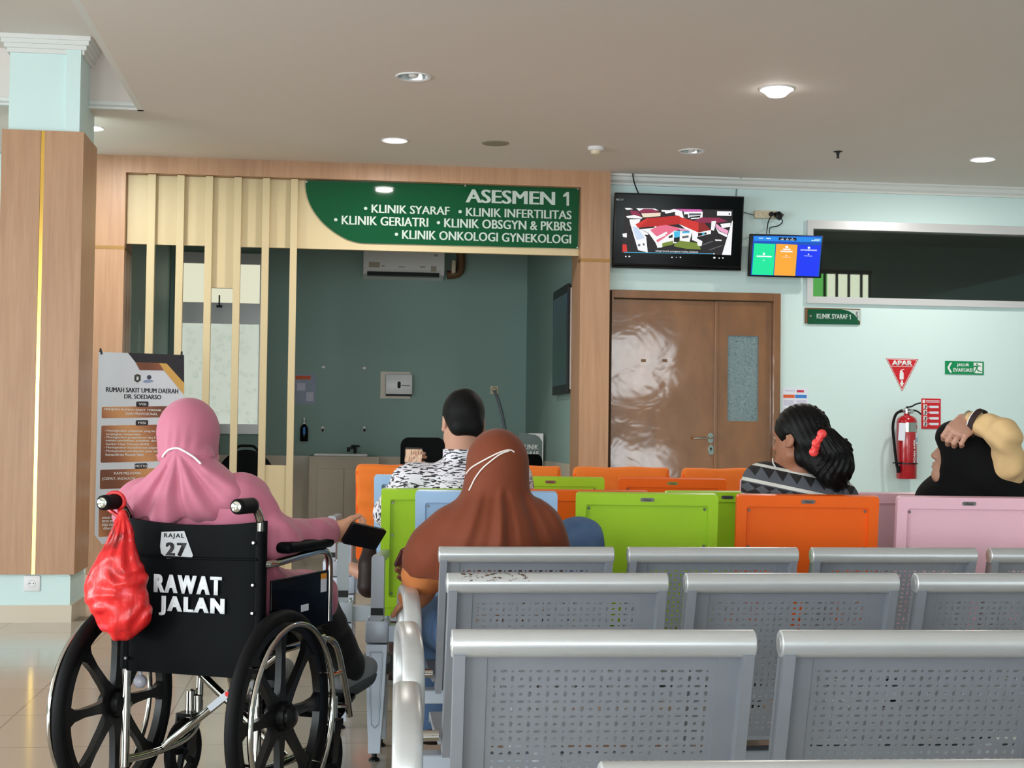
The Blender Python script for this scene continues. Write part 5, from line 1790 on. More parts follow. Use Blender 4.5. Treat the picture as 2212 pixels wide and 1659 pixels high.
# ------------------------------------------------------------------ smooth figures: blended round shapes turned into one continuous surface
class Sdf:
    def __init__(s, lo, hi, vox):
        s.lo = np.array(lo, float); s.v = vox
        s.n = np.ceil((np.array(hi, float) - s.lo) / vox).astype(int) + 1
        s.f = np.full(s.n, 1.0, np.float32)
    def _sub(s, lo, hi):
        a = np.clip(np.floor((lo - s.lo) / s.v).astype(int), 0, s.n)
        b = np.clip(np.ceil((hi - s.lo) / s.v).astype(int) + 1, 0, s.n)
        if (b <= a).any():
            return None
        g = [((np.arange(a[i], b[i]) * s.v + s.lo[i]).astype(np.float32)).reshape([-1 if j == i else 1 for j in range(3)]) for i in range(3)]
        return tuple(slice(a[i], b[i]) for i in range(3)), g
    def _join(s, sl, d, k, op):
        A = s.f[sl]
        if op == 'add':
            h = np.maximum(k - np.abs(A - d), 0) / max(k, 1e-6)
            s.f[sl] = np.minimum(A, d) - h * h * k * .25
        else:
            d = -d
            h = np.maximum(k - np.abs(A - d), 0) / max(k, 1e-6)
            s.f[sl] = np.maximum(A, d) + h * h * k * .25
    def cap(s, p0, p1, r0, r1=None, k=.02, op='add'):
        p0, p1 = np.array(p0, float), np.array(p1, float)
        r1 = r0 if r1 is None else r1
        m_ = max(r0, r1) + k + 3 * s.v
        q = s._sub(np.minimum(p0, p1) - m_, np.maximum(p0, p1) + m_)
        if q is None:
            return s
        sl, (X, Y, Z) = q
        d = p1 - p0
        L2_ = max(float(d @ d), 1e-9)
        t = np.clip(((X - p0[0]) * d[0] + (Y - p0[1]) * d[1] + (Z - p0[2]) * d[2]) / L2_, 0, 1)
        dist = np.sqrt((X - p0[0] - t * d[0]) ** 2 + (Y - p0[1] - t * d[1]) ** 2 + (Z - p0[2] - t * d[2]) ** 2) - (r0 + (r1 - r0) * t)
        s._join(sl, dist, k, op)
        return s
    def ell(s, c, r, R=None, k=.02, op='add'):
        c, r = np.array(c, float), np.array(r, float)
        m_ = max(r) + k + 3 * s.v
        q = s._sub(c - m_, c + m_)
        if q is None:
            return s
        sl, (X, Y, Z) = q
        x, y, z = X - c[0], Y - c[1], Z - c[2]
        if R is not None:
            x, y, z = (R[0][i] * x + R[1][i] * y + R[2][i] * z for i in range(3))
        k0 = np.sqrt((x / r[0]) ** 2 + (y / r[1]) ** 2 + (z / r[2]) ** 2)
        k1 = np.sqrt((x / r[0] ** 2) ** 2 + (y / r[1] ** 2) ** 2 + (z / r[2] ** 2) ** 2)
        s._join(sl, k0 * (k0 - 1) / np.maximum(k1, 1e-6), k, op)
        return s
    def chain(s, pts, rs, k=.02):
        for i in range(len(pts) - 1):
            s.cap(pts[i], pts[i + 1], rs[i], rs[i + 1], k)
        return s
    def cut(s, n_, c):
        """remove everything on the side n.p > c"""
        sl, (X, Y, Z) = s._sub(s.lo, s.lo + (s.n - 1) * s.v)
        s.f[sl] = np.maximum(s.f[sl], n_[0] * X + n_[1] * Y + n_[2] * Z - c)
        return s
    def disp(s, fn):
        i = np.argwhere(np.abs(s.f) < .05)
        P = i * s.v + s.lo
        s.f[i[:, 0], i[:, 1], i[:, 2]] += fn(P[:, 0], P[:, 1], P[:, 2]).astype(np.float32)
        return s
    def mesh(s, name):
        f = s.f
        f[0, :, :] = f[-1, :, :] = 1; f[:, 0, :] = f[:, -1, :] = 1; f[:, :, 0] = f[:, :, -1] = 1
        ins = f < 0
        c8 = [(0, 0, 0), (1, 0, 0), (0, 1, 0), (1, 1, 0), (0, 0, 1), (1, 0, 1), (0, 1, 1), (1, 1, 1)]
        n = s.n - 1
        cnt = np.zeros(n, np.int8)
        for c in c8:
            cnt += ins[c[0]:c[0] + n[0], c[1]:c[1] + n[1], c[2]:c[2] + n[2]]
        act = np.argwhere((cnt > 0) & (cnt < 8))
        idx = np.full(n, -1, np.int32)
        idx[act[:, 0], act[:, 1], act[:, 2]] = np.arange(len(act))
        vals = np.stack([f[act[:, 0] + c[0], act[:, 1] + c[1], act[:, 2] + c[2]] for c in c8], 1)
        acc = np.zeros((len(act), 3)); num = np.zeros(len(act))
        for a in range(8):
            for b in range(a + 1, 8):
                if bin(a ^ b).count('1') != 1:
                    continue
                va, vb = vals[:, a], vals[:, b]
                mk = (va < 0) != (vb < 0)
                t = np.where(mk, va / np.where(mk, va - vb, 1), 0)[:, None]
                pa, pb = np.array(c8[a], float), np.array(c8[b], float)
                acc += np.where(mk[:, None], pa + (pb - pa) * t, 0); num += mk
        V = (act + acc / np.maximum(num, 1)[:, None]) * s.v + s.lo
        Fs = []
        for ax in range(3):
            u, w = (ax + 1) % 3, (ax + 2) % 3
            sa = [slice(None)] * 3; sb = [slice(None)] * 3
            sa[ax] = slice(0, -1); sb[ax] = slice(1, None)
            A, B = ins[tuple(sa)], ins[tuple(sb)]
            e = np.argwhere(A != B)
            e = e[(e[:, u] > 0) & (e[:, w] > 0) & (e[:, u] < s.n[u] - 1) & (e[:, w] < s.n[w] - 1)]
            flip = A[e[:, 0], e[:, 1], e[:, 2]]
            q = []
            for du, dw in ((1, 1), (0, 1), (0, 0), (1, 0)):
                cc = e.copy(); cc[:, u] -= du; cc[:, w] -= dw
                q.append(idx[cc[:, 0], cc[:, 1], cc[:, 2]])
            q = np.stack(q, 1)
            q = np.where(flip[:, None], q, q[:, ::-1])
            Fs.append(q)
        Fq = np.concatenate(Fs)
        Fq = Fq[(Fq >= 0).all(1)]
        me = bpy.data.meshes.new(name)
        me.vertices.add(len(V)); me.vertices.foreach_set('co', V.astype(np.float32).ravel())
        me.loops.add(len(Fq) * 4); me.loops.foreach_set('vertex_index', Fq.astype(np.int32).ravel())
        me.polygons.add(len(Fq))
        me.polygons.foreach_set('loop_start', np.arange(0, len(Fq) * 4, 4, dtype=np.int32))
        me.polygons.foreach_set('use_smooth', np.ones(len(Fq), bool))
        me.update(calc_edges=True); me.validate()
        return me
    def build(s, name, material, parent=None):
        me = s.mesh(name)
        me.materials.append(MT[material] if isinstance(material, str) else material)
        return put(bpy.data.objects.new(name, me), parent)

from mathutils.bvhtree import BVHTree
def surf(objs, root, lift=.002):
    """point on the visible surface at a pixel, in the frame of root"""
    Mw = frame_of(root)
    inv = Mw.inverted()
    trees = [BVHTree.FromPolygons([v.co for v in o.data.vertices], [p.vertices for p in o.data.polygons]) for o in objs]
    def at(px, py, lf=lift):
        o_ = inv @ CAM
        d_ = (inv.to_3x3() @ ray(px, py)).normalized()
        best = None
        for t_ in trees:
            h = t_.ray_cast(o_, d_)
            if h[0] is not None and (best is None or h[3] < best[3]):
                best = h
        if best is None:
            return None
        return best[0] + best[1] * lf
    return at
def rot3(yaw=0, pitch=0, roll=0):
    return np.array(Euler((R_(pitch), R_(roll), R_(yaw)), 'ZXY' if False else 'XYZ').to_matrix())
def head(S, c, R, w=1.0, k=.012, ears=True):
    c = np.array(c); L_ = lambda x, y, z: c + R @ np.array([x * w, y, z])
    S.ell(L_(0, -.012, .03), (.073 * w, .09, .083), R, k)
    S.ell(L_(0, .028, -.03), (.058 * w, .06, .078), R, .03)
    S.cap(L_(-.012, .062, -.088), L_(.012, .062, -.088), .022, .022, .025)      # chin
    S.cap(L_(-.05, .0, -.06), L_(-.018, .06, -.088), .02, .02, .025)            # jaw
    S.cap(L_(.05, .0, -.06), L_(.018, .06, -.088), .02, .02, .025)
    S.cap(L_(0, .08, .012), L_(0, .098, -.028), .008, .0105, .014)             # nose
    S.ell(L_(-.011, .092, -.031), (.009, .01, .008), R, .008)
    S.ell(L_(.011, .092, -.031), (.009, .01, .008), R, .008)
    S.cap(L_(-.03, .076, .027), L_(.03, .076, .027), .011, .011, .02)           # brow
    S.ell(L_(-.028, .08, .008), (.014, .008, .01), R, .008, 'sub')
    S.ell(L_(.028, .08, .008), (.014, .008, .01), R, .008, 'sub')
    S.ell(L_(-.028, .07, .008), (.013, .012, .01), R, .004)                     # lids
    S.ell(L_(.028, .07, .008), (.013, .012, .01), R, .004)
    S.ell(L_(0, .086, -.054), (.022, .011, .0055), R, .006)                     # lips
    S.ell(L_(0, .085, -.066), (.019, .011, .0065), R, .006)
    for s_ in ((-1, 1) if ears else ()):
        S.ell(L_(s_ * .074, -.012, -.005), (.008, .018, .031), R, .008)         # ears
        S.cap(L_(s_ * .076, -.002, -.028), L_(s_ * .076, -.006, -.03), .008, .008, .006)
        S.ell(L_(s_ * .083, -.008, .0), (.005, .009, .016), R, .003, 'sub')
def hand(S, w, d, n, thumb, curl=(25, 30, 25), spread=4, sc=1.0, side=1):
    """w wrist, d towards the fingers, n towards the palm's inside, thumb side sign"""
    w, d, n = np.array(w, float), np.array(d, float), np.array(n, float)
    d /= np.linalg.norm(d); n -= d * (n @ d); n /= np.linalg.norm(n)
    s_ = np.cross(d, n) * side
    R = np.stack([s_, d, n], 1)
    pc = w + d * .045 * sc
    S.ell(pc, (.039 * sc, .052 * sc, .0165 * sc), R, .012)
    S.ell(w + d * .03 * sc + s_ * .02 * sc + n * .008 * sc, (.017 * sc, .03 * sc, .016 * sc), R, .012)
    tips = []
    for i, ln in enumerate((.072, .08, .075, .06)):
        o_ = (1.5 - i)
        b = w + d * (.084 - .004 * abs(o_ - .3)) * sc + s_ * o_ * .0195 * sc
        ang = 0.0
        dd = d * math.cos(R_(spread * o_)) + s_ * math.sin(R_(spread * o_))
        r = .0088 * sc if i < 3 else .0076 * sc
        p = b - d * .02 * sc
        S.cap(p, b, r * 1.15, r * 1.1, .006)
        p = b
        for j, fr__ in enumerate((.45, .31, .24)):
            ang += R_(curl[j] + (1.5 * i if j == 0 else 0))
            q = p + (dd * math.cos(ang) + n * math.sin(ang)) * ln * fr__ * sc
            S.cap(p, q, r * (1.08 - .08 * j), r * (1.0 - .1 * j), .003)
            p = q
        tips.append(p)
    tb = w + d * .022 * sc + s_ * .028 * sc + n * .006 * sc
    td = d * .66 + s_ * .62 + n * .42
    td /= np.linalg.norm(td)
    if thumb is not None:
        td = np.array(thumb, float); td /= np.linalg.norm(td)
    t1 = tb + td * .036 * sc
    S.cap(tb - td * .012, t1, .0125 * sc, .0105 * sc, .008)
    t2d = td * .88 + d * .3 + n * .15
    t2d /= np.linalg.norm(t2d)
    S.cap(t1, t1 + t2d * .03 * sc, .0102 * sc, .0085 * sc, .004)
    return tips
def body(S, J, g=1.0, fat=1.0):
    """torso, limbs and feet from the joints in J; hands and head are added apart"""
    pel, ch = np.array(J['pel']), np.array(J['chest'])
    S.ell(pel, (.165 * fat, .125 * fat, .115), None, .03)
    S.cap(pel, (pel + ch) / 2, .12 * fat, .115 * fat, .05)
    S.ell((pel * .4 + ch * .6), (.145 * fat, .105 * fat, .15), None, .05)
    S.ell(ch, (.15 * fat, .1 * fat, .12), None, .05)
    nk = np.array(J['neck']); hd = np.array(J['head'])
    S.cap(ch, nk, .08, .06, .05)
    S.cap(nk, hd - np.array([0, .0, .04]), .053, .052, .03)
    for i in (0, 1):
        sh, el, wr = (np.array(J[q][i]) for q in ('sh', 'el', 'wr'))
        S.cap(nk * .5 + ch * .5 + (sh - nk) * .35, sh, .065, .055, .05)
        S.cap(sh, el, .05 * g, .04 * g, .03)
        S.cap(el, wr, .04 * g, .0265 * g, .02)
        hp, kn, an, to = (np.array(J[q][i]) for q in ('hip', 'kn', 'an', 'toe'))
        S.cap(hp, kn, .085 * fat, .056 * g, .04)
        S.cap(kn, an, .055 * g, .036 * g, .03)
        S.cap(an, to, .036, .026, .025)
def cloth_mat(name, rgb, rough=.75, wr=.25, sc=26, sheen=.15, var=.06):
    return mat(name, rgb, rough, var=var, nscale=8, bump=wr, bscale=sc, sheen=sheen * .5, spec=.2)
def crease(a, sc, seed=0.0):
    def fn(x, y, z):
        return a * (np.sin(sc * (x * 1.0 + z * .6) + 3 * np.sin(sc * .4 * (z - y) + seed)) * .6 + np.sin(sc * 1.7 * (z * .8 - x * .5 + y) + seed) * .4)
    return fn
def person(label, root_px, d, rz):
    p = D(*root_px, d)
    loc = Vector((p.x, p.y, 0))
    Mw = Matrix.Translation(loc) @ Matrix.Rotation(rz, 4, 'Z')
    inv = Mw.inverted()
    def J(px, py, dd):
        return np.array(inv @ D(px, py, dd))
    def finish(S, material, name='person'):
        o = S.build(name, material)
        o.location = loc
        o.rotation_euler = (0, 0, rz)
        return tag(o, label, 'person')
    return J, finish
def eyes(parent, c, R, which=(-1, 1)):
    for s_ in which:
        p = np.array(c) + R @ np.array([s_ * .028, .0705, .008])
        e = MB().ball(p, .0115, 14).build('eye', 'white_plastic', parent, smooth=True)
        q = np.array(c) + R @ np.array([s_ * .028, .079, .0075])
        MB().ball(q, .0052, 10).build('iris', 'black_gloss', e, smooth=True)
def slab(name, label, cat, c, a, b_, th, material, r=.008):
    """thin rounded slab (a phone): centre, two half axes, thickness"""
    a, b_ = Vector(a), Vector(b_)
    la, lb = a.length, b_.length
    u = a.normalized()
    n = u.cross(b_).normalized()
    v = n.cross(u)
    M_ = Matrix((u, v, n)).transposed().to_4x4()
    o = MB().prism(rrect(2 * la, 2 * lb, r, 4), -th / 2, th / 2, 'xy').build(name, material)
    o.rotation_euler = M_.to_euler()
    o.location = c
    return tag(o, label, cat)
CRv, CUv, CFv = CR, CU, CF
def camv(r, u, f):
    return CR * r + CU * u + CF * f

# ------------------------------------------------------------------ person in the wheelchair, dusty pink scarf and dress
PINK = cloth_mat('dusty pink jersey', (194, 114, 137), .62, .12, 40, .3, .04)
J, fin = person('person in a dusty pink headscarf and dress sitting in the wheelchair, holding out a phone', (400, 1500), 4.38, R_(-25))
# convert wheelchair frame to this frame through world points
_w2p = (Matrix.Translation(Vector((D(400, 1500, 4.38).x, D(400, 1500, 4.38).y, 0))) @ Matrix.Rotation(R_(-25), 4, 'Z')).inverted() @ frame_of(WC)
def WP(x, y, z):
    return np.array(_w2p @ Vector((x, y, z)))
_wi = frame_of(WC).inverted()
def K(px, py, yw):
    """point at a pixel on the plane y = yw of the wheelchair frame"""
    o_, d_ = _wi @ CAM, _wi.to_3x3() @ ray(px, py)
    return np.array(_w2p @ (o_ + d_ * ((yw - o_.y) / d_.y)))
hc = K(408, 946, .10)
Rh = rot3(14, -4, 3)
shL, shR = K(308, 1098, .09), K(520, 1090, .10)
elR, wrR = K(594, 1165, .12), K(716, 1146, .40)
elL, wrL = WP(-.26, .14, .74), WP(-.12, .34, .70)
ch = (shL + shR) / 2 + np.array([0, .03, -.09])
nk = (shL + shR) / 2 + np.array([.0, .02, .055])
hipL, hipR = WP(-.10, .13, .60), WP(.10, .13, .60)
knL, knR = WP(-.11, .50, .585), WP(.125, .50, .585)
anL, anR = WP(-.16, .74, .29), K(752, 1436, .80)
Jn = dict(pel=(hipL + hipR) / 2 + np.array([0, 0, .02]), chest=ch, neck=nk, head=hc, sh=(shL, shR), el=(elL, elR), wr=(wrL, wrR), hip=(hipL, hipR), kn=(knL, knR), an=(anL, anR),
          toe=(WP(-.17, .86, .30), anR + np.array([.02, .03, -.02])))
S = Sdf((-.6, -.35, .1), (.6, 1.1, 1.35), .0042)
body(S, Jn, .92, .82)
head(S, hc, Rh, .97, ears=False)
hd_ = WP(.26, .50, .80) - WP(.235, .42, .82)
_iw = _wi.to_3x3()
_c3 = np.array(_w2p.to_3x3() @ _iw)
def dirv(r_, u_, f_):
    return _c3 @ np.array(camv(r_, u_, f_))
tp = hand(S, wrR, dirv(.85, -.22, .5), dirv(.45, .25, .85), dirv(.85, .42, .3), (34, 44, 32), 3, .98, 1)
hand(S, wrL, np.array([.5, .5, -.2]), np.array([0, 0, -1.]), None, (15, 20, 15), 4, .95, 1)
P1 = fin(S, 'skin_a')
S = Sdf((-.6, -.35, .4), (.6, .75, 1.2), .0055)
hm_ = (hipL + hipR) / 2 + np.array([0, .06, .04])
S.ell(ch, (.165, .105, .135), None, .05)
S.cap(ch + np.array([0, .01, 0]), hm_, .105, .11, .05)
S.cap(hipL + np.array([0, .06, 0]), hipR + np.array([0, .06, 0]), .10, .10, .05)
S.cap(shL, shR, .064, .066, .05)
S.cap(nk, (shL + shR) / 2, .058, .07, .05)
S.cap(nk + np.array([.0, 0, -.01]), shR, .055, .07, .08).cap(nk + np.array([.0, 0, -.01]), shL, .055, .068, .08)
S.cap(shL, elL, .072, .06, .04).cap(elL, wrL, .058, .045, .03)
S.cap(shR, elR, .072, .064, .04).cap(elR, wrR - (wrR - elR) * .06, .060, .041, .03)
S.cap(hipL, knL, .11, .085, .06).cap(hipR, knR, .11, .085, .06)
S.disp(crease(.0055, 36, 1.0))
S.disp(lambda x, y, z: .006 * np.sin(60 * (x * .9 + (y) * .25) + 30 * z) * np.exp(-((x - elR[0]) ** 2 + (y - elR[1]) ** 2 + (z - elR[2]) ** 2) / .018))
dress = S.build('dress', PINK, P1)
S = Sdf((-.5, -.4, .7), (.5, .35, 1.35), .0045)
S.ell(hc + Rh @ np.array([0, -.012, .017]), (.0925, .106, .104), Rh, .02)
S.ell(hc + Rh @ np.array([.014, .02, -.055]), (.074, .085, .08), Rh, .02)
nape = K(407, 990, .045)
S.cap(hc + Rh @ np.array([0, -.05, -.04]), nape, .066, .05, .03)
S.chain([nape, K(396, 1028, .035), K(384, 1070, .03), K(378, 1100, .03)], [.05, .058, .066, .06], .03)
S.cap(K(335, 1078, .05), K(450, 1080, .05), .055, .06, .06)
S.cap(K(300, 1085, .07), K(340, 1110, .05), .06, .06, .05)
S.chain([nape, K(440, 1030, .05), K(492, 1078, .05)], [.045, .055, .055], .04)
S.cap(nape, K(325, 1085, .05), .045, .06, .05)
S.cut((0, 0, -1), -float(K(400, 1128, .0)[2]))
# face opening
fcx = hc + Rh @ np.array([0, .115, -.012])
S.ell(fcx, (.058, .07, .082), Rh, .015, 'sub')
n0_ = nape.copy()
def fan(x, y, z):
    a = np.arctan2(x - n0_[0], n0_[2] + .03 - z)
    r = np.hypot(x - n0_[0], n0_[2] + .03 - z)
    w_ = np.clip((r - .015) / .1, 0, 1) * (z < n0_[2] + .01)
    up = np.clip((z - n0_[2] + .0) / .05, 0, 1) * np.exp(-((z - n0_[2]) / .07) ** 2)
    return .0095 * np.sin(a * 11 + .8) * w_ + .004 * np.sin(a * 23) * w_ + .0022 * np.sin((x - n0_[0]) * 240) * up
S.disp(fan)
hij = S.build('headscarf', PINK, P1)
at = surf([hij, dress], P1, .002)
pts = [at(*q) for q in ((352, 986), (357, 980), (365, 972), (375, 969), (386, 969), (397, 974), (407, 980), (420, 990), (434, 1003))]
MB().tube(bez([p for p in pts if p is not None], 4), .0032, 8).build('mask_strap', mat('white elastic', (238, 230, 236), .6), P1, smooth=True)
S = Sdf((-.5, -.1, .2), (.5, 1.1, .8), .006)
S.cap(hipL + np.array([0, .1, 0]), knL, .09, .075, .03).cap(knL, anL, .072, .055, .03)
S.cap(hipR + np.array([0, .1, 0]), knR, .09, .075, .03).cap(knR, anR, .072, .06, .03)
S.disp(crease(.003, 40, 2))
S.build('trousers', cloth_mat('black trouser cloth', (20, 20, 23), .8), P1)
S = Sdf((-.1, -.1, -.1), (.1, .2, .1), .003)
S.cap((0, -.03, .03), (0, -.05, .10), .042, .046, .02).chain([(0, -.035, .0), (0, .06, -.005), (0, .125, -.008)], [.041, .042, .038], .02)
S.cut((0, 0, -1), .03)
shoe_m = S.mesh('shoe')
shoe_m.materials.append(mat('grey knit shoe', (128, 130, 132), .8, bump=.2))
S = Sdf((-.1, -.12, -.1), (.1, .22, .1), .003)
S.chain([(0, -.045, -.03), (0, .06, -.03), (0, .135, -.03)], [.047, .046, .042], .02)
S.cut((0, 0, 1), -.012).cut((0, 0, -1), .05)
sole_m = S.mesh('sole')
sole_m.materials.append(mat('dark grey rubber sole', (66, 70, 70), .6))
for i, (a, tdir, roll) in enumerate(((anL, WP(0, 1, .25) - WP(0, 0, 0), 0), (anR + np.array([.0, -.0, -.015]), WP(.62, 1, .5) - WP(0, 0, 0), R_(12)))):
    o = put(bpy.data.objects.new('shoe', shoe_m), P1)
    q = Vector(tdir).normalized().to_track_quat('Y', 'Z')
    o.rotation_mode = 'QUATERNION'
    o.rotation_quaternion = q @ Euler((0, roll, 0)).to_quaternion()
    o.location = Vector(a) + o.rotation_quaternion @ Vector((0, .01, -.03))
    so = put(bpy.data.objects.new('sole', sole_m), o)
eyes(P1, hc, Rh)
slab('phone', 'black phone held out over the wheelchair armrest by the person in pink', 'phone', D(786, 1158, 4.665), camv(.0475, -.017, .056), camv(-.018, -.032, .008), .011, 'black', .01)

# ------------------------------------------------------------------ person in brown on the farthest steel bench
BROWN = cloth_mat('rust brown jersey', (118, 58, 36), .7, .1, 40, .15, .04)
J, fin = person('person in a rust brown headscarf with white mask straps on the steel bench', (1075, 1300), 4.4, R_(0))
hc = J(1073, 1014, 4.37)
Rh = rot3(8, -6, 0)
shL, shR = J(985, 1158, 4.33), J(1150, 1150, 4.33)
elL, wrL = J(915, 1238, 4.35), J(896, 1286, 4.52)
elR, wrR = J(1200, 1200, 4.42), J(936, 1252, 4.70)
elR = J(1120, 1225, 4.5)
mid = (shL + shR) / 2
ch = mid + np.array([0, .03, -.07]); nk = mid + np.array([0, .03, .07])
hipL, hipR = J(1010, 1400, 4.45), J(1140, 1390, 4.45)
hipL[2] = hipR[2] = .52
knL, knR = J(945, 1345, 4.78), J(1250, 1172, 4.70)
anL, anR = J(935, 1560, 4.84), J(1190, 1330, 4.66)
Jn = dict(pel=(hipL + hipR) / 2 + np.array([0, 0, .02]), chest=ch, neck=nk, head=hc, sh=(shL, shR), el=(elL, elR), wr=(wrL, wrR), hip=(hipL, hipR), kn=(knL, knR), an=(anL, anR),
          toe=(anL + np.array([0, .13, -.03]), anR + np.array([.03, .12, -.04])))
S = Sdf((-.6, -.3, .0), (.6, .75, 1.25), .0045)
body(S, Jn, .95)
head(S, hc, Rh, .97, ears=False)
hand(S, wrL, J(878, 1312, 4.6) - wrL, np.array([.1, 0, -1.]), None, (30, 35, 30), 3, .95, 1)
hand(S, wrR, J(892, 1240, 4.72) - wrR, J(872, 1218, 4.5) - J(872, 1218, 4.7) + np.array([.0, 0, .05]), J(866, 1206, 4.68) - wrR, (30, 35, 30), 3, .95, 1)
P2 = fin(S, 'skin_b')
S = Sdf((-.6, -.3, .45), (.6, .75, 1.1), .0055)
S.ell(ch, (.165, .115, .13), None, .05).cap(ch, (hipL + hipR) / 2, .125, .16, .05)
S.cap(shL, shR, .06, .06, .05)
S.cap(shL, elL, .066, .058, .04).cap(elL, wrL - (wrL - elL) * .1, .055, .052, .03)
S.cap(shR, elR, .066, .055, .04).cap(elR, wrR - (wrR - elR) * .1, .052, .04, .03)
S.disp(crease(.004, 36, 2))
blo = S.build('blouse', cloth_mat('light rust blouse', (186, 112, 62), .75, .12, 40), P2)
S = Sdf((-.55, -.35, .55), (.5, .45, 1.25), .0048)
S.ell(hc + Rh @ np.array([0, -.01, .017]), (.0915, .105, .103), Rh, .02)
S.ell(hc + Rh @ np.array([0, .02, -.05]), (.085, .085, .085), Rh, .03)
S.cap(hc + np.array([0, -.03, -.06]), nk + np.array([0, -.02, .02]), .08, .085, .05)
S.cap(shL, shR, .078, .078, .07)
S.ell(mid + np.array([0, -.01, -.06]), (.16, .13, .15), None, .06)
S.cap(nk, mid, .08, .12, .06)
S.chain([shL, (shL + elL) / 2 + np.array([-.01, 0, 0]), elL + np.array([.01, 0, .03])], [.085, .085, .068], .05)
S.chain([shR, J(1166, 1190, 4.36), J(1170, 1230, 4.38)], [.08, .07, .06], .05)
S.chain([mid + np.array([0, -.05, -.03]), mid + np.array([.01, -.03, -.12])], [.11, .12], .06)
S.cut((0, 0, -1), -.70)
S.ell(hc + Rh @ np.array([0, .115, -.012]), (.058, .07, .08), Rh, .015, 'sub')
n0_ = hc + np.array([.012, 0, -.01])
def fan(x, y, z):
    dz = n0_[2] - z
    a = np.arctan2(x - n0_[0], np.maximum(dz, .03) + .12)
    w_ = np.clip((dz - .03) / .12, 0, 1)
    return (.010 * np.sin(a * 17 + .6 + 2 * np.sin(a * 5)) + .004 * np.sin(a * 41 + 1.2)) * w_ * np.exp(-((x - n0_[0]) / .2) ** 2)
S.disp(fan)
hij = S.build('headscarf', BROWN, P2)
at = surf([hij], P2, .002)
for q in (((1110, 977), (1103, 973), (1090, 974), (1072, 981), (1045, 995), (1020, 1010), (1008, 1024), (1001, 1036)), ((1100, 974), (1080, 982), (1060, 997), (1042, 1013), (1028, 1032), (1019, 1050), (1014, 1060))):
    pts = [at(*p) for p in q]
    MB().tube(bez([p for p in pts if p is not None], 4), .0022, 8).build('mask_strap', mat('white elastic', (238, 226, 220), .6), P2, smooth=True)
p_ = at(1009, 1056)
S = Sdf((-.5, -.1, .05), (.6, .75, 1.0), .0055)
S.cap(hipL, knL, .1, .08, .05).cap(knL, anL, .075, .06, .03).cap(hipR, knR, .1, .078, .05).cap(knR, anR, .074, .058, .03).ell((hipL + hipR) / 2, (.18, .14, .12), None, .04)
S.disp(crease(.0028, 46, 3))
n = NT('blue denim')
v = n.coord()
f = n.noise(v, 9, 5, .6)
f2 = n.noise(n.coord((300, 300, 60)), 3, 2)
n.base(n.mix(f2, n.ramp(f, [(.3, lin((60, 88, 126))), (.7, lin((106, 138, 178)))]), lin((74, 100, 138))), .85)
MT['denim'] = n.m
S.build('jeans', 'denim', P2)
S = Sdf((-.08, -.12, -.1), (.08, .22, .1), .004)
S.chain([(0, -.02, -.01), (0, .07, -.02), (0, .14, -.03)], [.05, .046, .036], .02).cut((0, 0, -1), .05)
dsh = S.mesh('shoe')
dsh.materials.append(mat('dark leather shoe', (38, 24, 22), .5, spec=.25))
def shoe(parent, ankle, direction, mesh=None):
    o = put(bpy.data.objects.new('shoe', mesh or dsh), parent)
    o.rotation_euler = Vector(direction).normalized().to_track_quat('Y', 'Z').to_euler()
    o.location = Vector(ankle)
    return o
shoe(P2, anL + np.array([0, .01, -.02]), (0, 1, -.1)); shoe(P2, anR + np.array([0, .01, -.02]), (.2, 1, -.2))
eyes(P2, hc, Rh)
slab('phone', 'dark red phone held by the person in brown, left of the bench', 'phone', D(879, 1198, 4.6), camv(-.016, -.031, .05), camv(.012, -.006, .03), .009, mat('maroon phone back', (92, 22, 36), .3), .008)

# ------------------------------------------------------------------ seated man in the black and white patterned shirt
J, fin = person('man with short black hair in a black and white patterned shirt looking at a phone', (985, 1300), 5.66, R_(-5))
hc = J(1000, 912, 5.70)
Rh = rot3(12, -10, 0)
shL, shR = J(892, 1046, 5.62), J(1104, 1040, 5.60)
elL, wrL = J(838, 1112, 5.72), J(878, 1030, 5.95)
elR, wrR = J(1130, 1120, 5.75), J(1010, 1110, 5.95)
mid = (shL + shR) / 2
ch = mid + np.array([0, .03, -.10]); nk = mid + np.array([.0, .02, .07])
hipL, hipR = J(930, 1300, 5.68), J(1040, 1300, 5.68)
hipL[2] = hipR[2] = .53
knL, knR = J(880, 1225, 6.12), J(1075, 1205, 6.15)
anL, anR = J(853, 1428, 6.55), J(820, 1256, 6.2)
Jn = dict(pel=(hipL + hipR) / 2, chest=ch, neck=nk, head=hc, sh=(shL, shR), el=(elL, elR), wr=(wrL, wrR), hip=(hipL, hipR), kn=(knL, knR), an=(anL, anR),
          toe=(anL + np.array([-.02, .12, -.04]), anR + np.array([-.12, .04, .05])))
S = Sdf((-.6, -.4, .0), (.6, 1.2, 1.45), .0048)
body(S, Jn, 1.08, 1.08)
S.cap(nk + np.array([0, -.01, 0]), hc + np.array([0, -.025, -.05]), .064, .064, .03)
head(S, hc, Rh, 1.03)
hand(S, wrL, J(885, 1000, 6.03) - wrL, np.array([.8, .2, 0]), None, (25, 30, 25), 3, 1.05, -1)
hand(S, wrR, np.array([-.4, .4, -.2]), np.array([0, 0, -1.]), None, (20, 20, 20), 4, 1.05, -1)
P3 = fin(S, 'skin_c')
n = NT('black and white dashed shirt print')
v = n.coord()
x, y, z = n.xyz(v)
def dashes(sc, th, seed):
    nz = n.n('ShaderNodeTexNoise')
    nz.inputs['Detail'].default_value = 1.0
    nz.inputs['Scale'].default_value = 1.0
    nz.inputs['Distortion'].default_value = .25
    n.link(n.coord(sc), nz.inputs['Vector'])
    return n.m2('GREATER_THAN', nz.outputs['Fac'], th)
hz_ = dashes((42, 42, 190), .555, 0)
vt = dashes((210, 110, 42), .545, 1)
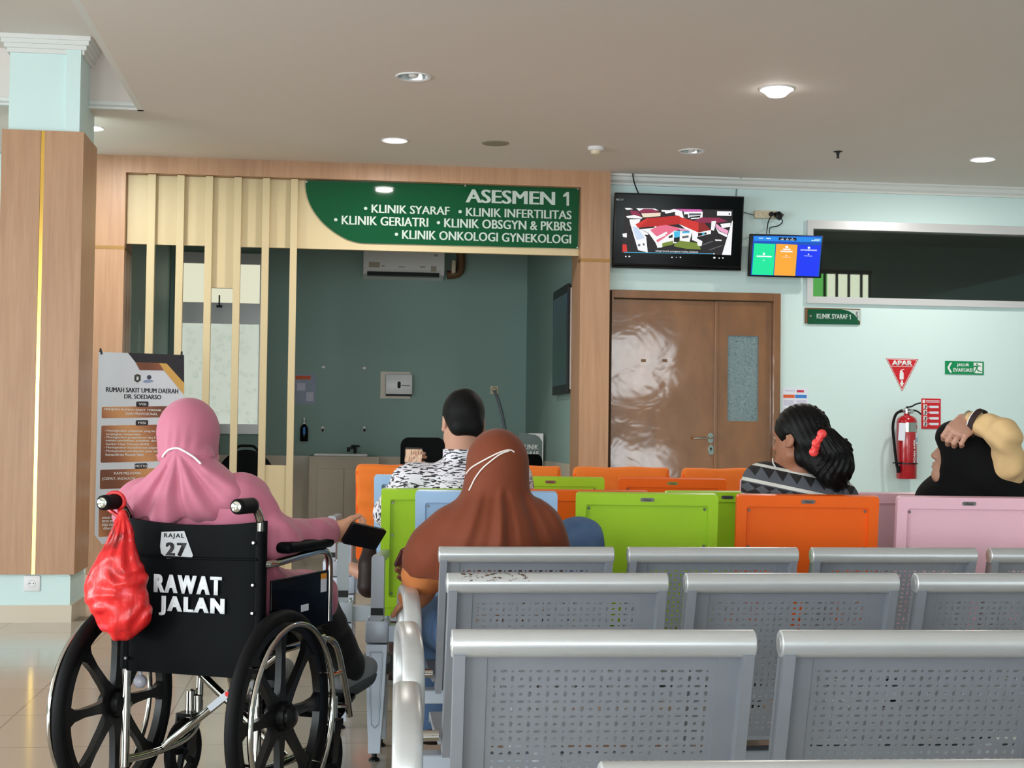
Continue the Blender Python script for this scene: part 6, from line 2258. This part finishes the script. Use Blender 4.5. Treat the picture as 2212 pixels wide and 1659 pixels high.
yk = n.m2('GREATER_THAN', z, float(mid[2] - .035))
pat = n.m2('ADD', n.m2('MULTIPLY', hz_, yk), n.m2('MULTIPLY', vt, n.m2('SUBTRACT', 1.0, yk)))
n.base(n.mix(pat, lin((226, 222, 230)), lin((38, 30, 34))), .75)
S = Sdf((-.6, -.4, .45), (.6, .6, 1.25), .0055)
S.ell(ch, (.185, .125, .15), None, .05).cap(ch, (hipL + hipR) / 2, .15, .17, .05)
S.cap(shL, shR, .072, .072, .06)
S.cap(nk + np.array([0, -.0, .0]), mid, .068, .09, .05)
S.cap(shL, shL + (elL - shL) * .9, .078, .066, .04).cap(shR, shR + (elR - shR) * .9, .078, .066, .04)
S.disp(crease(.0035, 30, .5))
S.build('shirt', n.m, P3)
cw = nk + (hc - nk) * .18
mb = MB()
ringprism(mb, [(cw[0] + .074 * math.cos(2 * PI * k / 32), cw[1] - .01 + .078 * math.sin(2 * PI * k / 32)) for k in range(32)], [(cw[0] + .067 * math.cos(2 * PI * k / 32), cw[1] - .01 + .071 * math.sin(2 * PI * k / 32)) for k in range(32)], cw[2] - .03, cw[2] + .028, 'xy')
mb.build('collar', n.m, P3, smooth=True)
S = Sdf((-.2, -.2, 1.0), (.2, .25, 1.4), .004)
S.ell(hc + Rh @ np.array([0, -.014, .028]), (.081, .099, .094), Rh, .01)
S.cap(hc + Rh @ np.array([0, -.02, .06]), hc + Rh @ np.array([0, .04, .085]), .06, .045, .03)
S.cap(hc + Rh @ np.array([-.025, -.07, -.03]), hc + Rh @ np.array([.025, -.07, -.03]), .04, .04, .03)
fc_ = hc + Rh @ np.array([0, .1, -.045])
S.ell(fc_, (.1, .115, .085), Rh, .01, 'sub')
S.ell(hc + Rh @ np.array([-.08, .01, -.045]), (.03, .045, .06), Rh, .01, 'sub')
S.ell(hc + Rh @ np.array([.08, .01, -.045]), (.03, .045, .06), Rh, .01, 'sub')
nn_ = Rh @ np.array([0, -.25, -1.0]); nn_ /= np.linalg.norm(nn_)
S.cut(nn_, float(nn_ @ (hc + Rh @ np.array([0, -.06, -.072]))))
HAIR = mat('black hair', (9, 8, 9), .6, var=.3, nscale=60, bump=.4, bscale=160, spec=.2)
S.build('hair', HAIR, P3)
S = Sdf((-.5, -.2, .05), (.5, 1.2, .8), .006)
S.cap(hipL, knL, .1, .08, .05).cap(knL, anL, .075, .055, .03).cap(hipR, knR, .1, .08, .05).cap(knR, anR, .075, .055, .03)
S.disp(crease(.003, 40, 3))
S.build('trousers', cloth_mat('dark brown trousers', (62, 44, 38), .8), P3)
shoe(P3, anL + np.array([0, .0, -.03]), (-.1, 1, -.06))
S = Sdf((-.08, -.14, -.1), (.08, .22, .1), .004)
S.chain([(0, -.05, 0), (0, .06, -.005), (0, .13, -.005)], [.042, .045, .036], .02).cut((0, 0, -1), .03)
o = shoe(P3, anR + np.array([-.055, .0, .0]), (-.12, .35, 1.0))
o.rotation_euler = (Matrix((Vector((.0, -1, .25)).normalized(), Vector((-.1, .25, 1.0)).normalized(), Vector((-.1, .25, 1.0)).normalized().cross(Vector((.0, -1, .25)).normalized()) * -1)).transposed()).to_euler()
eyes(P3, hc, Rh)
ph = slab('phone', 'phone with a bright picture held up by the man in the patterned shirt', 'phone', D(893, 984, 5.93), camv(.034, -.001, .006), camv(.010, -.028, .012), .009, 'black', .006)
n = NT('bright phone picture')
v = n.coord((160, 30, 1))
f = n.noise(v, 1.0, 2)
c_ = n.ramp(f, [(.35, lin((90, 50, 36))), (.5, lin((236, 206, 176))), (.65, lin((150, 90, 70)))])
n.base((0, 0, 0), .3)
n.link(c_, n.b.inputs['Emission Color']); n.b.inputs['Emission Strength'].default_value = 1.0
sgn = 1 if (ph.rotation_euler.to_matrix() @ Vector((0, 0, 1))).dot(CF) < 0 else -1
MB().prism(rrect(.068, .058, .004, 3), sgn * .0047, sgn * .0052, 'xy').build('display', n.m, ph)

# ------------------------------------------------------------------ woman with the ponytail and the patterned sweater
J, fin = person('woman with a black ponytail, red hair clip and grey zigzag sweater', (1735, 1300), 5.12, R_(-7))
hc = J(1727, 948, 5.10)
Rh = rot3(44, -4, 4)
shL, shR = J(1652, 1052, 5.12), J(1806, 1082, 5.08)
elL, wrL = J(1640, 1170, 5.25), J(1690, 1185, 5.45)
elR, wrR = J(1830, 1200, 5.2), J(1760, 1195, 5.42)
mid = (shL + shR) / 2
ch = mid + np.array([0, .03, -.09]); nk = mid + np.array([-.005, .01, .06])
hipL, hipR = J(1690, 1350, 5.15), J(1790, 1350, 5.15)
hipL[2] = hipR[2] = .53
knL, knR = hipL + np.array([-.03, .42, .02]), hipR + np.array([.02, .42, .02])
anL, anR = knL + np.array([0, .08, -.42]), knR + np.array([0, .08, -.42])
Jn = dict(pel=(hipL + hipR) / 2, chest=ch, neck=nk, head=hc, sh=(shL, shR), el=(elL, elR), wr=(wrL, wrR), hip=(hipL, hipR), kn=(knL, knR), an=(anL, anR),
          toe=(anL + np.array([0, .13, -.04]), anR + np.array([0, .13, -.04])))
S = Sdf((-.5, -.35, .0), (.5, .8, 1.3), .0046)
body(S, Jn, .95)
head(S, hc, Rh, .97)
hand(S, wrL, np.array([.3, .5, -.1]), np.array([0, 0, -1.]), None, (15, 20, 15), 4, .92, -1)
hand(S, wrR, np.array([-.3, .5, -.1]), np.array([0, 0, -1.]), None, (15, 20, 15), 4, .92, 1)
P4 = fin(S, 'skin_b')
S = Sdf((-.5, -.4, .45), (.5, .6, 1.15), .005)
S.ell(ch, (.165, .12, .13), None, .05).cap(ch, (hipL + hipR) / 2, .14, .165, .05)
S.cap(shL, shR, .07, .066, .06).cap(nk, mid, .055, .075, .05)
S.cap(shL + np.array([0, 0, .012]), elL, .075, .062, .04).cap(elL, wrL, .06, .042, .03).cap(shR, elR, .072, .062, .04).cap(elR, wrR, .06, .042, .03)
S.disp(crease(.002, 30, .2))
# knitted bands: white stripes, grey ground, black triangles and diamonds
n = NT('zigzag knit')
v = n.coord()
x, y, z = n.xyz(v)
z0_ = float(mid[2])
q = n.m2('ADD', n.m2('SUBTRACT', z, z0_), n.m2('MULTIPLY', x, .2))     # runs along the shoulder line
per = .17
t_ = n.m2('DIVIDE', n.m2('PINGPONG', n.m2('ADD', q, 10.0), per), per)
u_ = n.m2('PINGPONG', n.m2('MULTIPLY', x, 22.0), .5)
tri_ = n.m2('MULTIPLY', u_, 2.0)                       # 0..1 zigzag across
qs = n.m2('ADD', q, .0)
# band distances from the shoulder top, downwards
dn = n.m2('SUBTRACT', .088, q)
def rng(a, b_):
    return n.m2('MULTIPLY', n.m2('GREATER_THAN', dn, a), n.m2('LESS_THAN', dn, b_))
def rel(a, b_):
    return n.m2('DIVIDE', n.m2('SUBTRACT', dn, a), b_ - a)
up_ = n.m2('GREATER_THAN', n.m2('SUBTRACT', 1.0, tri_), rel(.027, .063))
diam = n.m2('GREATER_THAN', n.m2('ABSOLUTE', n.m2('SUBTRACT', n.m2('MULTIPLY', rel(.09, .122), 2.0), 1.0)), tri_)
g0, k0, w0 = lin((84, 86, 94)), lin((32, 28, 30)), lin((214, 212, 206))
c_ = n.mix(0.0, g0, g0)
c_ = n.mix(n.m2('LESS_THAN', dn, .017), c_, k0)
c_ = n.mix(rng(.017, .027), c_, w0)
c_ = n.mix(n.m2('MULTIPLY', rng(.027, .063), up_), c_, k0)
c_ = n.mix(rng(.074, .086), c_, w0)
c_ = n.mix(n.m2('MULTIPLY', rng(.09, .122), diam), c_, k0)
c_ = n.mix(rng(.122, .126), c_, k0)
c_ = n.mix(rng(.13, .14), c_, w0)
n.base(c_, .85)
n.bump(n.noise(v, 220, 2), .3, .003)
S.build('sweater', n.m, P4)
HR = mat('long black hair', (7, 6, 7), .5, var=.3, nscale=40, bump=.3, bscale=120, spec=.2)
S = Sdf((-.3, -.35, .85), (.35, .3, 1.35), .004)
S.ell(hc + Rh @ np.array([0, -.012, .032]), (.082, .1, .09), Rh, .01)
S.cap(hc + Rh @ np.array([-.03, -.06, -.02]), hc + Rh @ np.array([.03, -.06, -.02]), .045, .045, .03)
S.ell(hc + Rh @ np.array([0, .1, -.05]), (.1, .105, .085), Rh, .008, 'sub')
for s_ in (-1, 1):
    S.ell(hc + Rh @ np.array([s_ * .082, .0, -.045]), (.028, .045, .052), Rh, .008, 'sub')
pt = [J(1762, 960, 5.03), J(1785, 950, 5.0), J(1808, 975, 4.98), J(1816, 1010, 4.98), J(1808, 1040, 5.0), J(1806, 1056, 5.01)]
S.chain(pt, [.03, .04, .047, .042, .03, .008], .02)
S.cap(J(1770, 985, 5.02), J(1795, 1030, 5.0), .035, .03, .03)
S.cap(J(1735, 990, 5.04), J(1790, 1025, 5.0), .03, .03, .03)
pb = J(1775, 955, 5.0)
S.disp(lambda x, y, z: .0022 * np.sin(np.arctan2(x - pb[0], pb[2] - z + .1) * 60 + 6 * np.sin(z * 40)) * (x > pb[0] - .02) + .001 * np.sin(300 * x + 120 * z))
hair = S.build('hair', HR, P4)
# loose strands at the tail end
rnd = random.Random(3)
mb = MB()
for k in range(44):
    a = J(1812 + rnd.uniform(-14, 14), 985 + rnd.uniform(-20, 30), 4.97 + rnd.uniform(-.03, .03))
    b_ = J(1831 + rnd.uniform(-22, 5), 1032 + rnd.uniform(-5, 14), 5.0 + rnd.uniform(-.03, .03))
    c_ = J(1828 + rnd.uniform(-34, 2), 1060 + rnd.uniform(-10, 10), 5.01 + rnd.uniform(-.03, .03))
    mb.tube(bez([a, b_, c_], 5), .0013, 5, radii=[.0016 * (1 - j / 12) for j in range(11)])
mb.build('loose_strands', HR, hair)
at = surf([hair], P4, .004)
clp = [at(*q_) for q_ in ((1775, 938), (1770, 948), (1766, 957), (1763, 966), (1759, 976))]
clp = [p for p in clp if p is not None]
MT['clip'] = mat('coral red plastic', (252, 74, 72), .35)
mb = MB()
for p, r_ in zip(clp, (.0165, .014, .0175, .015, .0165)):
    mb.ball(p, (r_, .008, r_ * .95), 14)
mb.tube(bez(clp, 4), .010, 10)
hcp = mb.build('hair_clip', 'clip', P4, smooth=True)
mb = MB()
ps_ = Vector(J(1668, 1008, 5.08))
MB().tube(bez([J(1669, 990, 5.075), J(1670, 1000, 5.07), J(1675, 1008, 5.065)], 5), .002, 6).build('mask_strap', 'white_plastic', P4)
S = Sdf((-.5, -.2, .05), (.5, .8, .75), .0065)
S.cap(hipL, knL, .1, .078, .05).cap(knL, anL, .074, .055, .03).cap(hipR, knR, .1, .078, .05).cap(knR, anR, .074, .055, .03)
S.build('trousers', cloth_mat('charcoal trousers', (40, 40, 46), .8), P4)
shoe(P4, anL + np.array([0, 0, -.03]), (0, 1, -.06)); shoe(P4, anR + np.array([0, 0, -.03]), (0, 1, -.06))
eyes(P4, hc, Rh)

# ------------------------------------------------------------------ person in the black scarf with an arm over the head
J, fin = person('person in a black headscarf with a beige sleeved arm resting over the head', (2095, 1300), 5.12, R_(-7))
hc = J(2084, 985, 5.10)
Rh = rot3(72, 16, 0)
shL, shR = J(2030, 1085, 5.18), J(2168, 1068, 5.08)
elR, wrR = J(2170, 938, 4.93), J(2096, 908, 5.02)
elL, wrL = J(2000, 1180, 5.3), J(2060, 1195, 5.45)
mid = (shL + shR) / 2
ch = mid + np.array([0, .03, -.09]); nk = mid + np.array([-.01, .01, .05])
hipL, hipR = J(2045, 1360, 5.15), J(2145, 1360, 5.15)
hipL[2] = hipR[2] = .53
knL, knR = hipL + np.array([-.03, .42, .02]), hipR + np.array([.02, .42, .02])
anL, anR = knL + np.array([0, .08, -.42]), knR + np.array([0, .08, -.42])
Jn = dict(pel=(hipL + hipR) / 2, chest=ch, neck=nk, head=hc, sh=(shL, shR), el=(elL, elR), wr=(wrL, wrR), hip=(hipL, hipR), kn=(knL, knR), an=(anL, anR),
          toe=(anL + np.array([0, .13, -.04]), anR + np.array([0, .13, -.04])))
S = Sdf((-.5, -.4, .0), (.5, .8, 1.35), .0038)
body(S, Jn, .95)
head(S, hc, Rh, .97, ears=False)
S.cap(elR, wrR, .036, .025, .02)
hd0 = J(2068, 922, 5.0) - wrR
hand(S, wrR, J(2062, 938, 4.965) - wrR, J(2062, 960, 5.06) - J(2075, 915, 4.98), J(2046, 950, 4.97) - J(2075, 915, 4.99), (52, 62, 40), 2, 1.06, -1)
hand(S, wrL, np.array([.3, .5, -.1]), np.array([0, 0, -1.]), None, (15, 20, 15), 4, .92, -1)
P5 = fin(S, 'skin_c')
BLK = cloth_mat('black jersey', (6, 6, 8), .85, .1, 30, .05)
S = Sdf((-.5, -.4, .5), (.5, .5, 1.3), .005)
S.ell(hc + Rh @ np.array([0, -.012, .022]), (.092, .108, .102), Rh, .02)
S.ell(hc + Rh @ np.array([0, .035, .05]), (.084, .078, .066), Rh, .02)
S.ell(hc + Rh @ np.array([0, -.02, -.06]), (.085, .085, .08), Rh, .03)
S.cap(hc + np.array([.02, 0, -.08]), nk + np.array([.01, 0, .0]), .085, .1, .06)
S.chain([J(2100, 985, 5.08), J(2140, 1030, 5.06), J(2168, 1080, 5.05)], [.095, .088, .07], .05)
S.cap(shL, shR, .078, .075, .07)
S.cap(shL, J(2020, 1110, 5.2), .075, .07, .05)
S.ell(mid + np.array([0, 0, -.08]), (.18, .13, .14), None, .05)
for z_ in (-.045,):
    S.ell(hc + Rh @ np.array([0, .11, z_]), (.056, .062, .066), Rh, .01, 'sub')
S.disp(crease(.0025, 26, 1.4))
S.build('headscarf', BLK, P5)
BEI = cloth_mat('beige cotton', (226, 188, 136), .75, .15, 30)
S = Sdf((-.5, -.4, .5), (.5, .6, 1.35), .0048)
S.cap(ch, (hipL + hipR) / 2, .13, .16, .05)
S.chain([shR, J(2180, 1000, 4.98), elR], [.06, .048, .047], .04)
S.cap(elR, elR + (wrR - elR) * .80, .047, .041, .03)
S.cap(shL, elL, .066, .055, .04).cap(elL, wrL, .054, .04, .03)
S.disp(crease(.0055, 46, .3))
slv = S.build('blouse', BEI, P5)
cd = (wrR - elR); cd /= np.linalg.norm(cd)
cp_ = elR + (wrR - elR) * .78
mb = MB()
q = Vector(cd).to_track_quat('Z', 'Y').to_matrix().to_4x4()
rg = []
mb.lathe([(.045, -.009), (.0505, -.009), (.0505, .009), (.045, .009)], (0, 0, 0), 'z', 24)
bmesh.ops.transform(mb.bm, matrix=Matrix.Translation(Vector(cp_)) @ q, verts=mb.bm.verts[:])
mb.build('cuff_trim', mat('dark embroidered trim', (48, 28, 28), .8), slv, smooth=True)
mb = MB()
mb.lathe([(.044, .009), (.0495, .009), (.0495, .0125), (.044, .0125)], (0, 0, 0), 'z', 24)
bmesh.ops.transform(mb.bm, matrix=Matrix.Translation(Vector(cp_)) @ q, verts=mb.bm.verts[:])
mb.build('cuff_edge', 'letter_white', slv, smooth=True)
mb = MB()
mb.lathe([(.03, -.016), (.032, -.016), (.03, .016), (.028, .016)], (0, 0, .03), 'z', 24)
bmesh.ops.transform(mb.bm, matrix=Matrix.Translation(Vector(cp_)) @ q, verts=mb.bm.verts[:])
mb.build('inner_cuff', mat('taupe inner cuff', (150, 134, 110), .8), slv, smooth=True)
S = Sdf((-.5, -.2, .05), (.5, .8, .75), .0065)
S.cap(hipL, knL, .1, .078, .05).cap(knL, anL, .074, .055, .03).cap(hipR, knR, .1, .078, .05).cap(knR, anR, .074, .055, .03)
S.build('trousers', cloth_mat('dark trousers', (30, 30, 36), .8), P5)
shoe(P5, anL + np.array([0, 0, -.03]), (0, 1, -.06)); shoe(P5, anR + np.array([0, 0, -.03]), (0, 1, -.06))
eyes(P5, hc, Rh)

# ------------------------------------------------------------------ red carrier bag hanging from the left push handle
bp0 = D(255, 1270, 4.245)
bl = lambda px, py, d: np.array(D(px, py, d) - bp0)
S = Sdf((-.2, -.16, -.24), (.2, .16, .3), .0035)
S.chain([bl(264, 1108, 4.26), bl(263, 1150, 4.26), bl(258, 1200, 4.25)], [.011, .026, .046], .03)
Rb = rot3(-7)
S.ell(bl(252, 1262, 4.245), (.087, .06, .085), Rb, .05)
S.ell(bl(266, 1318, 4.25), (.075, .056, .062), Rb, .04)
S.cap(bl(225, 1285, 4.25), bl(262, 1345, 4.25), .045, .045, .04)
S.cap(bl(262, 1345, 4.25), bl(302, 1335, 4.25), .034, .032, .03)
tz = bl(263, 1110, 4.26)
def bagf(x, y, z):
    a = np.arctan2(x - tz[0], tz[2] - z + .02)
    r = tz[2] - z
    up = np.exp(-(r / .16) ** 2)
    c = np.sin(38 * x + 22 * z + 4 * np.sin(25 * z - 18 * x)) * np.sin(45 * z - 20 * x + 3 * np.sin(30 * x))
    return .0032 * np.sin(a * 26 + 3 * np.sin(z * 18)) * np.clip(r / .04, 0, 1) * (.35 + up) - .0045 * c * np.clip((r - .05) / .1, 0, 1)
S.disp(bagf)
n = NT('thin red plastic film')
v = n.coord()
f = n.noise(v, 9, 4, .6, .8)
c_ = n.ramp(f, [(.30, lin((120, 26, 20))), (.42, lin((214, 28, 32))), (.56, lin((240, 50, 50))), (.66, lin((255, 104, 116)))])
n.base(c_, .28)
n.b.inputs['Subsurface Weight'].default_value = .35
n.b.inputs['Subsurface Radius'].default_value = (.02, .004, .004)
n.b.inputs['Subsurface Scale'].default_value = .5
n.bump(n.noise(n.coord((60, 60, 14)), 1.4, 4), .5, .004)
bag = S.build('plastic_bag', n.m)
bag.location = bp0
tag(bag, 'bulging red plastic carrier bag hanging from the left wheelchair handle', 'bag')
hh_ = frame_of(WC) @ Vector((-.215, -.112, .908))
mb = MB()
pts = [Vector(tz) + Vector((.004, 0, -.01))]
c_ = hh_ - bp0
for k in range(9):
    a = R_(-150 + 300 * k / 8)
    pts.append(c_ + CR * .028 * math.sin(a) * -1 + Vector((0, 0, 1)) * .0275 * math.cos(a))
pts.append(Vector(tz) + Vector((-.004, 0, -.01)))
mb.tube(bez(pts, 4), .006, 8)
mb.build('bag_loop', n.m, bag, smooth=True)
